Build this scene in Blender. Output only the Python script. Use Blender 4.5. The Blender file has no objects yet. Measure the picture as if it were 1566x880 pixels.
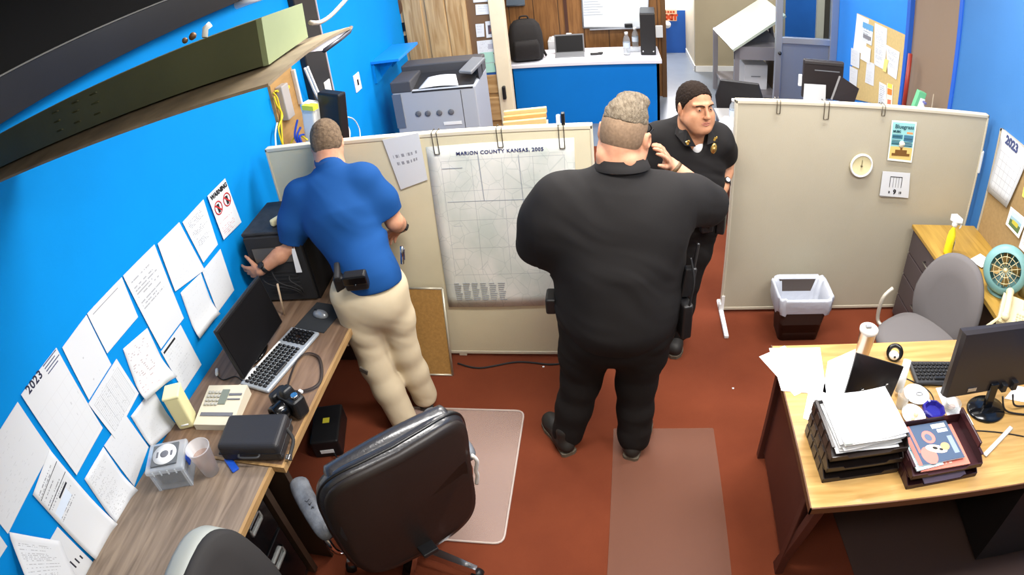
import bpy, bmesh, math, random
import numpy as np
from mathutils import Vector, Matrix, Euler, noise as mnoise

random.seed(7)
SC = bpy.context.scene
COL = SC.collection
PI = math.pi

# ------------------------------------------------------------------ camera
# a wide security-camera lens (equidistant fisheye, about 94 degrees across), fitted from the room's straight edges
W, Hh = 1566, 880
LF, LK = 1.245, 0.0135
CAM_Z = 2.62
PITCH, YAW, ROLL = math.radians(34.5), math.radians(11.55), math.radians(-7.18)
CR = (Matrix.Rotation(YAW, 3, 'Z') @ Matrix.Rotation(PI / 2 - PITCH, 3, 'X') @ Matrix.Rotation(ROLL, 3, 'Z'))
CO = Vector((0, 0, CAM_Z))


def ray(x, y):
    u, v = (x - 783) / 783, (y - 440) / 783
    r = math.hypot(u, v) + 1e-9
    t = r / LF * (1 + LK * r * r)
    s = math.sin(t) / r
    return CR @ Vector((u * s, -v * s, -math.cos(t)))


def on_z(x, y, z=0.0):
    d = ray(x, y)
    return CO + d * ((z - CAM_Z) / d.z)


def on_y(x, y, Y):
    d = ray(x, y)
    return CO + d * (Y / d.y)


def on_x(x, y, X):
    d = ray(x, y)
    return CO + d * (X / d.x)


def make_camera():
    cd = bpy.data.cameras.new('camera')
    co = bpy.data.objects.new('camera', cd)
    COL.objects.link(co)
    co.location = CO
    co.rotation_euler = CR.to_euler()
    cd.type = 'PANO'
    cd.sensor_fit = 'HORIZONTAL'
    cd.sensor_width = 36.0
    cd.sensor_height = 36.0 * Hh / W
    tgt = cd.cycles if hasattr(cd, 'cycles') and hasattr(cd.cycles, 'panorama_type') else cd
    tgt.panorama_type = 'FISHEYE_LENS_POLYNOMIAL'
    tgt.fisheye_fov = math.radians(170)
    tgt.fisheye_polynomial_k0 = 0.0
    tgt.fisheye_polynomial_k1 = -1.0 / (18 * LF)
    tgt.fisheye_polynomial_k2 = 0.0
    tgt.fisheye_polynomial_k3 = -LK / (LF * 18 ** 3)
    tgt.fisheye_polynomial_k4 = 0.0
    cd.clip_start = 0.02
    cd.clip_end = 60
    SC.camera = co


# ------------------------------------------------------------------ materials
def lin(c):
    return tuple(((v / 255) / 12.92 if v / 255 <= 0.04045 else ((v / 255 + 0.055) / 1.055) ** 2.4) for v in c[:3])


MATS = {}


def mat(name, rgb, rough=0.6, metal=0.0, spec=0.5, var=0.0, vscale=8.0, vstretch=(1, 1, 1), rgb2=None, bump=0.0, bscale=60.0,
        trans=0.0, alpha=1.0, emit=None, estr=0.0, coat=0.0, ior=1.45, sheen=0.0):
    """A principled material; rgb in display 0-255. var mixes towards rgb2 (or a darker tone) with stretched noise; bump adds fine relief."""
    if name in MATS:
        return MATS[name]
    m = bpy.data.materials.new(name)
    m.use_nodes = True
    nt = m.node_tree
    b = nt.nodes['Principled BSDF']
    c = lin(rgb)
    b.inputs['Base Color'].default_value = (*c, 1)
    b.inputs['Roughness'].default_value = rough
    b.inputs['Metallic'].default_value = metal
    b.inputs['Specular IOR Level'].default_value = spec
    b.inputs['IOR'].default_value = ior
    b.inputs['Transmission Weight'].default_value = trans
    b.inputs['Alpha'].default_value = alpha
    b.inputs['Coat Weight'].default_value = coat
    if sheen:
        b.inputs['Sheen Weight'].default_value = sheen
    if emit:
        b.inputs['Emission Color'].default_value = (*lin(emit), 1)
        b.inputs['Emission Strength'].default_value = estr
    tc = None
    if var or bump:
        tc = nt.nodes.new('ShaderNodeTexCoord')
        mp = nt.nodes.new('ShaderNodeMapping')
        mp.inputs['Scale'].default_value = vstretch
        nt.links.new(tc.outputs['Object'], mp.inputs['Vector'])
    if var:
        n = nt.nodes.new('ShaderNodeTexNoise')
        n.inputs['Scale'].default_value = vscale
        n.inputs['Detail'].default_value = 6
        n.inputs['Roughness'].default_value = 0.6
        nt.links.new(mp.outputs['Vector'], n.inputs['Vector'])
        cr = nt.nodes.new('ShaderNodeValToRGB')
        cr.color_ramp.elements[0].position = 0.32
        cr.color_ramp.elements[1].position = 0.68
        c2 = lin(rgb2) if rgb2 else tuple(v * (1 - var) for v in c)
        cr.color_ramp.elements[0].color = (*c2, 1)
        cr.color_ramp.elements[1].color = (*c, 1)
        nt.links.new(n.outputs['Fac'], cr.inputs['Fac'])
        nt.links.new(cr.outputs['Color'], b.inputs['Base Color'])
    if bump:
        n2 = nt.nodes.new('ShaderNodeTexNoise')
        n2.inputs['Scale'].default_value = bscale
        n2.inputs['Detail'].default_value = 3
        nt.links.new(mp.outputs['Vector'], n2.inputs['Vector'])
        bp = nt.nodes.new('ShaderNodeBump')
        bp.inputs['Strength'].default_value = bump
        bp.inputs['Distance'].default_value = 0.01
        nt.links.new(n2.outputs['Fac'], bp.inputs['Height'])
        nt.links.new(bp.outputs['Normal'], b.inputs['Normal'])
    MATS[name] = m
    return m


def wood(name, dark, light, scale=6.0, stretch=(1, 12, 12), rough=0.45, planks=None, gap=None, coat=0.0):
    """Grain along the axis with the small stretch; planks=(axis, width) adds dark joints across that axis."""
    if name in MATS:
        return MATS[name]
    m = bpy.data.materials.new(name)
    m.use_nodes = True
    nt = m.node_tree
    L = nt.links
    b = nt.nodes['Principled BSDF']
    b.inputs['Roughness'].default_value = rough
    b.inputs['Coat Weight'].default_value = coat
    tc = nt.nodes.new('ShaderNodeTexCoord')
    mp = nt.nodes.new('ShaderNodeMapping')
    mp.inputs['Scale'].default_value = stretch
    L.new(tc.outputs['Object'], mp.inputs['Vector'])
    n = nt.nodes.new('ShaderNodeTexNoise')
    n.inputs['Scale'].default_value = scale
    n.inputs['Detail'].default_value = 8
    n.inputs['Distortion'].default_value = 0.8
    L.new(mp.outputs['Vector'], n.inputs['Vector'])
    cr = nt.nodes.new('ShaderNodeValToRGB')
    cr.color_ramp.elements[0].position = 0.33
    cr.color_ramp.elements[1].position = 0.66
    cr.color_ramp.elements[0].color = (*lin(dark), 1)
    cr.color_ramp.elements[1].color = (*lin(light), 1)
    L.new(n.outputs['Fac'], cr.inputs['Fac'])
    out = cr.outputs['Color']
    if planks:
        sx = nt.nodes.new('ShaderNodeSeparateXYZ')
        L.new(tc.outputs['Object'], sx.inputs[0])
        md = nt.nodes.new('ShaderNodeMath'); md.operation = 'PINGPONG'
        L.new(sx.outputs[planks[0]], md.inputs[0]); md.inputs[1].default_value = planks[1] / 2
        lt = nt.nodes.new('ShaderNodeMath'); lt.operation = 'LESS_THAN'
        L.new(md.outputs[0], lt.inputs[0]); lt.inputs[1].default_value = gap or 0.004
        mx = nt.nodes.new('ShaderNodeMixRGB')
        L.new(lt.outputs[0], mx.inputs[0]); L.new(out, mx.inputs[1])
        mx.inputs[2].default_value = (*[v * 0.35 for v in lin(dark)], 1)
        out = mx.outputs[0]
    L.new(out, b.inputs['Base Color'])
    MATS[name] = m
    return m


def paper_mat(name, base=(216, 219, 223), ink=(96, 98, 106), rows=34, fill=0.55, x0=0.1, x1=0.9, y0=0.08, y1=0.92, wordscale=26.0,
              grid=None, gridink=(120, 125, 135), seed=0.0, blocks=None, ramp=0.5):
    """A printed sheet: words in rows inside margins, an optional ruled grid (nx, ny, width). UV 0..1 over the sheet."""
    if name in MATS:
        return MATS[name]
    m = bpy.data.materials.new(name)
    m.use_nodes = True
    nt = m.node_tree
    L = nt.links
    b = nt.nodes['Principled BSDF']
    b.inputs['Roughness'].default_value = 0.75
    b.inputs['Specular IOR Level'].default_value = 0.2
    uv = nt.nodes.new('ShaderNodeUVMap')
    sp = nt.nodes.new('ShaderNodeSeparateXYZ')
    L.new(uv.outputs['UV'], sp.inputs[0])

    def M(op, a, bb=None, cc=None):
        n = nt.nodes.new('ShaderNodeMath'); n.operation = op
        for i, v in enumerate((a, bb, cc)):
            if v is None:
                continue
            if isinstance(v, (int, float)):
                n.inputs[i].default_value = v
            else:
                L.new(v, n.inputs[i])
        return n.outputs[0]
    x, y = sp.outputs[0], sp.outputs[1]

    def inside(v, a, c):
        return M('MULTIPLY', M('GREATER_THAN', v, a), M('LESS_THAN', v, c))
    mask = None
    if rows:
        row = M('FRACT', M('MULTIPLY', y, rows))
        rowmask = inside(row, 0.3, 0.72)
        rid = M('FLOOR', M('MULTIPLY', y, rows))
        wn = nt.nodes.new('ShaderNodeTexNoise')
        wn.inputs['Scale'].default_value = 1.0
        wn.inputs['Detail'].default_value = 2
        cb = nt.nodes.new('ShaderNodeCombineXYZ')
        L.new(M('MULTIPLY', x, wordscale), cb.inputs[0])
        L.new(M('MULTIPLY', rid, 7.31), cb.inputs[1])
        cb.inputs[2].default_value = seed
        L.new(cb.outputs[0], wn.inputs['Vector'])
        words = M('GREATER_THAN', wn.outputs['Fac'], 1 - fill)
        # whole rows left out at random, and ragged right margins
        wr = nt.nodes.new('ShaderNodeTexWhiteNoise'); wr.noise_dimensions = '1D'
        L.new(M('ADD', rid, seed * 13.7), wr.inputs['W'])
        rowon = M('GREATER_THAN', wr.outputs['Value'], 0.22)
        xr = M('SUBTRACT', x1, M('MULTIPLY', wr.outputs['Value'], 0.3))
        mk = M('MULTIPLY', rowmask, words)
        mk = M('MULTIPLY', mk, rowon)
        mk = M('MULTIPLY', mk, M('MULTIPLY', M('GREATER_THAN', x, x0), M('LESS_THAN', x, xr)))
        mask = M('MULTIPLY', mk, inside(y, y0, y1))
        mask = M('MULTIPLY', mask, min(1.0, ramp * 1.7))
    mx = nt.nodes.new('ShaderNodeMixRGB')
    mx.inputs[1].default_value = (*lin(base), 1)
    mx.inputs[2].default_value = (*lin(ink), 1)
    if mask is not None:
        L.new(mask, mx.inputs[0])
    else:
        mx.inputs[0].default_value = 0
    out = mx.outputs[0]
    if grid:
        nx, ny, w, gx0, gx1, gy0, gy1 = grid
        gx = M('FRACT', M('MULTIPLY', M('DIVIDE', M('SUBTRACT', x, gx0), gx1 - gx0), nx))
        gy = M('FRACT', M('MULTIPLY', M('DIVIDE', M('SUBTRACT', y, gy0), gy1 - gy0), ny))
        g = M('MAXIMUM', M('LESS_THAN', gx, w * nx), M('LESS_THAN', gy, w * ny))
        g = M('MULTIPLY', g, M('MULTIPLY', inside(x, gx0, gx1 + w), inside(y, gy0, gy1 + w)))
        mg = nt.nodes.new('ShaderNodeMixRGB')
        L.new(M('MULTIPLY', g, 0.75), mg.inputs[0]); L.new(out, mg.inputs[1])
        mg.inputs[2].default_value = (*lin(gridink), 1)
        out = mg.outputs[0]
    for bl in blocks or ():
        bx0, bx1, by0, by1, bc = bl
        mb = nt.nodes.new('ShaderNodeMixRGB')
        L.new(M('MULTIPLY', inside(x, bx0, bx1), inside(y, by0, by1)), mb.inputs[0])
        L.new(out, mb.inputs[1])
        mb.inputs[2].default_value = (*lin(bc), 1)
        out = mb.outputs[0]
    L.new(out, b.inputs['Base Color'])
    MATS[name] = m
    return m


# ------------------------------------------------------------------ mesh building
def rot3(rx=0, ry=0, rz=0):
    return Euler((rx, ry, rz)).to_matrix()


class MB:
    """Collects shapes; build() links them as ONE mesh object."""

    def __init__(self):
        self.v, self.f, self.uv, self.mi, self.sm = [], [], [], [], []
        self.mats = []
        self.cur = 0

    def use(self, m):
        if m not in self.mats:
            self.mats.append(m)
        self.cur = self.mats.index(m)
        return self

    def add(self, vs, fs, smooth=False, uvs=None):
        o = len(self.v)
        self.v += [tuple(p) for p in vs]
        for i, f in enumerate(fs):
            self.f.append([o + k for k in f])
            self.mi.append(self.cur)
            self.sm.append(smooth)
            self.uv.append(uvs[i] if uvs else None)
        return self

    def frombm(self, bm, M=None, smooth=False):
        bm.verts.ensure_lookup_table()
        vs = [(M @ v.co if M is not None else v.co.copy()) for v in bm.verts]
        bm.verts.index_update()
        fs = [[v.index for v in f.verts] for f in bm.faces]
        bm.free()
        return self.add(vs, fs, smooth)

    def box(self, c, s, r=None, bev=0.0, seg=2, taper=None):
        bm = bmesh.new()
        bmesh.ops.create_cube(bm, size=1.0)
        for v in bm.verts:
            k = 1.0
            tx = ty = 1.0
            if taper and v.co.z > 0:
                tx, ty = taper
            v.co = Vector((v.co.x * s[0] * tx, v.co.y * s[1] * ty, v.co.z * s[2]))
        if bev:
            bmesh.ops.bevel(bm, geom=bm.edges[:], offset=min(bev, min(s) * 0.49), segments=seg, affect='EDGES', profile=0.5)
        M = Matrix.Translation(Vector(c))
        if r is not None:
            M = M @ r.to_4x4()
        return self.frombm(bm, M, smooth=False)

    def span(self, a, b, bev=0.0):
        a, b = Vector(a), Vector(b)
        return self.box((a + b) / 2, (abs(b.x - a.x), abs(b.y - a.y), abs(b.z - a.z)), None, bev)

    def tube(self, pts, r, n=10, caps=True, rs=None, flat=None):
        pts = [Vector(p) for p in pts]
        k = len(pts)
        vs, fs = [], []
        prev = None
        for i, p in enumerate(pts):
            t = (pts[min(i + 1, k - 1)] - pts[max(i - 1, 0)]).normalized()
            if prev is None:
                a = Vector((0, 0, 1)) if abs(t.z) < 0.9 else Vector((1, 0, 0))
                u = t.cross(a).normalized()
            else:
                u = (prev - t * prev.dot(t)).normalized()
            prev = u
            w = t.cross(u)
            rr = rs[i] if rs else r
            for j in range(n):
                an = 2 * PI * j / n
                vs.append(p + (u * math.cos(an) * rr + w * math.sin(an) * rr * (flat or 1)))
        for i in range(k - 1):
            for j in range(n):
                fs.append([i * n + j, i * n + (j + 1) % n, (i + 1) * n + (j + 1) % n, (i + 1) * n + j])
        if caps:
            fs.append(list(range(n))[::-1])
            fs.append([(k - 1) * n + j for j in range(n)])
        return self.add(vs, fs, True)

    def cyl(self, c, r, h, r2=None, n=28, M=None, smooth=True):
        """upright, base at c"""
        r2 = r if r2 is None else r2
        return self.lathe([(r, 0), (r2, h)], c, n, M, closed=True, smooth=smooth)

    def lathe(self, prof, c=(0, 0, 0), n=28, M=None, closed=True, smooth=True, sx=1.0, sy=1.0):
        vs, fs = [], []
        c = Vector(c)
        for (r, z) in prof:
            for j in range(n):
                a = 2 * PI * j / n
                p = Vector((r * math.cos(a) * sx, r * math.sin(a) * sy, z))
                vs.append((M @ p if M is not None else p) + c)
        k = len(prof)
        for i in range(k - 1):
            for j in range(n):
                fs.append([i * n + j, i * n + (j + 1) % n, (i + 1) * n + (j + 1) % n, (i + 1) * n + j])
        self.add(vs, fs, smooth)
        if closed:
            o = len(self.v) - len(vs)
            for ring, rev in ((0, True), (k - 1, False)):
                if prof[ring][0] > 1e-5:
                    idx = [o + ring * n + j for j in range(n)]
                    self.f.append(idx[::-1] if rev else idx)
                    self.mi.append(self.cur); self.sm.append(False); self.uv.append(None)
        return self

    def sphere(self, c, r, n=20, m=12, M=None, sc=(1, 1, 1)):
        vs, fs = [], []
        c = Vector(c)
        for i in range(m + 1):
            t = PI * i / m
            for j in range(n):
                a = 2 * PI * j / n
                p = Vector((r * sc[0] * math.sin(t) * math.cos(a), r * sc[1] * math.sin(t) * math.sin(a), r * sc[2] * math.cos(t)))
                vs.append((M @ p if M is not None else p) + c)
        for i in range(m):
            for j in range(n):
                fs.append([i * n + j, (i + 1) * n + j, (i + 1) * n + (j + 1) % n, i * n + (j + 1) % n])
        return self.add(vs, fs, True)

    def torus(self, c, R, r, n=32, m=8, M=None, sc=(1, 1, 1)):
        vs, fs = [], []
        c = Vector(c)
        for i in range(n):
            a = 2 * PI * i / n
            for j in range(m):
                b = 2 * PI * j / m
                p = Vector(((R + r * math.cos(b)) * math.cos(a) * sc[0], (R + r * math.cos(b)) * math.sin(a) * sc[1], r * math.sin(b) * sc[2]))
                vs.append((M @ p if M is not None else p) + c)
        for i in range(n):
            for j in range(m):
                fs.append([i * m + j, ((i + 1) % n) * m + j, ((i + 1) % n) * m + (j + 1) % m, i * m + (j + 1) % m])
        return self.add(vs, fs, True)

    def prism(self, poly, vec):
        """polygon (3D points) extruded by vec"""
        poly = [Vector(p) for p in poly]
        vec = Vector(vec)
        n = len(poly)
        vs = poly + [p + vec for p in poly]
        nrm = Vector((0, 0, 0))
        for i in range(n):
            nrm += poly[i].cross(poly[(i + 1) % n])
        fs = [list(range(n)), [n + i for i in range(n)][::-1]] + [[i, n + i, n + (i + 1) % n, (i + 1) % n] for i in range(n)]
        if nrm.dot(vec) > 0:
            fs = [f[::-1] for f in fs]
        return self.add(vs, fs)

    def loft(self, rings, caps=True, smooth=True, closed=True):
        n = len(rings[0])
        vs = [p for r in rings for p in r]
        fs = []
        for i in range(len(rings) - 1):
            for j in range(n if closed else n - 1):
                fs.append([i * n + j, i * n + (j + 1) % n, (i + 1) * n + (j + 1) % n, (i + 1) * n + j])
        if caps:
            fs.append(list(range(n))[::-1])
            fs.append([(len(rings) - 1) * n + j for j in range(n)])
        return self.add(vs, fs, smooth)

    def sheet(self, a, b, c, d, nu=8, nv=8, fn=None, thick=0.0012, nrm=None):
        """a thin sheet: corners a=bottom-left b=bottom-right c=top-right d=top-left as seen; fn(u,v)->offset along the normal"""
        a, b, c, d = [Vector(p) for p in (a, b, c, d)]
        nn = nrm or (b - a).cross(d - a).normalized()
        vs = []
        for side in (1, 0):
            for j in range(nv + 1):
                for i in range(nu + 1):
                    u, v = i / nu, j / nv
                    p = a * (1 - u) * (1 - v) + b * u * (1 - v) + c * u * v + d * (1 - u) * v
                    off = fn(u, v) if fn else 0.0
                    vs.append(p + nn * (off + thick * side))
        K = (nu + 1) * (nv + 1)
        fs, uvs = [], []
        for side in (1, 0):
            o = 0 if side else K
            for j in range(nv):
                for i in range(nu):
                    q = [(i, j), (i + 1, j), (i + 1, j + 1), (i, j + 1)]
                    if not side:
                        q = q[::-1]
                    fs.append([o + y * (nu + 1) + x for x, y in q])
                    uvs.append([(x / nu, y / nv) for x, y in q])
        bd = [(i, 0) for i in range(nu)] + [(nu, j) for j in range(nv)] + [(i, nv) for i in range(nu, 0, -1)] + [(0, j) for j in range(nv, 0, -1)]
        for k in range(len(bd)):
            x, y = bd[k]; x2, y2 = bd[(k + 1) % len(bd)]
            p, q = y * (nu + 1) + x, y2 * (nu + 1) + x2
            fs.append([q, p, K + p, K + q]); uvs.append([(x2 / nu, y2 / nv), (x / nu, y / nv)] * 2)
        return self.add(vs, fs, bool(fn), uvs)

    def build(self, name, m=None, parent=None, loc=None, rot=None, origin=None, smooth_angle=None):
        me = bpy.data.meshes.new(name)
        vs = self.v
        if origin is not None:
            o = Vector(origin)
            vs = [tuple(Vector(p) - o) for p in vs]
        me.from_pydata(vs, [], self.f)
        if m is not None and not self.mats:
            me.materials.append(m)
        for mm in self.mats:
            me.materials.append(mm)
        me.polygons.foreach_set('material_index', self.mi)
        me.polygons.foreach_set('use_smooth', self.sm)
        if any(u is not None for u in self.uv):
            ul = me.uv_layers.new(name='UVMap')
            k = 0
            for p, u in zip(me.polygons, self.uv):
                for i in range(p.loop_total):
                    ul.data[k].uv = u[i] if u else (0.02, 0.02)
                    k += 1
        me.update()
        o = bpy.data.objects.new(name, me)
        COL.objects.link(o)
        if parent is not None:
            o.parent = parent
        if origin is not None and loc is None:
            o.location = origin
        if loc is not None:
            o.location = loc
        if rot is not None:
            o.rotation_euler = rot
        return o


def tag(o, label=None, cat=None, group=None, kind=None):
    if label:
        o['label'] = label
    if cat:
        o['category'] = cat
    if group:
        o['group'] = group
    if kind:
        o['kind'] = kind
    return o


def empty(name, loc=(0, 0, 0), rz=0.0, label=None, cat=None, group=None, rot=None):
    o = bpy.data.objects.new(name, None)
    o.empty_display_size = 0.1
    COL.objects.link(o)
    o.location = loc
    o.rotation_euler = rot if rot is not None else (0, 0, rz)
    return tag(o, label, cat, group)


def struct(name, mb, m=None, origin=None):
    return tag(mb.build(name, m, origin=origin), kind='structure')


def copy_tree(o, parent=None, **kw):
    c = o.copy()
    COL.objects.link(c)
    if parent is not None:
        c.parent = parent
    for ch in list(o.children):
        copy_tree(ch, c)
    for k, v in kw.items():
        c[k] = v
    return c


def text_mb(mb, s, origin, right, up, size, align='CENTER', depth=0.0006, bold=0.0, spacing=1.0):
    """flat lettering laid on a surface: right and up are world directions; size is the letter height"""
    cu = bpy.data.curves.new('lettering', 'FONT')
    cu.body = s
    cu.size = size * 1.38
    cu.align_x = align
    cu.extrude = depth / 2
    cu.offset = bold
    cu.space_character = spacing
    cu.resolution_u = 3
    ob = bpy.data.objects.new('lettering', cu)
    COL.objects.link(ob)
    dg = bpy.context.evaluated_depsgraph_get()
    me = bpy.data.meshes.new_from_object(ob.evaluated_get(dg))
    right, up = Vector(right).normalized(), Vector(up).normalized()
    nn = right.cross(up)
    o = Vector(origin)
    vs = [o + right * v.co.x + up * v.co.y + nn * v.co.z for v in me.vertices]
    fs = [list(p.vertices) for p in me.polygons]
    mb.add(vs, fs)
    bpy.data.objects.remove(ob)
    bpy.data.curves.remove(cu)
    bpy.data.meshes.remove(me)
    return mb


def catmull(pts, n=8):
    pts = [Vector(p) for p in pts]
    out = []
    k = len(pts)
    for i in range(k - 1):
        p0, p1, p2, p3 = pts[max(i - 1, 0)], pts[i], pts[i + 1], pts[min(i + 2, k - 1)]
        for j in range(n):
            t = j / n
            out.append(0.5 * ((2 * p1) + (p2 - p0) * t + (2 * p0 - 5 * p1 + 4 * p2 - p3) * t * t + (3 * p1 - p0 - 3 * p2 + p3) * t ** 3))
    out.append(pts[-1])
    return out


def cable(name, pts, r, m, label=None, cat=None, parent=None, n=6, group=None):
    mb = MB().tube(catmull(pts), r, n)
    o = mb.build(name, m, parent, origin=None if parent is not None else pts[0])
    if label:
        tag(o, label, cat, group)
    return o


# ------------------------------------------------------------------ implicit surfaces (bodies and clothes)
class SDF:
    """signed distance grid: smooth unions of tapered limbs and ellipsoids, meshed by surface nets into one continuous skin"""

    def __init__(self, lo, hi, h):
        self.lo = np.array(lo, float)
        self.h = h
        self.n = np.ceil((np.array(hi, float) - self.lo) / h).astype(int) + 1
        self.f = np.full(self.n, 0.12, np.float32)

    def win(self, lo, hi):
        a = np.clip(np.floor((np.array(lo) - self.lo) / self.h).astype(int), 0, self.n)
        b = np.clip(np.ceil((np.array(hi) - self.lo) / self.h).astype(int) + 1, 0, self.n)
        if (b <= a).any():
            return None
        sl = tuple(slice(a[i], b[i]) for i in range(3))
        ax = [self.lo[i] + self.h * np.arange(a[i], b[i], dtype=np.float32) for i in range(3)]
        X, Y, Z = np.meshgrid(*ax, indexing='ij')
        return sl, X.astype(np.float32), Y.astype(np.float32), Z.astype(np.float32)

    def _mix(self, sl, d, k, sub=False):
        f = self.f[sl]
        if sub:
            d = -d
            if k > 0:
                h = np.clip(0.5 - 0.5 * (f - d) / k, 0, 1)
                self.f[sl] = f * (1 - h) + d * h + k * h * (1 - h)
            else:
                self.f[sl] = np.maximum(f, d)
            return
        if k > 0:
            h = np.clip(0.5 + 0.5 * (d - f) / k, 0, 1)
            self.f[sl] = d * (1 - h) + f * h - k * h * (1 - h)
        else:
            self.f[sl] = np.minimum(f, d)

    def limb(self, a, b, ra, rb, k=0.02, flat=None, sub=False):
        a, b = np.array(a, float), np.array(b, float)
        R = max(ra, rb) * 1.25 + k + 3 * self.h
        w = self.win(np.minimum(a, b) - R, np.maximum(a, b) + R)
        if w is None:
            return self
        sl, X, Y, Z = w
        ab = b - a
        L2 = max(float(ab @ ab), 1e-9)
        px, py, pz = X - a[0], Y - a[1], Z - a[2]
        t = np.clip((px * ab[0] + py * ab[1] + pz * ab[2]) / L2, 0, 1)
        qx, qy, qz = px - t * ab[0], py - t * ab[1], pz - t * ab[2]
        if flat is not None:
            dr = np.array(flat[0], float); dr /= np.linalg.norm(dr)
            c = (qx * dr[0] + qy * dr[1] + qz * dr[2]) * (flat[1] - 1)
            qx, qy, qz = qx + c * dr[0], qy + c * dr[1], qz + c * dr[2]
        d = np.sqrt(qx * qx + qy * qy + qz * qz) - (ra + (rb - ra) * t)
        self._mix(sl, d.astype(np.float32), k, sub)
        return self

    def chain(self, pts, rs, k=0.02, flat=None):
        for i in range(len(pts) - 1):
            self.limb(pts[i], pts[i + 1], rs[i], rs[i + 1], k, flat)
        return self

    def ell(self, c, r, rot=None, k=0.02, sub=False):
        c = np.array(c, float); r = np.array(r, float)
        R = max(r) + k + 3 * self.h
        w = self.win(c - R, c + R)
        if w is None:
            return self
        sl, X, Y, Z = w
        p = np.stack([X - c[0], Y - c[1], Z - c[2]], -1)
        if rot is not None:
            p = p @ np.array(rot, dtype=np.float32)      # columns are the local axes
        q = p / r.astype(np.float32)
        k0 = np.linalg.norm(q, axis=-1)
        k1 = np.linalg.norm(q / r.astype(np.float32), axis=-1) + 1e-6
        d = k0 * (k0 - 1) / k1
        self._mix(sl, d.astype(np.float32), k, sub)
        return self

    def cut(self, p, n):
        """keep the side opposite to n"""
        n = np.array(n, float); n /= np.linalg.norm(n)
        ax = [self.lo[i] + self.h * np.arange(self.n[i], dtype=np.float32) for i in range(3)]
        d = ((ax[0] - p[0]) * n[0])[:, None, None] + ((ax[1] - p[1]) * n[1])[None, :, None] + ((ax[2] - p[2]) * n[2])[None, None, :]
        self.f = np.maximum(self.f, d.astype(np.float32))
        return self

    def cut_local(self, p, n, R):
        """like cut, only within R of p"""
        p = np.array(p, float)
        w = self.win(p - R, p + R)
        if w is None:
            return self
        sl, X, Y, Z = w
        n = np.array(n, float); n /= np.linalg.norm(n)
        d = (X - p[0]) * n[0] + (Y - p[1]) * n[1] + (Z - p[2]) * n[2]
        rr = np.sqrt((X - p[0]) ** 2 + (Y - p[1]) ** 2 + (Z - p[2]) ** 2)
        d = np.where(rr < R, d, -1)
        self.f[sl] = np.maximum(self.f[sl], d.astype(np.float32))
        return self

    def mesh(self, name, m, parent=None, origin=(0, 0, 0), disp=None):
        f = self.f
        ins = f < 0
        n0, n1, n2 = f.shape
        cnt = np.zeros((n0 - 1, n1 - 1, n2 - 1), np.int8)
        cor = [(i, j, k) for i in (0, 1) for j in (0, 1) for k in (0, 1)]
        cv = lambda A, c: A[c[0]:n0 - 1 + c[0], c[1]:n1 - 1 + c[1], c[2]:n2 - 1 + c[2]]
        for c in cor:
            cnt += cv(ins, c)
        idx = np.argwhere((cnt > 0) & (cnt < 8))
        vid = np.full(cnt.shape, -1, np.int64)
        vid[tuple(idx.T)] = np.arange(len(idx))
        acc = np.zeros((len(idx), 3)); num = np.zeros(len(idx))
        for a in cor:
            for ax in range(3):
                if a[ax]:
                    continue
                b = list(a); b[ax] = 1
                fa = f[idx[:, 0] + a[0], idx[:, 1] + a[1], idx[:, 2] + a[2]]
                fb = f[idx[:, 0] + b[0], idx[:, 1] + b[1], idx[:, 2] + b[2]]
                s = (fa < 0) != (fb < 0)
                t = np.where(s, fa / np.where(s, fa - fb, 1), 0)
                p = np.tile(np.array(a, float), (len(idx), 1)); p[:, ax] += t
                acc += np.where(s[:, None], p, 0); num += s
        V = (idx + acc / num[:, None]) * self.h + self.lo - np.array(origin)
        F = []
        for ax in range(3):
            o1, o2 = [(1, 2), (2, 0), (0, 1)][ax]
            A = ins
            s0 = [slice(None)] * 3; s1 = [slice(None)] * 3
            s0[ax] = slice(0, -1); s1[ax] = slice(1, None)
            ch = A[tuple(s0)] != A[tuple(s1)]
            e = np.argwhere(ch)
            ok = (e[:, o1] > 0) & (e[:, o2] > 0) & (e[:, o1] < f.shape[o1] - 1) & (e[:, o2] < f.shape[o2] - 1)
            e = e[ok]
            flip = A[e[:, 0], e[:, 1], e[:, 2]]
            q = []
            for d1, d2 in ((-1, -1), (0, -1), (0, 0), (-1, 0)):
                c = e.copy(); c[:, o1] += d1; c[:, o2] += d2
                q.append(vid[c[:, 0], c[:, 1], c[:, 2]])
            q = np.stack(q, 1)
            q = np.where(flip[:, None], q, q[:, ::-1])
            F.append(q)
        F = np.concatenate(F)
        F = F[(F >= 0).all(1)]
        # two rounds of light smoothing take the grid off
        for _ in range(2):
            s = np.zeros_like(V); w = np.zeros(len(V))
            for i in range(4):
                a, b = F[:, i], F[:, (i + 1) % 4]
                np.add.at(s, a, V[b]); np.add.at(w, a, 1)
                np.add.at(s, b, V[a]); np.add.at(w, b, 1)
            V = V * 0.5 + 0.5 * s / np.maximum(w, 1)[:, None]
        me = bpy.data.meshes.new(name)
        me.vertices.add(len(V))
        me.vertices.foreach_set('co', V.astype(np.float32).ravel())
        me.loops.add(F.size)
        me.loops.foreach_set('vertex_index', F.ravel().astype(np.int32))
        me.polygons.add(len(F))
        me.polygons.foreach_set('loop_start', np.arange(0, F.size, 4, dtype=np.int32))
        me.polygons.foreach_set('use_smooth', np.ones(len(F), bool))
        me.update(calc_edges=True)
        if disp is not None:
            nr = np.zeros(len(V) * 3, np.float32)
            me.vertices.foreach_get('normal', nr)
            nr = nr.reshape(-1, 3)
            V2 = V + nr * disp(V + np.array(origin), nr)[:, None]
            me.vertices.foreach_set('co', V2.astype(np.float32).ravel())
            me.update()
        me.materials.append(m)
        ob = bpy.data.objects.new(name, me)
        COL.objects.link(ob)
        if parent is not None:
            ob.parent = parent
        else:
            ob.location = origin
        return ob


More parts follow.
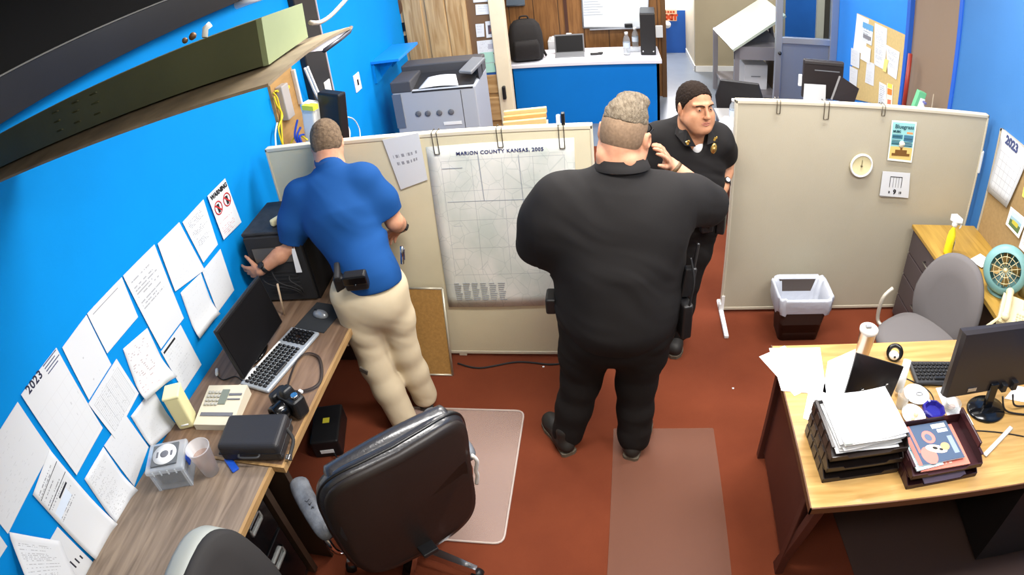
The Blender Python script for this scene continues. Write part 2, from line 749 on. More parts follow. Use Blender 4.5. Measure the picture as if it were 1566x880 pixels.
def folds(amp, freq, direction, warp=0.06, seed=0.0, mask=None, thr=0.15):
    """cloth creases: ridged stripes across a direction, bent and broken by noise"""
    d = np.array(direction, float); d /= np.linalg.norm(d)

    e1 = np.cross(d, (0.31, 0.92, 0.2)); e1 /= np.linalg.norm(e1)
    e2 = np.cross(d, e1)

    def fn(P, N):
        wv = np.array([mnoise.noise(Vector(p) * 3.5 + Vector((seed, 3.1, 7.7))) for p in P]) * warp
        Q = np.stack([(P @ d + wv) * freq * 2.0, P @ e1 * freq * 0.55, P @ e2 * freq * 0.55], 1) + seed
        a = np.array([mnoise.noise(Vector(q)) for q in Q])
        b = np.array([mnoise.noise(Vector(q) * 2.1) for q in Q])
        am = np.clip(np.array([mnoise.noise(Vector(p) * 3.6 + Vector((9.2, seed, 1.3))) for p in P]) + 0.35 + thr, 0.12, 1)
        out = amp * am * (a + 0.45 * b)
        if mask is not None:
            out = out * mask(P)
        return out
    return fn
make_camera()
SC.view_settings.view_transform = 'Standard'
SC.view_settings.look = 'None'
SC.view_settings.gamma = 1
SC.view_settings.exposure = 0.0
SC.view_settings.use_curve_mapping = False
SC.cycles.use_denoising = True
SC.cycles.max_bounces = 6
SC.cycles.transparent_max_bounces = 8

# ---- the palette of the room
BLUE = mat('blue wall paint', (0, 140, 220), 0.75, spec=.15, var=0.08, vscale=1.5, bump=0.05, bscale=40)
BLUE2 = mat('blue counter front', (4, 112, 196), 0.65, spec=.2, var=0.05, vscale=3, bump=0.03)
RED = mat('red carpet', (114, 57, 36), 0.95, spec=0.1, var=1, rgb2=(103, 50, 32), vscale=2.2, bump=0.25, bscale=260)
GREYFL = mat('grey hall floor', (120, 128, 138), 0.28, var=0.12, vscale=4)
PANEL = wood('brown wall panelling', (112, 72, 32), (140, 96, 50), 3.0, (10, 10, 1), 0.5, planks=(0, 0.31), gap=0.006)
DOORW = wood('pale door wood', (166, 128, 80), (206, 174, 126), 2.5, (9, 9, 0.8), 0.5)
DOORH = wood('pale rail wood', (158, 118, 70), (196, 160, 110), 2.5, (0.9, 9, 9), 0.5)
CREAM = mat('cream paint', (226, 212, 182), 0.6, var=0.08, vscale=5)
BEIGE = mat('beige wall paint', (172, 160, 132), 0.7, var=0.05, vscale=2)
WHITE = mat('white paint', (236, 236, 232), 0.5)
DARK = mat('near-black paint', (10, 10, 10), 0.7, spec=.15, var=0.2, vscale=3)
DGREY = mat('dark grey gloss paint', (24, 24, 27), 0.32, spec=.4, var=0.15, vscale=4)
TAUPE = mat('taupe door paint', (140, 120, 100), 0.4, var=0.06, vscale=1.5, vstretch=(1, 1, .3))
ALU = mat('brushed aluminium', (178, 182, 190), 0.35, metal=0.75)
STEEL = mat('steel', (190, 190, 192), 0.25, metal=1.0)
CHROME = mat('chrome', (215, 215, 218), 0.1, metal=1.0)
BLACKP = mat('black plastic', (24, 24, 26), 0.4, bump=0.05, bscale=200)
BLACKM = mat('black matt plastic', (34, 33, 34), 0.7)
BLACKG = mat('black glossy plastic', (14, 14, 16), 0.15)
WHITEP = mat('white plastic', (232, 233, 232), 0.4)
CEILM = mat('ceiling paint', (205, 204, 198), 0.9)
GLASS = mat('partition glass', (205, 220, 235), 0.05, trans=1.0, ior=1.01, spec=0.5)
PAPER = mat('plain white paper', (232, 233, 235), 0.8, spec=0.2)
GREYP = mat('grey plastic', (128, 130, 134), 0.5)

XL, XR = -2.05, 2.48
YD = 6.2          # wooden door wall
# ---- shell
b = MB().span((XL - .1, -.5, -.1), (XR + .12, 6.35, 0))
struct('floor', b, RED)
b = MB().span((-3.0, 6.35, -.1), (4.6, 10.7, 0))
struct('floor_hall', b, GREYFL)
b = MB().span((-3.2, -.6, 3.0), (4.7, 10.8, 3.1))
struct('ceiling', b, CEILM)
b = MB().span((XL - .12, -.5, 0), (XL, YD, 3.0))
struct('wall_left', b, BLUE)
b = MB().span((XL - .12, -.6, 0), (XR + .12, -.48, 3.0))
struct('wall_back', b, BEIGE)
# right wall: blue up to the taupe door, then blue again with the notice board
pd = on_x(1450, 170, XR).y          # blue/taupe corner
pe = on_x(1391, 54, XR).y           # taupe/blue trim
b = MB().span((XR, -.5, 0), (XR + .12, pd, 3.0))
struct('wall_right', b, mat('blue right wall paint', (60, 116, 176), 0.5, spec=.35, var=0.10, vscale=1.2, bump=0.04, bscale=40))
b = MB().span((XR, pe + .06, 0), (XR + .12, 6.65, 3.0))
struct('wall_right_far', b, mat('blue far right wall paint', (40, 136, 232), 0.5, var=0.06, vscale=2))
b = MB().span((XR + .03, pd, 0), (XR + .10, pe, 2.9))
d1 = struct('door_1', b, TAUPE)
b = MB().span((XR - .012, pd - .045, 0), (XR + .06, pd, 2.95)).span((XR - .012, pe, 0), (XR + .06, pe + .06, 2.95)).span((XR - .012, pd, 2.9), (XR + .06, pe, 2.96))
struct('trim_1', b, mat('blue door trim paint', (38, 92, 190), 0.4))
b = MB().sphere((XR - .03, pd + .07, 1.0), .03).cyl((XR - .02, pd + .07, 1.0), .012, .06, M=rot3(0, PI / 2, 0))
b.build('door_handle', STEEL, d1)

# black band along the top of the left wall: grey lower band, light lip, black above
b = MB().use(DGREY).span((XL, -.5, 2.36), (XL + .12, 3.9, 2.508))
b.use(mat('dull lip', (104, 104, 100), .5)).span((XL, -.5, 2.510), (XL + .132, 3.9, 2.516))
b.use(DARK).span((XL, -.5, 2.516), (XL + .12, 3.9, 2.99))
struct('trim_2', b)

# wooden door wall at the far left
xa, xb = XL, on_y(712, 30, YD).x
b = MB().use(DOORW).span((xa, YD, 0), (xb - .02, YD + .05, 2.15))
for k, fx in enumerate((0.0, .36, .68)):
    w = (xb - xa) * .30
    b.span((xa + .03 + fx * (xb - xa), YD - .014, .12), (xa + .03 + fx * (xb - xa) + w, YD, 2.1), .006)
b.use(mat('wood knot', (96, 66, 40), .6)).sphere((on_y(609, 10, YD - .02).x, YD - .016, on_y(609, 10, YD - .02).z), .06, sc=(.7, .08, 1.4))
d2 = struct('door_2', b)
for z in (on_y(607, 42, YD).z, on_y(609, 62, YD).z):
    MB().span((xa + .005, YD - .02, z - .045), (xa + .03, YD - .002, z + .045)).build('hinge', DGREY, d2)
# glazed side panel with notices, cream post
xc, xd = on_y(750, 30, YD).x, on_y(776, 60, YD).x
zr = on_y(735, 116, YD).z
b = MB().use(DOORW).span((xb - .02, YD - .02, 0), (xb + .02, YD + .06, 2.3))
b.use(DOORH).span((xb + .02, YD, zr - .20), (xc, YD + .05, zr), .008)
b.span((xb + .02, YD - .01, zr - .50), (xc, YD + .05, zr - .24), .01)
b.span((xb + .02, YD + .01, .05), (xc, YD + .05, zr - .54), .01)
b.use(DOORH).span((xb + .02, YD + .03, 0), (xc, YD + .05, 2.3))
b.use(mat('blue notice backing', (40, 92, 165), .6)).span((xb + .02, YD + .012, zr), (xc, YD + .034, zr + .10))
b.use(mat('brown notice backing', (110, 84, 60), .6)).span((xb + .02, YD + .012, zr + .10), (xc, YD + .032, 2.2))
d3 = struct('door_3', b)
p = on_y(772, 140, YD - .03)
MB().box((p.x, YD - .07, p.z), (.035, .05, .14), None, .01).build('door_handle', BLACKP, d3)
b = MB().span((xc, YD - .04, 0), (xd, YD + .08, 2.3), .01)
struct('trim_3', b, CREAM)
b = MB().span((XL - .1, YD, 2.15), (xd, YD + .08, 3.0))
struct('wall_door_side', b, DOORW)

# panelled wall behind the counter, its brown end post, hall beyond
YP = 8.05
xj = on_y(1011, 40, YP).x
b = MB().span((-3.0, YP, 0), (xj, YP + .1, 3.0))
struct('wall_far', b, PANEL, origin=(0, YP, 0))
xj2 = on_y(1018.5, 60, YP).x
b = MB().span((xj, YP - .05, 0), (xj2, YP + .1, 3.0))
struct('trim_4', b, mat('brown end post', (96, 66, 36), .5))
b = MB().span((XL - .1, YD + .08, 0), (XL - .02, YP, 3.0))
struct('wall_hall_left', b, BEIGE)
# beige wall with white baseboard
YB = 9.25
xe = on_y(1063, 60, YB).x
xf = on_y(1200, 60, YB).x
b = MB().span((xe, YB, 0), (xf, YB + .1, 3.0))
struct('wall_rear', b, BEIGE)
b = MB().span((xe - .01, YB - .02, 0), (xf, YB, .09)).span((xe - .012, YB - .02, 0), (xe, 10.35, .09))
struct('baseboard_rear', b, WHITE)
b = MB().span((xe, YB + .1, 0), (xe + .08, 10.4, 3.0))
struct('wall_corridor', b, CREAM)
# blue exit door with window, at the end of the corridor
YE = 10.4
q = on_y(1036, 15.5, YE)
xw0, xw1 = on_y(1010, 10, YE).x, on_y(1050, 10, YE).x
b = MB().span((.45, YE, 0), (xe, YE + .05, q.z)).span((.45, YE, q.z), (xw0, YE + .05, 2.2)).span((xw1, YE, q.z), (xe, YE + .05, 2.2)).span((.45, YE, q.z + .9), (xe, YE + .05, 2.2))
d4 = struct('door_4', b, mat('blue exit door paint', (38, 98, 190), .4))
MB().span((xw0, YE + .02, q.z), (xw1, YE + .03, q.z + .9)).build('pane', mat('daylit frosted pane', (250, 250, 250), .4, emit=(255, 255, 255), estr=2.2), d4)
MB().span((xw1, YE - .02, q.z - .03), (xw1 + .09, YE, q.z + .9)).build('window_frame', DGREY, d4)
p = on_y(1020, 37, YE)
MB().sphere((p.x, YE - .05, p.z), .06).build('door_handle', WHITEP, d4)
b = MB().span((-.3, YE + .05, 0), (2.0, YE + .12, 3.0)).span((.45, YE, 2.2), (xe, YE + .05, 3.0))
struct('wall_exit', b, BLUE)

# glass partition on the right: posts and rails with panes
YG = 6.6
g0 = on_y(1190, 80, YG).x
zrail = on_y(1235, 63, YG).z
b = MB().use(ALU)
b.span((g0 - .035, YG - .03, 0), (g0 + .035, YG + .03, 2.95), .006)
b.span((XR - .09, YG - .03, 0), (XR, YG + .03, 2.95), .006)
b.span((g0, YG - .025, zrail - .035), (XR - .05, YG + .025, zrail + .035), .005)
b.span((g0, YG - .025, 0), (XR - .05, YG + .025, .1), .005)
w1 = struct('window_1', b)
MB().span((g0 + .035, YG - .004, .1), (XR - .09, YG + .004, zrail - .035)).build('lower_pane', mat('clouded lower pane', (150, 158, 178), .35, trans=.55, alpha=.85), w1)
MB().span((g0 + .035, YG - .004, zrail + .035), (XR - .09, YG + .004, 2.95)).build('upper_pane', GLASS, w1)
p = on_y(1192, 81, YG - .03)
MB().sphere((p.x, YG - .05, p.z), .02).build('latch', BLACKP, w1)
# what stands beyond the glass
YQ = 9.25
b = MB().span((xf, YQ, 0), (4.6, YQ + .1, 3.0))
struct('wall_glass_side', b, mat('blue wall beyond glass', (45, 120, 205), .5, var=.3, vscale=.9))
xq0, xq1, xq2 = on_y(1247, 40, YQ).x, on_y(1258, 40, YQ).x, on_y(1277, 40, YQ).x
b = MB().use(CREAM).span((xq0, YQ - .06, 0), (xq1, YQ, 2.9)).use(mat('dark brown doorway', (84, 74, 60), .6)).span((xq1, YQ - .04, 0), (xq2 + .3, YQ, 2.9))  # cream and dark brown strips of the door frame
struct('trim_5', b)
b = MB().span((4.6, YG, 0), (4.7, YQ, 3.0))
struct('wall_hall_right', b, BEIGE)

# ---- light: fluorescent ceiling lights, one added near the camera, daylight in the corridor
def area(name, loc, sx, sy, power, col=(1, .97, .93), rot=(0, 0, 0)):
    ld = bpy.data.lights.new(name, 'AREA')
    ld.shape = 'RECTANGLE'; ld.size = sx; ld.size_y = sy
    ld.energy = power; ld.color = col
    o = bpy.data.objects.new(name, ld)
    COL.objects.link(o)
    o.location = loc; o.rotation_euler = rot
    return o
area('overhead_light', (-.1, 1.75, 2.93), 1.2, .35, 70)
area('overhead_light', (.2, .1, 2.93), 1.2, .35, 26)  # added near the camera to brighten the light fixture's near face
area('overhead_light', (1.5, 1.3, 2.93), 1.2, .35, 58)
area('overhead_light', (-.4, 3.6, 2.93), 1.2, .35, 78)
area('overhead_light', (1.4, 3.0, 2.93), 1.2, .35, 68)
area('fixture_tubes', (-1.32, 1.22, 2.325), 1.1, .16, 26, rot=(0, math.radians(-6.5), math.radians(-4)))
area('overhead_light', (-.6, 5.4, 2.93), 1.2, .35, 55)
area('overhead_light', (1.2, 5.6, 2.93), 1.2, .35, 45)
area('overhead_light', (.0, 7.3, 2.93), 1.2, .35, 55)
area('overhead_light', (2.4, 7.9, 2.93), 1.2, .35, 60)
area('daylight', (1.0, 10.2, 1.9), .6, .8, 110, (1, .98, 1.0), (math.radians(-55), 0, 0))
wd = bpy.data.worlds.new('world')
SC.world = wd
wd.use_nodes = True
wd.node_tree.nodes['Background'].inputs[0].default_value = (.9, .95, 1, 1)
wd.node_tree.nodes['Background'].inputs[1].default_value = 0.5
# ================= left wall: papers =================
def wall_paper(name, pix, m, label, group=None, curl=0.0, off=0.004, X=XL, cat='paper', fn=None):
    """pix: bottom-left, bottom-right, top-right, top-left as one reads the sheet on the left wall"""
    P = [on_x(px, py, X + off) for px, py in pix]
    c = sum(P, Vector()) / 4
    f = fn or ((lambda u, v: curl * max(0, 0.35 - v) ** 2 * 8 + curl * max(0, u - .75) * max(0, .4 - v) * 6) if curl else None)
    o = MB().sheet(*P, 10 if f else 1, 10 if f else 1, f).build(name, m, origin=c)
    return tag(o, label, cat, group)

PT = [paper_mat('typed sheet %d' % i, seed=i * 1.7 + .3, rows=r, fill=fl, wordscale=ws, ramp=rp, y0=y0, y1=y1)
      for i, (r, fl, ws, rp, y0, y1) in enumerate([(40, .52, 30, .30, .1, .9), (30, .5, 22, .35, .3, .9), (46, .45, 26, .28, .08, .94),
                                                 (26, .55, 20, .30, .5, .92), (52, .5, 34, .25, .06, .6)])]
BLANKP = paper_mat('faint sheet', rows=30, fill=.4, ramp=.08, seed=4.4)
TABLEP = paper_mat('ruled table sheet', rows=30, fill=.4, ramp=.25, seed=2.2, grid=(4, 18, .006, .08, .92, .1, .86))
CALP = paper_mat('month calendar sheet', rows=15, fill=.3, ramp=.14, seed=9, wordscale=12, x0=.06, x1=1.2, y0=.05, y1=.7, grid=(5, 5, .007, .06, .95, .05, .72), gridink=(206, 208, 212))
SKETCH = paper_mat('scribbled map sheet', rows=17, fill=.34, ramp=.22, seed=8.1, wordscale=9, x0=.2, x1=.9, y0=.1, y1=.6)
INK = mat('printing ink', (30, 30, 34), .7)
INKG = mat('grey printing ink', (110, 112, 120), .7)
INKR = mat('red printing ink', (190, 40, 45), .7)
INKB = mat('blue printing ink', (60, 70, 110), .7)

G = 'papers pinned along the blue wall'
# warning sign with two red prohibition rings
ws = wall_paper('warning_sign', [(342, 367), (369, 340), (344, 273), (317, 300)], paper_mat('warning sheet', rows=26, fill=.5, ramp=.35, seed=3, y0=.05, y1=.36, ink=(200, 120, 120)),
                'white WARNING sign with two red prohibition rings, rightmost on the blue wall', None, off=.010, cat='sign')
c = on_x(331, 296, XL + .0116); e1 = on_x(344, 285, XL + .0116); e0 = on_x(320, 308, XL + .0116)
rt = (e1 - e0).normalized(); upv = Vector((1, 0, 0)).cross(rt).normalized()
if upv.z < 0: upv = -upv
cen = ws.location
wsz = (on_x(369, 340, XL) - on_x(342, 367, XL)).length
b = MB(); text_mb(b, 'WARNING', cen + upv * .098 - rt * 0 + Vector((.0026, 0, 0)), rt, upv, wsz * .125, bold=.002)
b.build('lettering', INK, ws, origin=cen, loc=(0, 0, 0))
for s in (-1, 1):
    cc = Vector((.0028, 0, 0)) + rt * s * wsz * .23 + upv * .035
    Mx = Matrix((rt, upv, Vector((1, 0, 0)))).transposed()
    b = MB().use(INKR).torus(cc, wsz * .17, wsz * .018, 28, 6, Mx, (1, 1, .08))
    dg_ = (rt - upv).normalized()
    b.prism([cc + dg_ * wsz * .17 + (rt + upv) * .003, cc + dg_ * wsz * .17 - (rt + upv) * .003, cc - dg_ * wsz * .17 - (rt + upv) * .003, cc - dg_ * wsz * .17 + (rt + upv) * .003], (.0006, 0, 0))
    b.use(INK).prism([cc + rt * .008 - upv * .028, cc + rt * .012 + upv * .02, cc - rt * .012 + upv * .024, cc - rt * .01 - upv * .026], (.0004, 0, 0))
    b.build('prohibition_ring', None, ws)

wall_paper('wall_paper', [(311, 402), (333, 374), (311, 305), (279, 340)], PT[1], 'white form with a grey bar across it, beside the WARNING sign', G)
wall_paper('wall_paper', [(333, 478), (358, 444), (337, 381), (309, 415)], BLANKP, 'faintly printed white sheet below the form beside the WARNING sign', G)
wall_paper('wall_paper', [(268, 446), (313, 413), (274, 340), (241, 373)], BLANKP, 'almost blank white sheet overlapping the left edge of the form by the WARNING sign', G, off=.006)
wall_paper('wall_paper', [(301, 518), (330, 480), (307, 418), (276, 448)], BLANKP, 'curled white sheet under the almost blank sheet, beside the long list', G, curl=.02)
wall_paper('wall_paper', [(246, 534), (281, 487), (236, 374), (188, 422)], PT[3], 'longest white sheet with small lists down its left side, top row of the blue wall', G, off=.006)
wall_paper('wall_paper', [(164, 541), (211, 485), (186, 424), (133, 480)], paper_mat('one line sheet', rows=22, fill=.8, ramp=.4, seed=1, y0=.86, y1=.92), 'white sheet with a single heading line, left of the longest sheet', G)
wall_paper('wall_paper', [(281, 599), (308, 558), (276, 497), (246, 538)], paper_mat('bold heading sheet', rows=16, fill=.45, ramp=.12, seed=6, blocks=[(.05, .62, .90, .945, (40, 40, 44))]), 'white sheet with a bold black heading, lowest under the longest sheet', G)
wall_paper('wall_paper', [(216, 612), (260, 575), (225, 502), (188, 534)], paper_mat('hand marked sheet', rows=24, fill=.45, ramp=.32, seed=12, wordscale=11, ink=(160, 120, 125)), 'curled hand-marked sheet with reddish notes, lower left of the longest sheet', G, curl=.03)
wall_paper('wall_paper', [(136, 612), (170, 558), (132, 482), (95, 532)], SKETCH, 'white sheet with a scattered sketch, to the upper right of the large calendar', G)
wall_paper('wall_paper', [(176, 671), (212, 602), (178, 549), (135, 618)], TABLEP, 'white ruled table sheet tucked right of the large calendar', G, off=.006)
cal = wall_paper('wall_calendar', [(117, 727), (157, 655), (86, 532), (32, 604)], CALP, 'large 2023 calendar sheet on the left end of the blue wall', None, off=.007, cat='calendar')
c0 = on_x(46, 608, XL + .0086); c1 = on_x(86, 553, XL + .0086)
rt = (c1 - c0).normalized(); upv = Vector((1, 0, 0)).cross(rt).normalized()
upv = upv if upv.z > 0 else -upv
b = MB(); text_mb(b, '2023', c0 + upv * .010 + rt * .004, rt, upv, .034, 'LEFT', bold=.0012, spacing=1.12)
b.build('lettering', mat('navy print', (36, 40, 66), .7), cal, origin=cal.location, loc=(0, 0, 0))
b = MB().use(INKB)
q0 = on_x(71, 572, XL + .0086); 
for k in range(4):
    b.prism([q0 + upv * (.03 - k * .013) + rt * .006, q0 + upv * (.03 - k * .013) + rt * (.10 - (k % 2) * .02), q0 + upv * (.034 - k * .013) + rt * (.10 - (k % 2) * .02), q0 + upv * (.034 - k * .013) + rt * .006], (.0005, 0, 0))
b.build('small_print', None, cal, origin=cal.location, loc=(0, 0, 0))
wall_paper('wall_paper', [(229, 684), (266, 651), (233, 594), (200, 637)], BLANKP, 'blank white sheet on the wall right behind the pale yellow box', G, curl=.015)
wall_paper('wall_paper', [(205, 744), (227, 684), (192, 635), (159, 682)], BLANKP, 'blank white sheet on the wall just left of the plastic box with a disc', G)
wall_paper('wall_paper', [(176, 802), (203, 749), (158, 684), (129, 733)], PT[2], 'typed letter with rounded curl, below the lower corner of the large calendar', G, curl=.025)
wall_paper('wall_paper', [(12, 817), (78, 690), (27, 615), (-48, 738)], BLANKP, 'large plain sheet cut by the frame, left of the large calendar', G)
wall_paper('wall_paper', [(147, 860), (177, 804), (76, 688), (50, 757)], paper_mat('boxed form sheet', rows=36, fill=.5, ramp=.4, seed=15, y0=.55, y1=.95, blocks=[(.05, .95, .885, .892, (40, 40, 50)), (.05, .95, .76, .767, (40, 40, 50)), (.42, .8, .70, .72, (40, 40, 50)), (.1, .7, .6, .69, (214, 226, 242))]),
           'white form with heading and boxes, below the large calendar', G, off=.008, curl=.02)
wall_paper('wall_paper', [(100, 935), (148, 866), (88, 806), (46, 880)], paper_mat('bar chart sheet', rows=0, blocks=[(.6, .63, .3, .5, (50, 50, 60)), (.7, .73, .3, .46, (50, 50, 60)), (.8, .83, .3, .42, (50, 50, 60)), (.9, .93, .3, .38, (50, 50, 60))]), 'white sheet with a small bar chart, lowest on the blue wall', G)
wall_paper('wall_paper', [(40, 925), (120, 905), (92, 828), (14, 814)], PT[0], 'loose sheet curling off the wall at the bottom corner', G, off=.014, fn=lambda u, v: .10 * max(0, .9 - v) * (1 - u) ** 1.5 + .03 * u * (1 - v))
wall_paper('wall_paper', [(-20, 885), (11, 836), (-8, 808), (-48, 850)], BLANKP, 'sliver of a white sheet at the left edge of the photo', G)

# ================= left desks =================
DT = wood('brown desk laminate', (104, 80, 62), (136, 110, 88), 3.0, (9, .9, 9), .4)
DEDGE = wood('tan desk edging', (150, 116, 74), (180, 144, 96), 4, (9, .9, 9), .5)
DBODY = mat('black desk steel', (30, 28, 27), .35, var=.2, vscale=6)
DBROWN = mat('dark brown desk side', (58, 44, 34), .4, var=.2, vscale=5)
ZD = .74
def desk(name, y0, y1, x0, x1, label, loc):
    r = empty(name, loc, 0, label, 'desk')
    return r
# far computer desk
fd = empty('computer_desk', (-1.68, 2.15, 0), 0, 'brown wooden desk under the monitor and open computer tower, along the blue wall', 'desk')
def rel(o):
    return tuple(o.location)
b = MB().span((-2.035, 1.42, ZD - .03), (-1.345, 2.96, ZD)); b.build('desktop', DT, fd, origin=rel(fd), loc=(0, 0, 0))
b = MB().span((-1.345, 1.42, ZD - .032), (-1.33, 2.96, ZD + .001)).span((-2.035, 1.405, ZD - .032), (-1.33, 1.42, ZD + .001)); b.build('edge_strip', DEDGE, fd, origin=rel(fd), loc=(0, 0, 0))
for yy in (1.44, 2.93):
    b = MB().span((-2.0, yy - .015, 0), (-1.36, yy + .015, ZD - .03)); b.build('side_panel', DBROWN, fd, origin=rel(fd), loc=(0, 0, 0))
b = MB().span((-2.03, 1.455, .30), (-2.01, 2.915, ZD - .03)); b.build('back_panel', DBROWN, fd, origin=rel(fd), loc=(0, 0, 0))
# near desk with drawers facing the room
nd = empty('pedestal_desk', (-1.7, .6, 0), 0, 'grey-brown desk with two black drawers, nearest along the blue wall', 'desk')
T = lambda b, n, m, p=nd: b.build(n, m, p, origin=rel(nd), loc=(0, 0, 0))
NT = wood('grey-brown desk laminate', (110, 94, 80), (148, 130, 112), 3.0, (10, .9, 10), .4)
T(MB().span((-2.035, -.3, ZD - .03), (-1.40, 1.40, ZD)), 'desktop', NT)
T(MB().span((-1.40, -.3, ZD - .032), (-1.385, 1.40, ZD + .001)), 'edge_strip', DEDGE)
T(MB().span((-2.0, .86, .04), (-1.44, 1.30, ZD - .03)), 'pedestal', DBODY)
T(MB().span((-2.0, -.28, 0), (-1.44, -.25, ZD - .03)), 'side_panel', DBROWN)
T(MB().span((-2.0, 1.31, .02), (-1.41, 1.345, ZD - .03)), 'corner_post', DBROWN)
HW = mat('bright handle metal', (205, 208, 206), .25, metal=.8)
for z0, z1, k in ((.47, .70, 0), (.10, .45, 1)):
    dr = T(MB().span((-1.44, .89, z0), (-1.42, 1.29, z1), .004), 'drawer', BLACKG)
    zc = (.64, .37)[k]
    b = MB()
    for a, c in (((-1.42, 1.12, zc - .028), (-1.41, 1.23, zc - .02)), ((-1.42, 1.12, zc + .02), (-1.41, 1.23, zc + .028)), ((-1.42, 1.12, zc - .028), (-1.41, 1.128, zc + .028)), ((-1.42, 1.222, zc - .028), (-1.41, 1.23, zc + .028))):
        b.span(a, c)
    T(b, 'drawer_pull', HW, dr)

# ---- open computer tower (black case, side panel off)
pc = empty('computer_tower', (-1.80, 2.765, ZD), math.radians(3), 'large black computer tower under the hand of the man in blue', 'computer')
b = MB()
b.span((-.18, -.18, 0), (-.165, .185, .43)).span((.165, -.18, 0), (.18, .185, .43)).span((-.18, -.18, 0), (.18, .185, .015)).span((-.18, .17, 0), (.18, .185, .43))
b.build('case', mat('black case steel', (27, 27, 29), .45, bump=.05), pc)
b = MB().box((0, .0, .435), (.37, .375, .02), None, .006); b.build('top_panel', mat('dusty black top', (48, 48, 50), .6, var=.6, vscale=25), pc)
b = MB().span((-.17, -.205, .015), (.17, -.18, .425), .004)
for k in range(7):
    b.span((-.1, -.209, .05 + k * .025), (.1, -.204, .06 + k * .025))
b.build('front_panel', BLACKM, pc)
b = MB().prism([(-.13, -.207, .27), (.10, -.207, .27), (.13, -.207, .36), (-.13, -.207, .36)], (0, -.006, 0)); b.build('drive_bay', mat('smoky grey bay', (84, 80, 76), .2), pc)
b = MB().prism([(.10, -.212, .20), (.135, -.212, .20), (.135, -.212, .35), (.115, -.212, .35)], (0, -.004, 0)); b.build('label_sticker', PAPER, pc)
for k in range(3):
    cable('wire', [(-.15 + k * .1, -.215, .3 - .06 * k), (-.1 + k * .08, -.235, .16), (.05 + .03 * k, -.225, .1), (.1, -.213, .05)], .004, BLACKM, parent=pc)
# side panel leaning behind it
sp = MB().box((0, 0, .225), (.30, .012, .45), None, .004).build('side_panel', BLACKG)
sp.location = (-1.455, 2.925, ZD + .002); sp.rotation_euler = (math.radians(-2), 0, math.radians(0)); tag(sp, 'black metal side panel standing right of the open computer tower', 'computer panel')
sp.name = 'case_panel'
p = on_z(427, 341, ZD + .446)
o = MB().box((0, 0, .02), (.035, .10, .04), None, .012, 3).build('eraser_block', mat('cream block', (222, 212, 168), .6)); o.location = (p.x, p.y, ZD + .446); o.rotation_euler = (0, 0, -.5); tag(o, 'small cream block lying on the black computer tower', 'block')

# ---- monitor, turned away from the wall
mo = empty('flat_monitor', (-1.775, 2.105, ZD), math.radians(-62), 'thin black flat monitor with blank screen near the blue wall', 'monitor')
# local: screen faces -Y, x along the width
Mt = rot3(math.radians(-8))
b = MB().box(Vector((0, -.01, .185)), (.455, .022, .30), Mt, .006); b.build('housing', BLACKP, mo)
b = MB().box(Vector((0, -.022, .183)), (.435, .004, .275), Mt); b.build('screen', mat('blank screen', (15, 14, 16), .45, spec=.25), mo)
b = MB().span((-.03, .0, .0), (.03, .025, .10)).lathe([(.07, 0), (.075, .006), (.07, .014), (.03, .018)], (0, .025, 0), sx=1.3, sy=.75); b.build('stand', BLACKG, mo)
mo.rotation_euler[2] = math.radians(88)
# ---- keyboard black with silver frame
def keyboard(name, L, D, body, keys, label, loc, rz, silver=None):
    r = empty(name, loc, rz, label, 'keyboard')
    b = MB()
    rr = []
    n = 6
    b.box((0, 0, .012), (L, D, .022), None, .010, 3)
    b.build('body', body, r)
    kb = MB()
    for row in range(5):
        y = D * .30 - row * D * .155
        nx = 20
        for k in range(nx):
            if k in (14,) or (k == 17 and row in (2,)):
                continue
            if row == 4 and 3 < k < 9:
                continue
            kb.box((-L * .45 + k * L * .9 / (nx - 1), y, .027), (L * .9 / nx * .84, D * .125, .012), None, .003, 1, (.8, .8))
    kb.box((-L * .45 + 6 * L * .9 / 19, D * .30 - 4 * D * .155, .027), (L * .9 / 20 * 4.7, D * .125, .012), None, .003, 1)
    k_ = kb.build('keys', keys, r)
    return r
SIL = mat('silver plastic', (176, 182, 188), .35, metal=.3)
k1 = keyboard('computer_keyboard', .46, .19, SIL, BLACKP, 'silver-framed black keyboard lying before the blank monitor by the blue wall', (-1.63, 2.07, ZD), math.radians(77))
MB().box((-.16, .075, .026), (.09, .028, .01), None, .004).box((0, .078, .025), (.2, .012, .008), None, .003).build('media_keys', WHITEP, k1)
MB().box((.165, -.01, .0235), (.10, .13, .002)).build('number_field', BLACKG, k1)
# ---- mouse pad and mouse
o = MB().box((0, 0, .003), (.20, .23, .006), None, .003).build('mouse_pad', mat('charcoal pad', (46, 48, 50), .9)); o.location = (-1.545, 2.42, ZD); o.rotation_euler = (0, 0, math.radians(-12)); tag(o, 'charcoal mouse pad on the brown desk behind the keyboard', 'mouse pad')
def mouse(loc, rz, m, label, zz=0):
    r = empty('computer_mouse', loc, rz, label, 'mouse')
    b = MB().sphere((0, 0, .004), .03, 20, 12, None, (1, 1.75, .95))
    b.v = [(x, y, max(z, 0)) for x, y, z in b.v]
    b.build('shell', m, r)
    MB().box((0, .028, .03), (.008, .02, .008), None, .003).build('scroll_wheel', BLACKP, r)
    return r
mouse((-1.545, 2.43, ZD + .006), math.radians(70), mat('grey mouse shell', (150, 154, 158), .25, metal=.3), 'silver-grey mouse on the charcoal pad')

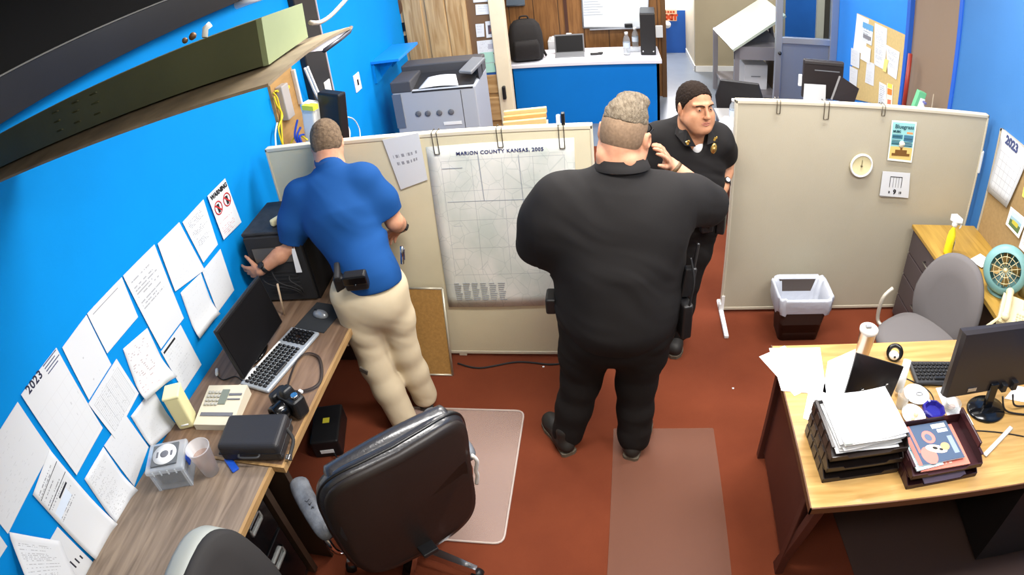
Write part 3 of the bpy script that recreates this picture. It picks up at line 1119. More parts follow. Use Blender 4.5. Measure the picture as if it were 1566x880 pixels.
# ---- camera with neck strap
cm = empty('photo_camera', (-1.41, 1.735, ZD), math.radians(-25), 'black photo camera with its strap in a loop on the desk edge', 'camera')
MB().box((0, 0, .045), (.13, .06, .085), None, .014, 3).box((-.05, -.012, .048), (.035, .07, .08), None, .012, 3).build('body', BLACKP, cm)
MB().box((0, 0, .098), (.05, .055, .035), None, .010, 3, (.6, .8)).build('viewfinder_hump', BLACKP, cm)
MB().lathe([(.036, 0), (.038, .01), (.036, .05), (.034, .055), (.028, .055), (.02, .045), (.001, .043)], (0, -.03, .045), 28, rot3(PI / 2)).build('lens', BLACKG, cm)
MB().cyl((.045, 0, .086), .013, .016).build('dial', STEEL, cm)
cm.scale = (1.25, 1.25, 1.25)
sc_ = [on_z(x, y, ZD + .012) for x, y in [(437, 602), (446, 570), (456, 549), (470, 540), (486, 545), (492, 562), (490, 583), (478, 594), (460, 599), (448, 600)]]
iv = Matrix.Rotation(math.radians(25), 3, 'Z')
pts = [iv @ (p - cm.location) / 1.25 for p in sc_]
pts = [Vector((-.04, .02, .07))] + pts + [Vector((.05, .02, .07))]
b = MB(); cp = catmull(pts, 6)
b.tube(cp, .006, 8, flat=.25); b.build('neck_strap', mat('black strap', (44, 32, 26), .6), cm)
MB().box(tuple(pts[-3]), (.02, .012, .01), None, .002).build('strap_tag', WHITEP, cm)

# ---- beige adding machine / phone
ph = empty('desk_calculator', (-1.785, 1.69, ZD), math.radians(6), 'flat beige office machine with grey keys, behind the black case', 'office machine')
BEI = mat('aged beige plastic', (216, 208, 186), .5)
b = MB().loft([[(-.11, -.12, .0), (.11, -.12, .0), (.11, .12, .0), (-.11, .12, .0)], [(-.11, -.12, .035), (.11, -.12, .035), (.11, .12, .06), (-.11, .12, .06)]], smooth=False); b.build('body', BEI, ph)
Mk = rot3(math.atan2(.025, .24))
b = MB()
for i in range(4):
    for j in range(4):
        b.box((-.085 + i * .02, .0 + j * .024, .052 + .0025 * j), (.015, .016, .008), Mk, .002, 1)
b.build('keys', mat('grey beige keys', (176, 174, 166), .5), ph)
MB().box((.005, .045, .054), (.04, .09, .006), Mk).build('display', mat('grey green display', (120, 128, 118), .3), ph)
MB().box((.065, .06, .056), (.07, .012, .004), Mk).box((.065, .03, .054), (.07, .006, .004), Mk).box((.0, -.06, .044), (.18, .02, .003), Mk).build('label_strips', INKG, ph)
cable('cord', [(.02, .12, .03), (.03, .18, .008), (.10, .22, .006), (.05, .30, .006)], .004, BEI, parent=ph)

# ---- black hard case
hc = empty('equipment_case', (-1.50, 1.515, ZD), math.radians(8), 'black hard case with rounded edges at the desk corner behind the leather chair', 'case')
MB().box((0, 0, .05), (.30, .20, .10), None, .022, 4).build('shell', mat('black nylon', (38, 37, 40), .5, bump=.1, bscale=300), hc)
MB().box((0, 0, .052), (.305, .205, .008), None, .003).build('zip_seam', BLACKP, hc)
b = MB().tube(catmull([(.05, -.10, .05), (.04, -.118, .05), (-.04, -.118, .05), (-.05, -.10, .05)], 6), .005, 8); b.build('handle', mat('dark grey plastic', (60, 60, 62), .5), hc)
b = MB().tube(catmull([(.15, .03, .07), (.175, .0, .03), (.17, -.06, .01), (.18, -.1, .012)], 6), .008, 8, flat=.4); b.build('strap', BLACKM, hc)
MB().box((.165, -.085, .014), (.02, .03, .01), None, .003).build('strap_buckle', STEEL, hc)

# ---- pale yellow box standing
o = empty('yellow_box', (-1.955, 1.60, ZD), math.radians(24), 'pale yellow upright plastic box against the blue wall behind the clear box', 'box')
MB().box((0, 0, .10), (.085, .10, .20), None, .014, 3).build('body', mat('pale yellow plastic', (226, 220, 168), .5), o)
MB().box((.0, .0, .196), (.089, .104, .018), None, .008, 3).build('lid', mat('pale yellow plastic lid', (236, 230, 180), .5), o)
MB().tube([(-.02, -.051, .03), (.02, -.051, .03)], .004, 8).build('latch', WHITEP, o)

# ---- clear storage box with a disc on top
CLEAR = mat('frosted clear plastic', (222, 230, 240), .2, alpha=.20)
CLEAR2 = mat('frosted clear ribs', (224, 232, 240), .25, alpha=.5)
sb = empty('storage_box', (-1.835, 1.285, ZD), math.radians(22), 'clear plastic storage box with a disc on its lid, on the grey-brown desk', 'storage box')
w_, d_, h_ = .17, .15, .105
b = MB()
b.span((-w_ / 2, -d_ / 2, 0), (w_ / 2, d_ / 2, .004)).span((-w_ / 2, -d_ / 2, 0), (-w_ / 2 + .004, d_ / 2, h_)).span((w_ / 2 - .004, -d_ / 2, 0), (w_ / 2, d_ / 2, h_)).span((-w_ / 2, -d_ / 2, 0), (w_ / 2, -d_ / 2 + .004, h_)).span((-w_ / 2, d_ / 2 - .004, 0), (w_ / 2, d_ / 2, h_))
for sx in (-1, 1):
    for sy in (-1, 1):
        b.box((sx * w_ * .46, sy * d_ * .46, h_ / 2), (.02, .02, h_), None, .004)
b.build('body', CLEAR, sb)
b = MB()
for k in range(4):
    b.box((-w_ * .33 + k * w_ * .22, -d_ / 2 - .011, h_ + .008), (.006, .004, .024))
for sx in (-1, 1):
    b.box((sx * w_ * .47, -d_ / 2, h_ / 2), (.012, .006, h_))
b.build('ribs', CLEAR2, sb)
b = MB().box((0, 0, h_ + .012), (w_ + .022, d_ + .022, .026), None, .008, 3)
b.build('lid', mat('frosted lid', (224, 232, 240), .25, alpha=.34), sb)
for sx in (-1, 1):
    MB().box((sx * (w_ / 2 + .012), 0, h_ - .012), (.008, .05, .045), None, .003).build('clip', mat('blue clip', (30, 80, 190), .4), sb)
MB().box((-.005, 0, .05), (w_ * .72, d_ * .72, .08), None, .004).build('contents', mat('grey disc cases', (70, 72, 76), .4), sb)
dc = empty('compact_disc', (-1.835, 1.285, ZD + h_ + .0255), .4, 'white compact disc in a dark slim case on the clear storage box', 'disc')
MB().box((0, 0, .004), (.13, .125, .007), None, .002).build('slim_case', mat('smoked case', (96, 100, 104), .2), dc)
MB().lathe([(.011, .008), (.06, .008), (.06, .0095), (.011, .0095)], (0, 0, 0), 40).build('disc', mat('white disc', (236, 238, 240), .25), dc)
MB().lathe([(.011, .0096), (.021, .0096), (.021, .0101), (.011, .0101)], (0, 0, 0), 32).box((.036, 0, .0099), (.012, .03, .0006)).box((-.036, 0, .0099), (.010, .034, .0006)).build('print', INKG, dc)

# ---- frosted cup
cu = empty('plastic_cup', (-1.67, 1.335, ZD), 0, 'tall frosted plastic cup between the clear box and the black case', 'cup')
MB().lathe([(.001, .004), (.038, .004), (.055, .15), (.058, .152), (.058, .156), (.054, .156), (.034, .0), (.001, .0)], (0, 0, 0), 36, closed=False).build('cup_wall', mat('frosted cup plastic', (222, 220, 222), .3, alpha=.42), cu)
MB().lathe([(.038, .04), (.046, .10), (.0465, .10), (.0385, .04)], (0, 0, 0), 36, closed=False).build('printed_band', mat('pale orange print', (226, 190, 176), .5, alpha=.35), cu)
o = MB().box((0, 0, .006), (.035, .10, .012), None, .005).build('blue_folder_clip', mat('blue plastic', (30, 84, 196), .4)); p = on_z(362, 680, ZD); o.location = (-1.585, 1.385, ZD); o.rotation_euler = (0, 0, .9); tag(o, 'small blue plastic piece lying beside the black case', 'clip')
o = MB().cyl((0, 0, 0), .009, .04, M=rot3(PI / 2)).box((0, -.045, 0), (.010, .012, .006)).build('cable_plug', WHITEP); o.location = (-1.975, 1.965, ZD + .010); o.rotation_euler = (0, 0, .5); tag(o, 'little white plug on the desk under the monitor', 'plug')
cable('plug_wire', [(-1.96, 1.93, ZD + .004), (-1.90, 1.90, ZD + .004), (-1.84, 1.93, ZD + .004), (-1.78, 1.90, ZD + .004)], .003, BLACKM, 'thin dark wire on the desk beside the white plug', 'cable')
o = MB().lathe([(.001, 0), (.03, 0), (.034, .006), (.034, .035), (.028, .042), (.001, .042)], (0, 0, 0)).build('tape_roll', mat('white tape', (232, 230, 220), .5)); p = on_z(383, 440, ZD); o.location = (-1.955, 2.47, ZD); tag(o, 'small round white roll between the computer tower and the monitor', 'tape roll')
# pen or stylus sticking up behind the monitor
o = MB().tube([(0, 0, 0), (.02, .01, .2)], .006, 8).build('pen', mat('tan pen', (196, 170, 140), .4)); o.location = (-1.78, 2.44, ZD); tag(o, 'tan pen leaning on the computer tower', 'pen')

# ---- power supply box under the desk
ub = empty('battery_backup', (-1.63, 2.22, 0), math.radians(14), 'black battery backup box on the carpet under the computer desk', 'power supply')
MB().box((0, 0, .065), (.17, .30, .13), None, .012, 3).build('body', BLACKP, ub)
MB().box((.0, .02, .131), (.04, .04, .002)).build('warning_label', mat('yellow sticker', (206, 196, 60), .5), ub)
MB().box((0, -.151, .05), (.08, .003, .025)).build('front_label', WHITEP, ub)
cable('cord', [(.04, -.16, .04), (.10, -.30, .008), (.08, -.5, .008), (-.06, -.6, .008)], .005, BLACKP, parent=ub)
# ================= partitions =================
FABL = mat('cream partition fabric', (224, 215, 184), .95, spec=.1, var=.06, vscale=3, bump=.15, bscale=300)
FABR = mat('grey beige partition fabric', (182, 174, 154), .95, spec=.1, var=.05, vscale=2, bump=.15, bscale=300)
FRM = mat('cream metal frame', (214, 206, 184), .5)
FRMR = mat('grey cream metal frame', (196, 188, 168), .5)
YL = 3.0
def partition(name, x0, x1, y, z1, fab, frm, label, z0=.02, rz=0.0):
    r = empty(name, (x0, y, 0), rz, label, 'partition')
    w = x1 - x0
    MB().span((.012, -.018, z0 + .02), (w - .012, .018, z1 - .02)).build('fabric_panel', fab, r)
    b = MB()
    b.span((0, -.024, z0), (.014, .024, z1), .004).span((w - .014, -.024, z0), (w, .024, z1), .004).span((0, -.024, z1 - .022), (w, .024, z1), .004).span((0, -.022, z0), (w, .022, z0 + .022), .003)
    b.build('frame', frm, r)
    return r
pl = partition('office_partition', -1.93, -.105, YL, 1.505, FABL, FRM, 'cream fabric office partition with the county map pinned on it')
for xx in (.95, 1.6):
    MB().box((xx, .10, .011), (.05, .24, .022), None, .004).build('foot', FRM, pl)
pr = partition('office_partition', .70, 2.425, 3.44, 1.485, FABR, FRMR, 'grey-beige fabric office partition with the trash bin in front')
MB().box((.005, -.10, .012), (.03, .40, .024), None, .005).box((.005, 0, .04), (.03, .05, .06)).build('foot', WHITEP, pr)
MB().box((1.50, -.06, .012), (.035, .30, .024), None, .005).build('foot', WHITEP, pr)
MB().box((1.726, 0, 1.16), (.03, .05, .16), None, .008).build('edge_bracket', WHITEP, pr)
MB().prism([(0.0, -.026, .0), (.02, -.026, .0), (.02, -.026, .14), (0, -.026, .14)], (0, -.004, 0)).build('corner_plate', WHITEP, pr)

HOOKM = mat('grey wire', (120, 112, 96), .35, metal=.7)
def hook(px, py, Y, zt, L, label, gap=.022):
    p = on_y(px, py, Y)
    r = empty('partition_hook', (p.x, Y, zt), 0, label, 'hook')
    b = MB()
    for s in (-1, 1):
        b.tube([(s * gap / 2, -.030, -L), (s * gap / 2, -.030, .004), (s * gap / 2, .030, .004), (s * gap / 2, .030, -.05)], .0026, 6)
    b.tube([(-gap / 2, -.030, -L), (gap / 2, -.030, -L)], .0026, 6)
    b.build('wire', HOOKM, r)
    return r
HK = 'wire hooks over the partitions'
hook(666, 205, YL, 1.507, .12, 'wire hook over the cream partition at the left end of the map', .026)
hook(764, 197, YL, 1.507, .10, 'wire hook over the cream partition above the middle of the map', .026)
h = hook(858, 190, YL, 1.507, .12, 'wire hook with a black and white clip, right end of the map', .026)
MB().box((-.012, 0, .025), (.02, .03, .05), None, .004).build('white_clip', WHITEP, h)
MB().box((.012, 0, .03), (.018, .03, .065), None, .004).build('black_clip', BLACKP, h)
hook(1189, 160, 3.44, 1.487, .075, 'wire hook over the grey-beige partition, nearest the officers', .02)
hook(1262, 165, 3.44, 1.487, .10, 'wider wire hook over the middle of the grey-beige partition', .03)
hook(1348, 172, 3.44, 1.487, .06, 'short wire hook over the grey-beige partition next to the poster', .02)

# ---- county map
def map_mat():
    m = paper_mat('county map print', base=(240, 241, 238), rows=44, fill=.28, ramp=.10, seed=20, wordscale=40, x0=.08, x1=1.2, y0=.22, y1=.9, grid=(4, 4, .003, .09, .93, .22, .91), gridink=(172, 176, 184))
    nt = m.node_tree
    b = nt.nodes['Principled BSDF']
    src = b.inputs['Base Color'].links[0].from_socket
    uv = [n for n in nt.nodes if n.type == 'UVMAP'][0]
    n = nt.nodes.new('ShaderNodeTexNoise'); n.inputs['Scale'].default_value = 3.2; n.inputs['Detail'].default_value = 7
    nt.links.new(uv.outputs[0], n.inputs['Vector'])
    cr = nt.nodes.new('ShaderNodeValToRGB')
    cr.color_ramp.elements[0].color = (*lin((220, 227, 221)), 1); cr.color_ramp.elements[0].position = .35
    cr.color_ramp.elements[1].color = (*lin((250, 249, 245)), 1); cr.color_ramp.elements[1].position = .6
    nt.links.new(n.outputs['Fac'], cr.inputs['Fac'])
    v = nt.nodes.new('ShaderNodeTexVoronoi'); v.feature = 'DISTANCE_TO_EDGE'; v.inputs['Scale'].default_value = 11
    nt.links.new(uv.outputs[0], v.inputs['Vector'])
    lt = nt.nodes.new('ShaderNodeMath'); lt.operation = 'LESS_THAN'; lt.inputs[1].default_value = .018
    nt.links.new(v.outputs['Distance'], lt.inputs[0])
    ml = nt.nodes.new('ShaderNodeMath'); ml.operation = 'MULTIPLY'; ml.inputs[1].default_value = .24
    nt.links.new(lt.outputs[0], ml.inputs[0])
    m1 = nt.nodes.new('ShaderNodeMixRGB'); m1.blend_type = 'MULTIPLY'; m1.inputs[0].default_value = 1
    nt.links.new(src, m1.inputs[1]); nt.links.new(cr.outputs[0], m1.inputs[2])
    m2 = nt.nodes.new('ShaderNodeMixRGB'); m2.inputs[2].default_value = (*lin((150, 165, 160)), 1)
    nt.links.new(ml.outputs[0], m2.inputs[0]); nt.links.new(m1.outputs[0], m2.inputs[1])
    nt.links.new(m2.outputs[0], b.inputs['Base Color'])
    return m
yf = YL - .026
mp_ = empty('county_map', (-.60, yf + .006, .40), 0, 'large county map sheet hanging on the cream partition', 'map')
A = [(-.405, -.012, .0), (.375, -.014, .012), (.40, 0, 1.04), (-.37, 0, 1.03)]
MB().sheet(*A, 14, 14, lambda u, v: .003 * (1 - v) ** 2 * math.sin(u * 5)).build('sheet', map_mat(), mp_)
b = MB(); text_mb(b, 'MARION COUNTY KANSAS, 2005', (.015, -.006, .975), (1, 0, .01), (0, 0, 1), .0205, bold=.0006, spacing=1.10)
b.build('title', mat('navy title print', (52, 58, 110), .7), mp_)
b = MB()
for k in range(6):
    for r_ in range(9):
        ln = .030 + .012 * ((k * 7 + r_ * 5) % 4) / 3
        x0 = -.345 + k * .052
        b.span((x0, -.0185, .055 + r_ * .0145), (x0 + ln, -.0165, .0585 + r_ * .0145))
b.build('legend_print', mat('faint grey print', (150, 155, 163), .7), mp_)
b = MB()
for (x0, z0, x1, z1) in ((-.10, .70, -.096, .97), (-.30, .70, .31, .703), (.16, .52, .163, .60), (.16, .52, .22, .523), (-.30, .34, .31, .342), (.11, .35, .113, .96), (-.30, .90, -.19, .903), (-.29, .55, -.12, .552), (-.06, .47, .1, .472), (.22, .30, .223, .36)):
    b.span((x0, -.0075, z0), (x1, -.0070, z1))
b.build('road_print', mat('grey road print', (158, 165, 176), .7), mp_)

def flat_paper(pix, Y, m, label, name='paper', cat='paper', group=None, off=.0):
    P = [on_y(px, py, Y) for px, py in pix]
    c = sum(P, Vector()) / 4
    return tag(MB().sheet(*P, 1, 1).build(name, m, origin=c), label, cat, group)
flat_paper([(613, 290), (654, 275), (640, 203), (585, 214)], yf - .004, paper_mat('small month table', rows=7, fill=.5, ramp=.45, seed=31, wordscale=14, x0=.12, x1=1.1, y0=.12, y1=.82, ink=(120, 120, 130)), 'tilted white calendar page left of the county map', 'calendar_page', 'calendar')

# ---- cork board leaning on the cream partition
cb = empty('cork_board', (-1.17, 2.86, 0), 0, 'small framed cork board leaning on the cream partition by the floor', 'cork board')
P = [Vector((-.14, -.015, 0)), Vector((.125, -.06, 0)), Vector((.125, .09, .50)), Vector((-.14, .09, .50))]
P = [on_z(638, 556, .004), on_z(696, 562, .004), on_y(677, 441, 2.955), on_y(622, 440, 2.955)]
P[0].y = P[1].y = 2.80
P[0].x = -1.26
P = [p - cb.location for p in P]
CORK = mat('cork', (176, 132, 70), .9, var=.25, vscale=60, bump=.2)
MB().sheet(*P, 1, 1, thick=.012).build('cork_sheet', CORK, cb)
nn = (P[1] - P[0]).cross(P[3] - P[0]).normalized() * .009
fr = MB()
for i in range(4):
    fr.tube([P[i] + nn, P[(i + 1) % 4] + nn], .008, 6)
fr.build('frame', mat('pale frame metal', (196, 190, 170), .35, metal=.4), cb)
cable('floor_cable', [(-1.0, 2.90, .006), (-.85, 2.86, .006), (-.62, 2.92, .006), (-.4, 2.90, .006), (-.25, 2.94, .006)], .006, BLACKM, 'dark cable lying on the carpet under the cream partition', 'cable')

# ---- things pinned on the right partition
yr = 3.44 - .026
# poster (plain festival-style stand-in with the same words and colours)
po = flat_paper([(1357, 245), (1394, 249), (1402, 187), (1364, 184)], yr - .002, paper_mat('poster print', base=(196, 226, 218), rows=0, blocks=[
    (0, 1, 0, 1, (232, 240, 232)), (.05, .95, .05, .96, (150, 206, 206)), (.05, .95, .05, .36, (226, 196, 120)),
    (.08, .5, .55, .66, (70, 120, 140)), (.55, .93, .50, .66, (74, 124, 150)), (.08, .4, .40, .50, (80, 130, 140)), (.6, .93, .38, .47, (96, 138, 150)), (.65, .9, .69, .74, (222, 150, 96))]), 'teal music poster on the grey-beige partition', 'poster', 'poster')
o0 = po.location.copy()
R_, U_ = (on_y(1402, 187, yr) - on_y(1364, 184, yr)).normalized(), (on_y(1364, 184, yr) - on_y(1357, 245, yr)).normalized()
b = MB(); text_mb(b, 'Bluegrass', R_ * .005 + U_ * .085 + Vector((0, -.003, 0)), R_, U_, .026, bold=.0006); text_mb(b, 'MUSIC', R_ * -.045 + U_ * .058 + Vector((0, -.003, 0)), R_, U_, .014, bold=.001)
for k in range(6):
    q = R_ * (-.075 + (k % 2) * .085) + U_ * (.03 - k * .012) + Vector((0, -.003, 0))
    b.prism([q, q + R_ * .06, q + R_ * .06 + U_ * .004, q + U_ * .004], (0, -.0004, 0))
b.build('lettering', mat('dark teal print', (24, 70, 84), .7), po)
b = MB().lathe([(.001, 0), (.022, 0), (.022, .0008), (.001, .0008)], R_ * 0 - U_ * .018 + Vector((0, -.0025, 0)), 28, rot3(PI / 2))
b.build('round_emblem', mat('cream print', (240, 236, 214), .7), po)
b = MB()
for (w, h0, h1) in ((.13, -.095, -.078), (.085, -.078, -.055), (.015, -.055, -.03)):
    q = U_ * h0 + Vector((0, -.0022, 0))
    b.prism([q - R_ * w / 2, q + R_ * w / 2, q + R_ * w / 2 + U_ * (h1 - h0), q - R_ * w / 2 + U_ * (h1 - h0)], (0, -.0004, 0))
b.build('picture_print', mat('brown print', (120, 82, 36), .7), po)
dc = flat_paper([(1345, 299), (1389, 303), (1392, 265), (1350, 262)], yr - .006, paper_mat('day calendar sheet', rows=0), 'white desk-style calendar page below the teal poster', 'calendar_page', 'calendar')
R_, U_ = (on_y(1392, 265, yr) - on_y(1350, 262, yr)).normalized(), (on_y(1350, 262, yr) - on_y(1345, 300, yr)).normalized()
b = MB()
for x0, x1, z0, z1 in ((-.045, .045, .05, .055), (-.045, -.041, -.02, .05), (.041, .045, -.02, .05), (-.02, -.018, -.02, .05), (.0, .002, -.02, .05), (.02, .022, -.02, .05)):
    q = Vector((0, -.0022, 0)) + R_ * x0 + U_ * z0
    b.prism([q, q + R_ * (x1 - x0), q + R_ * (x1 - x0) + U_ * (z1 - z0), q + U_ * (z1 - z0)], (0, -.0004, 0))
text_mb(b, '9', U_ * -.065 + Vector((0, -.0024, 0)), R_, U_, .032, bold=.002); text_mb(b, '8', R_ * -.04 + U_ * -.062 + Vector((0, -.0024, 0)), R_, U_, .016, bold=.001); text_mb(b, '10', R_ * .04 + U_ * -.062 + Vector((0, -.0024, 0)), R_, U_, .016, bold=.001)
b.build('printing', INK, dc)
MB().box((0, .003, -.096 + .09), (.19, .004, .17)).build('pad', mat('grey card', (150, 146, 138), .8), dc)
p = on_y(1317, 253, yr)
dp = empty('wall_plaque', (p.x, yr, p.z), 0, 'round cream dial pinned on the grey-beige partition', 'dial')
MB().lathe([(.001, .0), (.078, .0), (.080, .006), (.074, .012), (.060, .008), (.001, .008)], (0, 0, 0), 40, rot3(PI / 2)).build('disc', mat('cream dial', (224, 214, 168), .5), dp)
MB().torus((0, -.009, 0), .071, .007, 40, 8, rot3(PI / 2)).build('rim', WHITEP, dp)
MB().sphere((0, -.010, 0), .007).box((0, -.010, .018), (.003, .002, .04)).build('hub', mat('brown dial hub', (96, 84, 60), .5), dp)

# ---- trash bin
tb = empty('trash_bin', (1.185, 3.205, 0), 0, 'brown trash bin with a white liner at the grey-beige partition', 'bin')
def rrect(w, d, r, z, n=6, jit=0.0, ph=0):
    out = []
    for cx, cy, a0 in ((1, 1, 0), (-1, 1, PI / 2), (-1, -1, PI), (1, -1, 3 * PI / 2)):
        for k in range(n):
            a = a0 + PI / 2 * k / (n - 1)
            out.append((cx * (w / 2 - r) + r * math.cos(a) + jit * math.sin(7 * a + ph), cy * (d / 2 - r) + r * math.sin(a) + jit * math.cos(5 * a + ph), z + jit * math.sin(9 * a + ph * 2)))
    return out
MB().loft([rrect(.27, .19, .03, 0), rrect(.285, .20, .03, .1), rrect(.345, .245, .04, .33), rrect(.352, .25, .04, .335), rrect(.335, .235, .04, .33), rrect(.275, .19, .03, .02)]).build('bin_body', mat('dark brown plastic', (52, 42, 38), .5), tb)
LIN = mat('white liner film', (186, 190, 200), .35, bump=.35, bscale=30)
rg = [rrect(.35, .25, .05, .225, 8, .010, 1), rrect(.372, .272, .055, .27, 8, .008, 2), rrect(.378, .278, .055, .335, 8, .006, 3), rrect(.365, .265, .05, .356, 8, .005, 3), rrect(.33, .23, .05, .33, 8, .005, 4), rrect(.30, .205, .05, .25, 8, .009, 5), rrect(.27, .18, .05, .15, 8, .008, 6), rrect(.20, .12, .04, .10, 8, .006, 6), rrect(.02, .015, .005, .095, 8, 0, 6)]
MB().loft(rg, caps=False).build('liner', LIN, tb)

# ---- drawer cabinet in the corner
ca = empty('drawer_cabinet', (2.215, 3.0, 0), 0, 'dark drawer cabinet with wooden top in the right corner', 'cabinet')
x0, x1, y0, y1 = -.255, .245, -.33, .37
TOPW = wood('olive oak top', (150, 116, 48), (178, 142, 66), 3, (9, .9, 9), .45)
MB().span((x0 - .01, y0, .70), (x1, y1 - .01, .725), .003).build('top', TOPW, ca)
CBS = mat('dark plum cabinet front', (72, 62, 64), .45)
MB().span((x0 + .01, y0 + .01, .03), (x1, y1 - .01, .70)).build('body', mat('grey cabinet steel', (150, 144, 132), .4), ca)
for k in range(4):
    z1 = .69 - k * .165
    dr = MB().span((x0 - .002, y0 + .03, z1 - .155), (x0 + .012, y1 - .03, z1), .003).build('drawer', CBS, ca)
    b = MB().tube([(x0 - .002, -.03, z1 - .075), (x0 - .024, -.03, z1 - .075), (x0 - .024, .085, z1 - .075), (x0 - .002, .085, z1 - .075)], .006, 8)
    b.build('drawer_pull', STEEL, dr)
# spray bottle
sp = empty('spray_bottle', (2.06, 3.02, .725), math.radians(60), 'yellow spray bottle with white trigger on the wooden cabinet top', 'bottle')
YEL = mat('yellow cleaner plastic', (238, 222, 40), .3)
MB().lathe([(.001, 0), (.040, 0), (.043, .01), (.043, .10), (.036, .14), (.016, .175), (.014, .19), (.001, .19)], (0, 0, 0), 28, sy=.66).build('bottle_body', YEL, sp)
MB().lathe([(.016, .185), (.018, .19), (.018, .21), (.012, .222)], (0, 0, 0), 20).loft([[(-.014, -.045, .222), (.014, -.045, .222), (.014, -.045, .240), (-.014, -.045, .240)], [(-.016, .0, .215), (.016, .0, .215), (.014, .0, .262), (-.014, .0, .262)], [(-.012, .035, .222), (.012, .035, .222), (.010, .035, .252), (-.010, .035, .252)]], smooth=False).build('spray_head', WHITEP, sp)
b = MB().tube(catmull([(0, -.03, .222), (0, -.042, .20), (0, -.036, .18)], 5), .005, 6); b.build('trigger', WHITEP, sp)
b = MB().box((0, -.030, .07), (.05, .004, .055), None, .002); b.build('label', mat('grey violet label', (150, 140, 150), .5), sp)

# ---- notice board on the right wall
bb = MB().span((XR - .02, 1.6, .66), (XR, 3.31, 1.44)).build('cork_wall_board', mat('brown cork fabric', (158, 132, 92), .95, spec=.1, var=.15, vscale=40), origin=(XR, 2.5, .66)); tag(bb, 'large brown cork board on the right wall above the cabinet', 'notice board')
MB().span((XR - .024, 3.295, .66), (XR, 3.315, 1.445)).span((XR - .024, 1.6, 1.43), (XR, 3.31, 1.445)).build('board_edge', mat('grey board edge', (170, 160, 140), .5), bb, origin=bb.location, loc=(0, 0, 0))
def rpaper(pix, m, label, name='paper', cat='paper', off=.03, group=None, fn=None):
    P = [on_x(px, py, XR - off) for px, py in pix]
    c = sum(P, Vector()) / 4
    return tag(MB().sheet(*P, 6 if fn else 1, 6 if fn else 1, fn).build(name, m, origin=c), label, cat, group)
rc = rpaper([(1511, 292), (1541, 318), (1575, 235), (1533, 197)], paper_mat('month calendar sheet two', rows=0, grid=(5, 5, .010, .1, .9, .08, .70), gridink=(140, 142, 150), base=(196, 199, 204)), '2023 calendar sheet on the brown cork board', 'wall_calendar', 'calendar', fn=lambda u, v: .01 * (1 - v) ** 2)
R_ = (on_x(1575, 235, XR) - on_x(1533, 197, XR)).normalized(); U_ = (on_x(1533, 197, XR) - on_x(1511, 292, XR)).normalized()
b = MB(); pc_ = on_x(1537, 218, XR - .034) - rc.location
text_mb(b, '2023', pc_, R_, U_, .055, 'LEFT', bold=.004); b.build('lettering', INKB, rc)
PHOTO = paper_mat('landscape photo', base=(240, 240, 236), rows=0, blocks=[(.14, .86, .12, .88, (150, 184, 200)), (.14, .86, .12, .45, (88, 110, 70)), (.3, .7, .3, .5, (190, 180, 70)), (.14, .86, .62, .88, (190, 208, 214))])
rpaper([(1538, 343), (1558, 365), (1570, 336), (1546, 316)], PHOTO, 'small landscape photo with white border on the brown cork board', 'photo_print', 'photo')
rpaper([(1558, 378), (1578, 398), (1586, 370), (1566, 352)], PT[1], 'white note at the right frame edge under the landscape photo')
rpaper([(1563, 300), (1580, 315), (1584, 300), (1566, 286)], mat('yellow note', (226, 220, 96), .7), 'yellow note at the right frame edge beside the calendar', 'sticky_note', 'note')

# ---- side table with the phone, between cabinet and desk
st = empty('side_table', (2.21, 2.33, 0), 0, 'low side table with wooden top under the beige phone', 'table')
MB().span((-.12, -.12, .705), (.25, .33, .735), .003).build('table_top', TOPW, st)
MB().span((-.10, -.10, 0), (.24, .31, .705)).build('body', DBROWN, st)
CRM = mat('cream phone plastic', (218, 208, 168), .45)
tp = empty('desk_phone', (2.20, 2.335, .735), math.radians(-36), 'cream corded desk phone on the side table by the grey chair', 'phone')
b = MB().loft([[(-.11, -.11, 0), (.13, -.11, 0), (.13, .11, 0), (-.11, .11, 0)], [(-.11, -.11, .025), (.13, -.11, .025), (.13, .11, .075), (-.11, .11, .075)]], smooth=False); b.build('base', CRM, tp)
Mk = rot3(math.atan2(.05, .22))
b = MB()
for i in range(3):
    for j in range(4):
        b.box((.0 + i * .017, -.07 + j * .02, .037 + j * .0046), (.012, .014, .006), Mk, .002, 1)
b.build('keypad', mat('pale keys', (190, 182, 150), .5), tp)
MB().box((.085, -.03, .046), (.05, .06, .004), Mk).build('display', mat('grey display', (120, 124, 126), .3), tp)
MB().box((.07, .06, .065), (.09, .05, .004), Mk).build('card', mat('cream card', (204, 196, 150), .6), tp)
b = MB().tube(catmull([(-.075, -.11, .075), (-.075, -.06, .092), (-.075, .0, .10), (-.075, .06, .105), (-.075, .11, .098)], 5), .02, 10, flat=.8)
b.sphere((-.075, -.105, .065), .026).sphere((-.075, .108, .09), .026)
b.build('handset', CRM, tp)
pts = []
for i in range(70):
    t = i / 69
    pts.append((-.10 - .06 * t + .008 * math.cos(i * 1.3), -.12 - .06 * t + .008 * math.sin(i * 1.3), .06 - .05 * t))
MB().tube(pts, .003, 5).build('coiled_cord', CRM, tp)

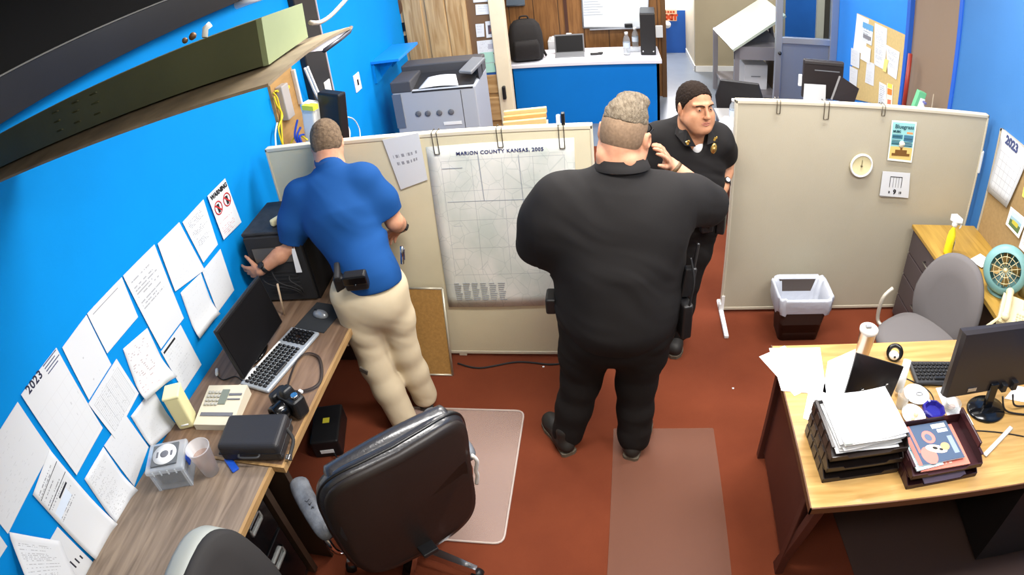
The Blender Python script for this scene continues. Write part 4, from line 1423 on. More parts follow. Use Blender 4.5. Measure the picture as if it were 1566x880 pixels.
# ---- teal desk fan
fn_ = empty('desk_fan', (2.215, 2.585, .735), math.radians(-42), 'round teal desk fan with brass blades on the side table behind the grey chair', 'fan')
TEAL = mat('teal enamel', (112, 156, 156), .4)
Mf = rot3(math.radians(68))
fc = Vector((0, 0, .155))
MB().lathe([(.001, 0), (.075, 0), (.08, .01), (.03, .02), (.014, .03), (.012, .06)], (0, .02, 0), 28).build('base', TEAL, fn_)
MB().lathe([(.098, .035), (.132, .03), (.142, .0), (.138, -.05), (.11, -.09), (.06, -.105), (.001, -.108), (.001, -.10), (.055, -.098), (.10, -.08), (.125, -.045), (.120, .0), (.098, .02)], fc, 44, Mf, closed=False).build('housing', TEAL, fn_)
b = MB()
for k in range(4):
    a = k * PI / 2 + .3
    pl_ = [Mf @ Vector((math.cos(a) * .02, math.sin(a) * .02, -.02)), Mf @ Vector((math.cos(a - .35) * .09, math.sin(a - .35) * .09, -.035)), Mf @ Vector((math.cos(a + .15) * .095, math.sin(a + .15) * .095, -.01)), Mf @ Vector((math.cos(a + .5) * .06, math.sin(a + .5) * .06, -.005))]
    b.prism([fc + q for q in pl_], (Mf @ Vector((0, 0, 1))) * .003)
b.build('blades', mat('brass blades', (150, 122, 70), .4, metal=.5), fn_)
b = MB().sphere(fc + Mf @ Vector((0, 0, .03)), .014)
for k in range(14):
    a = k * 2 * PI / 14
    b.tube([fc + Mf @ Vector((0, 0, .03)), fc + Mf @ Vector((math.cos(a) * .06, math.sin(a) * .06, .034)), fc + Mf @ Vector((math.cos(a) * .105, math.sin(a) * .105, .026))], .0016, 5)
for rr in (.04, .075):
    b.torus(fc + Mf @ Vector((0, 0, .033)), rr, .0016, 28, 5, Mf)
b.build('guard', mat('cream guard', (220, 206, 160), .35, metal=.3), fn_)
o = MB().sheet((-.07, -.05, 0), (.07, -.05, 0), (.07, .05, 0), (-.07, .05, 0), 1, 1).build('paper', PAPER); p = on_z(1499, 408, .727); o.location = (p.x + .03, p.y + .05, .737); o.rotation_euler = (0, 0, .5); tag(o, 'white sheet half hidden behind the teal fan', 'paper')
o = MB().lathe([(.001, 0), (.034, 0), (.037, .10), (.033, .10), (.03, .006), (.001, .006)], (0, 0, 0), 24, closed=False).build('pen_cup', mat('khaki cup', (150, 140, 96), .5)); o.location = (2.40, 2.56, .735); tag(o, 'khaki pen cup with red and blue pens at the cork board', 'cup')
for k, (cc, dx, dy) in enumerate(((( 190, 40, 40), -.015, .0), ((40, 70, 170), .012, .01), ((236, 236, 236), .0, -.014))):
    MB().tube([(dx * .5, dy, .01), (dx * 1.8, dy * 1.5, .15)], .0055, 7).build('pen', mat('pen barrel %d' % k, cc, .35), o)

# ---- grey office chair
GRYF = mat('grey chair fabric', (108, 104, 104), .95, spec=.1, bump=.12, bscale=350)
gc = empty('office_chair', (1.72, 2.50, 0), math.radians(-60), 'grey fabric office chair between the wooden desk and the cabinet', 'chair')
def pad(w, d, h, n=40, pw=2.6, dome=.3):
    rings = []
    for k, (s, z) in enumerate(((.82, 0), (.95, .12), (1.0, .4), (.99, .65), (.93, .88), (.80, .98), (.45, 1.0))):
        ring = []
        for j in range(n):
            a = 2 * PI * j / n
            ca, sa = math.cos(a), math.sin(a)
            x = math.copysign(abs(ca) ** (2 / pw), ca) * w / 2 * s
            y = math.copysign(abs(sa) ** (2 / pw), sa) * d / 2 * s
            ring.append((x, y, z * h))
        rings.append(ring)
    return rings
b = MB().loft([[Vector(p) + Vector((0, -.03, .43)) for p in r] for r in pad(.50, .47, .085)]); b.build('seat', GRYF, gc)
# backrest: rounded tall oval, curved around the sitter
rings = []
for k, (s, t) in enumerate(((.55, -.035), (.92, -.03), (1.0, -.005), (.97, .02), (.8, .035), (.3, .04))):
    ring = []
    for j in range(48):
        a = 2 * PI * j / 48
        ca, sa = math.cos(a), math.sin(a)
        x = math.copysign(abs(ca) ** (2 / 2.5), ca) * .235 * s
        zz = math.copysign(abs(sa) ** (2 / 2.4), sa) * .28 * s
        x *= 1 - .16 * max(0, zz / .28)
        y = .22 + t - .9 * x * x + .12 * zz
        ring.append((x, y, .665 + zz))
    rings.append(ring)
MB().loft(rings).build('backrest', GRYF, gc)
MB().box((0, .24, .50), (.06, .02, .20), rot3(math.radians(-6)), .006).build('back_bar', BLACKP, gc)
MB().cyl((0, 0, .10), .028, .34).build('column', BLACKP, gc)
for k in range(5):
    a = 2 * PI * k / 5 + .3
    b = MB().loft([[(math.cos(a) * r - math.sin(a) * w, math.sin(a) * r + math.cos(a) * w, z) for w, z in ((-ww, zz), (ww, zz), (ww, zz + hh), (-ww, zz + hh))] for r, ww, zz, hh in ((.02, .028, .09, .045), (.29, .016, .07, .025))], smooth=False)
    b.build('base_leg', BLACKP, gc)
    c_ = (math.cos(a) * .29, math.sin(a) * .29, .03)
    MB().lathe([(.001, -.02), (.026, -.02), (.03, 0), (.026, .02), (.001, .02)], c_, 18, rot3(PI / 2, 0, a)).tube([(c_[0], c_[1], .03), (c_[0], c_[1], .075)], .008, 6).build('caster', BLACKP, gc)
for s in (-1, 1):
    MB().tube(catmull([(s * .24, -.06, .44), (s * .30, -.06, .46), (s * .305, -.06, .60), (s * .29, .0, .66)], 4), .012, 8).build('arm_bracket', mat('pale arm metal', (196, 188, 172), .4, metal=.3), gc)

# ---- floor mats
CM = mat('clear vinyl mat', (186, 158, 146), .4, alpha=.45, spec=.4)
def mat_poly(pts, th=.004, r=.05):
    P = [Vector((x, y, 0)) for x, y in pts]
    out = []
    for i in range(len(P)):
        a, b_, c = P[i - 1], P[i], P[(i + 1) % len(P)]
        d1, d2 = (a - b_).normalized(), (c - b_).normalized()
        for k in range(5):
            t = k / 4
            p0, p1 = b_ + d1 * r, b_ + d2 * r
            out.append((p0 * (1 - t) ** 2 + b_ * 2 * t * (1 - t) + p1 * t * t))
    return out
pts = mat_poly([(-1.25, 2.50), (-1.25, 1.60), (-.525, 1.60), (-.53, 2.50)])
m1 = MB().prism([p + Vector((0, 0, .001)) for p in pts], (0, 0, .004)).build('floor_mat', CM); tag(m1, 'clear pale floor mat under the black leather chair', 'floor mat')
MB().tube([p + Vector((0, 0, .006)) for p in pts + pts[:1]], .006, 6).build('raised_edge', mat('clear mat edge', (222, 206, 196), .3, alpha=.6), m1)
m2 = MB().prism([p + Vector((0, 0, .001)) for p in mat_poly([(-.02, 2.375), (-.03, .7), (.56, .7), (.535, 2.37)], r=.01)], (0, 0, .003)).build('floor_mat', mat('reddish clear mat', (128, 84, 66), .5, alpha=.5, spec=.3)); tag(m2, 'long reddish floor mat running towards the camera', 'floor mat')
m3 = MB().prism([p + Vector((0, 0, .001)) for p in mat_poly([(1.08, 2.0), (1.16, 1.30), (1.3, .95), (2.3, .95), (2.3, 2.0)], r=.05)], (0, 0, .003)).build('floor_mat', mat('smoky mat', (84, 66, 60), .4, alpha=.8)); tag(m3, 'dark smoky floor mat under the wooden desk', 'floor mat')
for k, (x, y) in enumerate(((831, 562), (1121, 595), (946, 580))):
    p = on_z(x, y, 0)
    if k < 2:
        o = MB().box((0, 0, .003), (.012, .010, .006), None, .002).build('paper_scrap', PAPER); o.location = (p.x, p.y, .0005); tag(o, ('tiny white scrap on the carpet left of the standing man in black', 'tiny white scrap on the carpet before the grey-beige partition')[k], 'scrap')

# ================= right desk =================
DK = empty('wooden_desk', (1.47, 1.75, 0), 0, 'wooden-topped desk covered with papers and trays in the right foreground', 'desk')
OAK = wood('honey oak laminate', (166, 128, 70), (192, 154, 94), 3, (.9, 10, 10), .35, coat=.1)
MB().span((-.755, -.46, .708), (.80, .45, .738), .003).build('desktop', OAK, DK)
MB().span((-.758, -.463, .706), (.80, -.457, .739)).span((-.758, -.463, .706), (-.752, .453, .739)).build('edge_strip', mat('dark edge band', (92, 58, 34), .5), DK)
MAR = mat('maroon brown desk steel', (74, 40, 34), .4, var=.15, vscale=4)
MB().span((-.69, -.26, .05), (-.672, .42, .70)).build('side_panel', MAR, DK)
MB().span((-.69, .40, .05), (.78, .42, .70)).build('modesty_panel', MAR, DK)
for yy in (.41, -.30):
    MB().span((-.715, yy - .02, 0), (-.675, yy + .02, .708), .004).build('leg', MAR, DK)
MB().loft([[(-.70, -.42, .69), (-.66, -.42, .69), (-.66, -.38, .69), (-.70, -.38, .69)], [(-.715, -.29, .0), (-.675, -.29, .0), (-.675, -.25, .0), (-.715, -.25, .0)]], smooth=False).build('leg', MAR, DK)
MB().span((.35, -.40, .04), (.78, .40, .70)).build('drawer_pedestal', DBODY, DK)
ZT = .7385

def desk_sheet(pix, m, label, dz=0.0, name='paper', cat='paper', group=None, lift=0.0):
    P = [on_z(px, py, ZT + dz) for px, py in pix]
    c = sum(P, Vector()) / 4
    o = MB().sheet(*P, 4, 4, (lambda u, v: lift * (u - .5) ** 2 * 4 * v) if lift else None, thick=.0008).build(name, m, origin=c)
    return tag(o, label, cat, group)
DP = 'loose white papers on the wooden desk'
desk_sheet([(1215, 606), (1248, 590), (1200, 529), (1161, 546)], PAPER, 'white sheet sticking out over the far left desk corner', .0005, group=DP)
desk_sheet([(1195, 598), (1264, 604), (1254, 532), (1176, 533)], PAPER, 'white sheet lying square on the far left desk corner', .0018, group=DP)
desk_sheet([(1228, 640), (1275, 660), (1312, 590), (1240, 580)], PAPER, 'white sheet by the side of the tall black tray stack', .0005, group=DP)
desk_sheet([(1258, 600), (1300, 615), (1318, 530), (1266, 553)], PAPER, 'white sheet under the steel tumbler', .0018, group=DP)
desk_sheet([(1496, 549), (1541, 545), (1540, 541), (1515, 527)], PAPER, 'white paper corner behind the black monitor', .0005, group=DP)
desk_sheet([(1457, 657), (1476, 640), (1452, 590), (1431, 594)], PAPER, 'long white strip of paper under the glass jar', .0005, group=DP)
desk_sheet([(1536, 610), (1580, 618), (1584, 596), (1553, 590)], PAPER, 'white scrap at the right frame edge beside the monitor', .0005, group=DP)

# steel tumbler
tu = empty('steel_tumbler', (1.125, 2.075, ZT + .003), 0, 'brushed steel tumbler with clear lid behind the black holder', 'tumbler')
MB().lathe([(.001, 0), (.030, 0), (.032, .01), (.040, .17), (.041, .175)], (0, 0, 0), 32).build('cup_wall', mat('brushed warm steel', (190, 172, 156), .3, metal=.9), tu)
MB().lathe([(.041, .17), (.045, .175), (.045, .186), (.038, .192), (.034, .184), (.001, .182)], (0, 0, 0), 32).build('lid', mat('clear grey lid', (214, 208, 200), .2, alpha=.8), tu)
MB().box((0, .012, .19), (.028, .02, .008), None, .003).build('lid_slide', GREYP, tu)
# black copy holder
P = [on_z(1284, 623, ZT + .005), Vector((0, 0, 0)), Vector((0, 0, 0)), Vector((0, 0, 0))]
yb = P[0].y
P[1] = on_y(1362, 606, yb + .03); P[2] = on_y(1381, 560, yb + .065); P[3] = on_y(1309, 539, yb + .055)
ch = empty('copy_holder', (P[0].x + .09, yb + .02, ZT + .001), 0, 'black upright copy holder leaning on the desk behind the tall tray stack', 'holder')
L_ = [p - ch.location for p in P]
MB().sheet(*L_, 1, 1, thick=.008).build('plate', mat('black gloss plate', (26, 23, 24), .25), ch)
e = (L_[1] - L_[0]); u_ = (L_[3] - L_[0]); nn = e.cross(u_).normalized()
for f in (.30, .78):
    q = L_[0] + e * f + u_ * .06 + nn * .012
    MB().tube(catmull([q, q + u_ * .20, q + u_ * .235 + e.normalized() * .012], 4), .0025, 6).build('wire_clip', STEEL, ch)
MB().prism([L_[0] + nn * .004, L_[1] + nn * .004, L_[1] - nn * .08, L_[0] - nn * .08], (0, 0, -.004)).build('base', BLACKP, ch)
# white tube standing behind it
a_, b_ = Vector((1.245, 1.845, ZT + .02)), on_y(1388, 551, 1.90)
o = MB().tube([Vector((0, 0, 0)), b_ - a_], .018, 14).build('white_tube', WHITEP); o.location = a_; tag(o, 'white plastic tube leaning beside the black copy holder', 'tube')
# black and white round headset cushion
hs = empty('webcam', (1.305, 2.085, ZT), math.radians(-30), 'small black and white round webcam on the desk near the keyboard', 'webcam')
MB().torus((0, 0, .035), .032, .011, 28, 10, rot3(math.radians(55), 0, 0)).build('ring', BLACKG, hs)
MB().sphere((0, -.012, .026), .026, sc=(1, .8, .9)).build('eye', WHITEP, hs)
MB().sphere((.006, -.032, .034), .006).build('lens', BLACKG, hs)
# keyboard
keyboard('computer_keyboard', .44, .15, mat('dark keyboard body', (44, 44, 46), .5), mat('black keys', (22, 22, 24), .4), 'black keyboard on the wooden desk behind the black monitor', (1.58, 1.95, ZT), math.radians(-4))
# monitor from behind
m2_ = empty('flat_monitor', (1.675, 1.735, ZT), math.radians(5), 'black monitor seen from behind on the wooden desk', 'monitor')
Mt = rot3(math.radians(-6))
b = MB().loft([[Mt @ Vector((sx * w, y, .10 + hh * z)) for sx, z in ((-1, 0), (1, 0), (1, 1), (-1, 1))] for w, y, hh in ((.275, .028, .32), (.275, .006, .32), (.262, -.012, .31))], smooth=False)
b.build('housing', mat('brown-black monitor back', (40, 34, 33), .35), m2_)
MB().box(Mt @ Vector((0, .030, .262)), (.53, .003, .295), Mt).build('screen', mat('blank screen', (15, 14, 16), .45, spec=.25), m2_)
MB().box(Mt @ Vector((-.13, -.014, .125)), (.05, .004, .018), Mt).build('badge', STEEL, m2_)
MB().box((0, -.01, .075), (.05, .022, .14), rot3(math.radians(-8)), .006).lathe([(.001, 0), (.105, 0), (.108, .006), (.10, .014), (.035, .02), (.001, .02)], (0, -.02, 0), 36, sy=.78).build('stand', BLACKG, m2_)
MB().box(Mt @ Vector((.06, -.02, .115)), (.03, .03, .04), Mt, .004).build('connector', BLACKP, m2_)
MB().box(Mt @ Vector((.125, -.02, .118)), (.032, .03, .045), Mt, .004).build('connector', BLACKP, m2_)
cable('signal_cable', [(.06, -.03, .08), (.09, -.06, .02), (.18, -.09, .006), (.32, -.12, .006), (.45, -.10, .006)], .005, BLACKP, parent=m2_)
cable('power_cable', [(.125, -.03, .08), (.15, -.05, .03), (.24, -.05, .006), (.36, -.06, .006), (.45, -.04, .006)], .005, BLACKP, parent=m2_)
cable('desk_cable', [on_z(x, y, ZT + .003) for x, y in [(1383, 578), (1398, 585), (1420, 598), (1428, 612), (1424, 622)]], .003, BLACKM, 'thin dark cable from the copy holder to the blue ashtray', 'cable')
cable('desk_cable', [on_z(x, y, ZT + .003) for x, y in [(1434, 646), (1452, 660), (1490, 659), (1530, 662), (1566, 668)]], .003, BLACKM, 'thin dark cable across the desk to the right frame edge', 'cable')
# round dishes, cup, ashtray, jar
di = empty('white_dish', (1.335, 1.83, ZT), 0, 'round white dish with grey marks near the keyboard', 'dish')
MB().lathe([(.001, .0), (.05, 0), (.062, .012), (.064, .016), (.05, .010), (.001, .008)], (0, 0, 0), 36).build('dish_body', WHITEP, di)
MB().torus((.018, .004, .011), .016, .004, 20, 6, None, (1, .6, .6)).build('mark', GREYP, di)
d2_ = empty('white_dish', (1.275, 1.705, ZT), 0, 'oval white dish beside the clear plastic cup', 'dish')
MB().lathe([(.001, .0), (.042, 0), (.054, .014), (.056, .018), (.044, .012), (.001, .008)], (0, 0, 0), 36, sy=1.2).build('dish_body', WHITEP, d2_)
MB().sphere((.01, .0, .02), .012).sphere((-.012, -.02, .018), .010).build('contents', mat('beige bits', (214, 196, 160), .6), d2_)
o = MB().lathe([(.001, .003), (.022, .003), (.032, .075), (.034, .077), (.031, .077), (.020, .0), (.001, 0)], (0, 0, 0), 30, closed=False).build('clear_cup', mat('clear cup', (226, 226, 222), .2, trans=.7, alpha=.55, ior=1.1)); o.location = (1.235, 1.775, ZT); tag(o, 'clear plastic cup beside the white dishes', 'cup')
at_ = empty('blue_ashtray', (1.385, 1.725, ZT), .2, 'dark blue eight-sided ashtray on the wooden desk', 'ashtray')
NAVY = mat('navy glass', (38, 34, 122), .15)
MB().lathe([(.001, 0), (.048, 0), (.058, .012), (.056, .026), (.046, .028), (.036, .012), (.001, .010)], (0, 0, 0), 8, smooth=False).build('bowl', NAVY, at_)
MB().box((.0, .05, .022), (.012, .016, .016), None, .003).build('notch', mat('pale blue notch', (170, 176, 220), .3), at_)
ja = empty('glass_jar', (1.485, 1.735, ZT + .0015), 0, 'small clear glass jar on the white strip of paper', 'jar')
MB().lathe([(.001, .002), (.036, .002), (.040, .01), (.040, .045), (.037, .048), (.036, .045), (.036, .01), (.001, .006)], (0, 0, 0), 32, closed=False).build('jar_wall', mat('jar glass', (232, 236, 236), .08, trans=.85, alpha=.5, ior=1.2), ja)
MB().sphere((0, 0, .018), .018, sc=(1, .7, .6)).build('contents', mat('pinkish bits', (222, 190, 180), .5), ja)

# letter trays
def tray(parent, w, d, z0, h, m, wallh=.055):
    b = MB()
    t = .004
    b.span((-w / 2, -d / 2, z0), (w / 2, d / 2, z0 + t))
    for s in (-1, 1):
        pr = [(s * w / 2, -d / 2, z0), (s * w / 2, d / 2, z0), (s * w / 2, d / 2, z0 + wallh), (s * w / 2, -d / 2 + .05, z0 + wallh), (s * w / 2, -d / 2 + .0, z0 + wallh * .45)]
        b.prism(pr, (-s * t, 0, 0))
        b.span((s * w / 2 - s * .0, -d / 2 + .02, z0 + wallh), (s * w / 2 - s * .012, d / 2, z0 + wallh + .004))
    b.span((-w / 2, d / 2 - t, z0), (w / 2, d / 2, z0 + wallh))
    b.prism([(-w / 2, -d / 2, z0), (w / 2, -d / 2, z0), (w / 2, -d / 2, z0 + .022), (w * .30, -d / 2, z0 + .022), (w * .27, -d / 2, z0 + .010), (-w * .27, -d / 2, z0 + .010), (-w * .30, -d / 2, z0 + .022), (-w / 2, -d / 2, z0 + .022)], (0, t, 0))
    for s in (-1, 1):
        for k in range(4):
            yy = -d / 2 + .06 + k * .055
            b.span((s * (w / 2 + .003), yy, z0 + .006), (s * (w / 2), yy + .035, z0 + wallh - .006))
    return b.build('tray', m, parent)
TB = mat('dark brown tray plastic', (42, 34, 32), .3)
TP = mat('plum brown tray plastic', (54, 28, 32), .3)
l1 = empty('letter_tray', (.935, 1.545, ZT), math.radians(4), 'tall stack of dark brown letter trays heaped with white paper', 'letter tray')
for k in range(3):
    tray(l1, .33, .26, k * .062, .06, TB)
ps = empty('paper_stack', (.945, 1.56, ZT + .13), math.radians(6), 'heap of white papers on top of the dark brown letter trays', 'paper stack')
for k in range(9):
    o = MB().sheet((-.135, -.12, 0), (.135, -.12, 0), (.135, .12, 0), (-.135, .12, 0), 6, 4, lambda u, v, k=k: .004 * math.sin(u * 5 + k) + .012 * v * (k / 9) + .010 * max(0, u - .8) * ((k * 3) % 4), thick=.003).build('sheet', PAPER, ps)
    o.location = ((k * 37 % 11 - 5) * .0022, (k * 23 % 7 - 3) * .003 + .006, .006 + .0062 * k)
    o.rotation_euler = (0, 0, ((k * 29) % 9 - 4) * .012)
MB().box((-.115, -.113, .0655), (.035, .025, .001)).build('corner_tab', mat('pale green tab', (206, 222, 200), .6), ps)
l2 = empty('letter_tray', (1.285, 1.475, ZT), math.radians(4), 'low pair of plum-brown letter trays holding magazines', 'letter tray')
for k in range(2):
    tray(l2, .345, .25, k * .058, .055, TP, .05)
MB().box((.165, .03, .125), (.012, .20, .03), None, .004).build('name_plate_holder', TP, l2)
MB().box((.172, .06, .128), (.004, .06, .02)).build('paper_label', PAPER, l2)
def booklet(loc, rz, w, h, t, covermat, label, spinem):
    r = empty('magazine', loc, rz, label, 'magazine')
    MB().box((0, 0, t / 2), (w, h, t * .8)).build('pages', spinem, r)
    MB().sheet((-w / 2, -h / 2, t), (w / 2, -h / 2, t), (w / 2, h / 2, t), (-w / 2, h / 2, t), 1, 1, thick=.0008).build('cover', covermat, r)
    return r
COV = paper_mat('blue magazine cover', base=(70, 86, 110), rows=0, blocks=[(0, .08, 0, 1, (196, 110, 100)), (.12, .17, .3, 1, (196, 110, 100)), (.62, .93, .84, .95, (216, 220, 224)), (.70, .93, .72, .81, (210, 214, 220)), (.84, .95, .14, .6, (132, 146, 166))])
COVOLD = dict(blocks=[(0, .09, 0, 1, (206, 100, 92)), (.09, .15, 0, 1, (64, 82, 112)), (.15, .26, .0, .5, (214, 112, 104)), (.20, .40, 0, .3, (222, 130, 120)), (.38, .5, .42, .72, (196, 110, 104)), (.44, .62, .30, .40, (222, 190, 150)), (.58, .74, .26, .42, (210, 160, 110)), (.56, .90, .82, .95, (232, 234, 236)), (.66, .92, .70, .79, (226, 228, 232)), (.80, .94, .10, .62, (150, 160, 176)), (.30, .52, .10, .24, (236, 216, 180))])
COV2 = paper_mat('teal booklet cover', base=(178, 206, 212), rows=18, fill=.5, ramp=.6, seed=41, ink=(60, 110, 140))
COV3 = paper_mat('pink booklet cover', base=(212, 120, 104), rows=14, fill=.5, ramp=.6, seed=44, ink=(240, 220, 200))
booklet((1.285, 1.475, ZT + .066), math.radians(3), .24, .215, .006, COV3, 'pinkish-red booklet under the blue magazine in the plum tray', mat('pink pages', (206, 140, 124), .7))
booklet((1.20, 1.475, ZT + .0735), math.radians(8), .13, .21, .006, COV2, 'pale teal booklet at the left side of the plum tray', PAPER)
mg = booklet((1.265, 1.488, ZT + .082), math.radians(5), .225, .20, .005, COV, 'dark blue magazine with pink figure on top of the plum tray', PAPER)
b = MB()
PK = mat('pink cover print', (214, 118, 108), .5)
def blot(cx, cy, rx, ry, a, m, z=.0062):
    b.use(m).lathe([(.0005, 0), (1, 0)], (0, 0, 0), 22, Matrix.Translation((0, 0, 0)).to_3x3(), closed=False)
    n0 = len(b.v) - 44
    for i in range(n0, len(b.v)):
        x, y, _ = b.v[i]
        x, y = x * rx, y * ry
        b.v[i] = (cx + x * math.cos(a) - y * math.sin(a), cy + x * math.sin(a) + y * math.cos(a), z)
blot(-.01, .03, .030, .034, .3, PK); blot(-.012, .028, .016, .02, .3, mat('slate print', (84, 98, 122), .5), .0065)
blot(.0, -.035, .050, .020, -.35, mat('cream cover print', (232, 212, 180), .5), .0066); blot(-.045, -.06, .035, .045, .2, PK, .0064)
blot(.045, -.03, .022, .020, .2, mat('tan cover print', (200, 154, 110), .5), .007); blot(-.005, -.03, .012, .007, -.4, INK, .0074); blot(.02, -.042, .009, .006, -.4, INK, .0074)
b.build('cover_print', None, mg)
o = MB().box((0, 0, .002), (.21, .12, .004)).build('violet_folder', mat('lilac paper', (176, 158, 186), .6)); o.location = (1.31, 1.415, ZT + .006); o.rotation_euler = (0, 0, .06); tag(o, 'lilac paper in the lower plum tray', 'paper')
a_, b_ = on_z(1505, 698, ZT), on_z(1546, 655, ZT)
o = MB().box((0, 0, .005), ((b_ - a_).length, .022, .008), None, .003).build('letter_opener', mat('pale grey ruler', (196, 194, 190), .4)); o.location = ((a_ + b_) / 2); o.rotation_euler = (0, 0, math.atan2(b_.y - a_.y, b_.x - a_.x)); tag(o, 'pale grey ruler lying right of the plum trays', 'ruler')
# ================= hanging fluorescent fixture =================
OLIVE = mat('dusty olive enamel', (84, 86, 58), .5, var=.25, vscale=4)
OLIVE_LIT = mat('lit olive enamel', (132, 142, 104), .5, var=.1, vscale=8)  # the housing's olive, with the light on its end put into the colour
HOOD = mat('dusty brown hood', (140, 124, 98), .6, var=.35, vscale=9, rgb2=(104, 90, 70))
fx = empty('light_fixture', (-1.2, 1.2, 2.38), 0, 'long olive-grey hanging light fixture with a wide hood, top left corner', 'light fixture')
def fl(x, y, z):
    # the fixture hangs a little askew
    d = Vector((.9915, -.0663, .1123))
    t = x - (-.65)
    return Vector((x, y + t * -.0669, z + t * .1133)) - fx.location
xe_, xs_ = -.65, -2.0
def ybar(px, py, X):
    return on_x(px, py, X)
# corner points measured on the end of the housing
E1, E2, E3, E4 = on_x(395.5, 29, -.65), on_x(407, 99.5, -.65), on_x(466, 58, -.65), on_x(457, 7, -.65)
def shift(p, x):
    t = x - (-.65)
    return Vector((x, p.y + t * -.0669, p.z + t * .1133)) - fx.location
b = MB().loft([[shift(p, xs_) for p in (E1, E2, E3, E4)], [shift(p, -.65) for p in (E1, E2, E3, E4)]], smooth=False)
b.build('housing', OLIVE, fx)
def grow(ps, k):
    c = sum(ps, Vector()) / 4
    return [c + (p - c) * k for p in ps]
g = grow([E1, E2, E3, E4], 1.02)
b = MB().loft([[shift(p, -.656) for p in g], [shift(p, -.642) for p in g]], smooth=False); b.build('end_cap', OLIVE_LIT, fx)
# hood: near and far wings, profile in y-z at x
A_, M_, B_ = on_x(413, 138, -.58), on_x(470, 90, -.58), on_x(541, 49, -.58)
prof = [A_ + Vector((0, 0, -.002)), A_ * .6 + M_ * .4, M_, M_ * .6 + B_ * .4 + Vector((0, 0, .004)), M_ * .3 + B_ * .7 + Vector((0, 0, .004)), B_]
prof = [Vector((0, p.y, p.z + .0079)) for p in prof]
def hood(x, dz=0.0):
    return [shift(Vector((-.65, p.y, p.z + dz)), x) for p in prof]
b = MB()
top0, top1 = hood(xs_), hood(-.578)
bot0, bot1 = hood(xs_, -.006), hood(-.578, -.006)
b.loft([top0 + bot0[::-1], top1 + bot1[::-1]], smooth=False)
b.build('hood', HOOD, fx)
# white end plate closing the far wing
pp = [M_, on_x(500, 86, -.58), on_x(524, 68, -.58), on_x(538, 56, -.58), B_]
pp = [Vector((0, p.y, p.z + .0079)) for p in pp]
b = MB().prism([shift(Vector((-.65, p.y, p.z)), -.590) for p in pp], (.006, 0, 0)); b.build('end_plate', mat('white enamel', (208, 202, 206), .4), fx)
b = MB().tube([shift(Vector((-.65, p.y, p.z - .002)), -.582) for p in pp[1:]], .005, 6); b.build('end_plate_rim', mat('dark rim', (40, 42, 56), .4), fx)
# louvres stamped in the side
lv = [(85, 172), (115, 157), (143, 144), (88, 186), (116, 171), (146, 158), (92, 200), (119, 187), (150, 174)]
b = MB()
Yf = None
for (px, py) in lv:
    # meet the side plane of the housing
    n = (shift(E1, -.65) - shift(E2, -.65)).cross(shift(E1, xs_) - shift(E1, -.65)).normalized()
    d = ray(px, py); p0 = shift(E1, -.65) + fx.location
    t = (p0 - CO).dot(n) / d.dot(n)
    q = CO + d * t - fx.location
    dirx = (shift(E1, -.65) - shift(E1, xs_)).normalized()
    b.loft([[q - dirx * .017 + Vector((0, .002, -.003)), q - dirx * .017 + Vector((0, .002, .003)), q - dirx * .012 + Vector((0, -.006, .003))], [q + dirx * .017 + Vector((0, .002, -.003)), q + dirx * .017 + Vector((0, .002, .003)), q + dirx * .012 + Vector((0, -.006, .003))]], smooth=False)
b.build('louvre_vents', OLIVE, fx)
# hanger bracket on top with clutter
q = shift(E1, -.83) + Vector((0, .05, .0))
MB().tube([q, q + Vector((.0, .01, .018)), q + Vector((.012, .015, .024))], .007, 8).build('hanger', WHITEP, fx)
MB().sphere(q + Vector((-.03, 0, .01)), .008).sphere(q + Vector((-.042, .01, .006)), .007).sphere(q + Vector((-.055, 0, .004)), .007).build('chain_links', mat('rusty links', (120, 90, 66), .5, metal=.4), fx)
a_ = [shift(Vector((-.65, E4.y + .02, E4.z - .05)), -.64)]
w = [a_[0] + fx.location, on_y(490, 34, 1.5), on_y(508, 22, 1.6), on_y(534, -6, 1.7)]
w = [p - fx.location for p in w]
MB().tube(catmull(w, 8), .006, 8).build('power_cord', mat('grey cord', (150, 140, 128), .5), fx)
a1, a2 = on_y(361, 9, 2.3), on_y(420, -12, 2.3)
o = MB().tube([Vector((0, 0, 0)), a2 - a1], .015, 14).build('white_tube', mat('white tube', (240, 242, 244), .3)); o.location = a1
for f_ in (.12, .8):
    q_ = (a2 - a1) * f_
    MB().tube([q_, Vector((q_.x, q_.y, 3.0 - a1.z))], .004, 6).build('hanger_wire', STEEL, o)
tag(o, 'white tube hanging above the olive light fixture at the top', 'tube')

# ================= left wall beyond the partition =================
PLY = mat('plywood board', (178, 138, 84), .8, var=.2, vscale=5, vstretch=(1, 1, 6))
zt, zb = 2.0, .8
y0_, y1_ = on_x(417, 160, XL + .02).y + .02, on_x(460, 165, XL + .02).y
pb = empty('plywood_panel', (XL, (y0_ + y1_) / 2, zb), 0, 'plywood board on the blue wall carrying grey boxes and yellow cables', 'board')
pbr = lambda b, n, m: b.build(n, m, pb, origin=tuple(pb.location), loc=(0, 0, 0))
pbr(MB().span((XL, y0_, zb), (XL + .02, y1_, zt)), 'board', PLY)
def wbox(px0, py0, px1, py1, dep, X=XL + .02, bev=.006):
    a, c = on_x(px0, py0, X + dep), on_x(px1, py1, X + dep)
    return MB().span((X, min(a.y, c.y), min(a.z, c.z)), (X + dep, max(a.y, c.y), max(a.z, c.z)), bev)
pbr(wbox(430, 133, 452, 176, .05), 'junction_box', mat('grey box', (166, 160, 156), .5))
pbr(wbox(452, 105, 462, 160, .03), 'cover_box', mat('pale grey box', (206, 202, 200), .5))
YC = mat('yellow cable', (228, 200, 40), .45)
def wcable(pix, m, X=XL + .04, r=.006):
    return MB().tube(catmull([on_x(x, y, X) for x, y in pix], 6), r, 6)
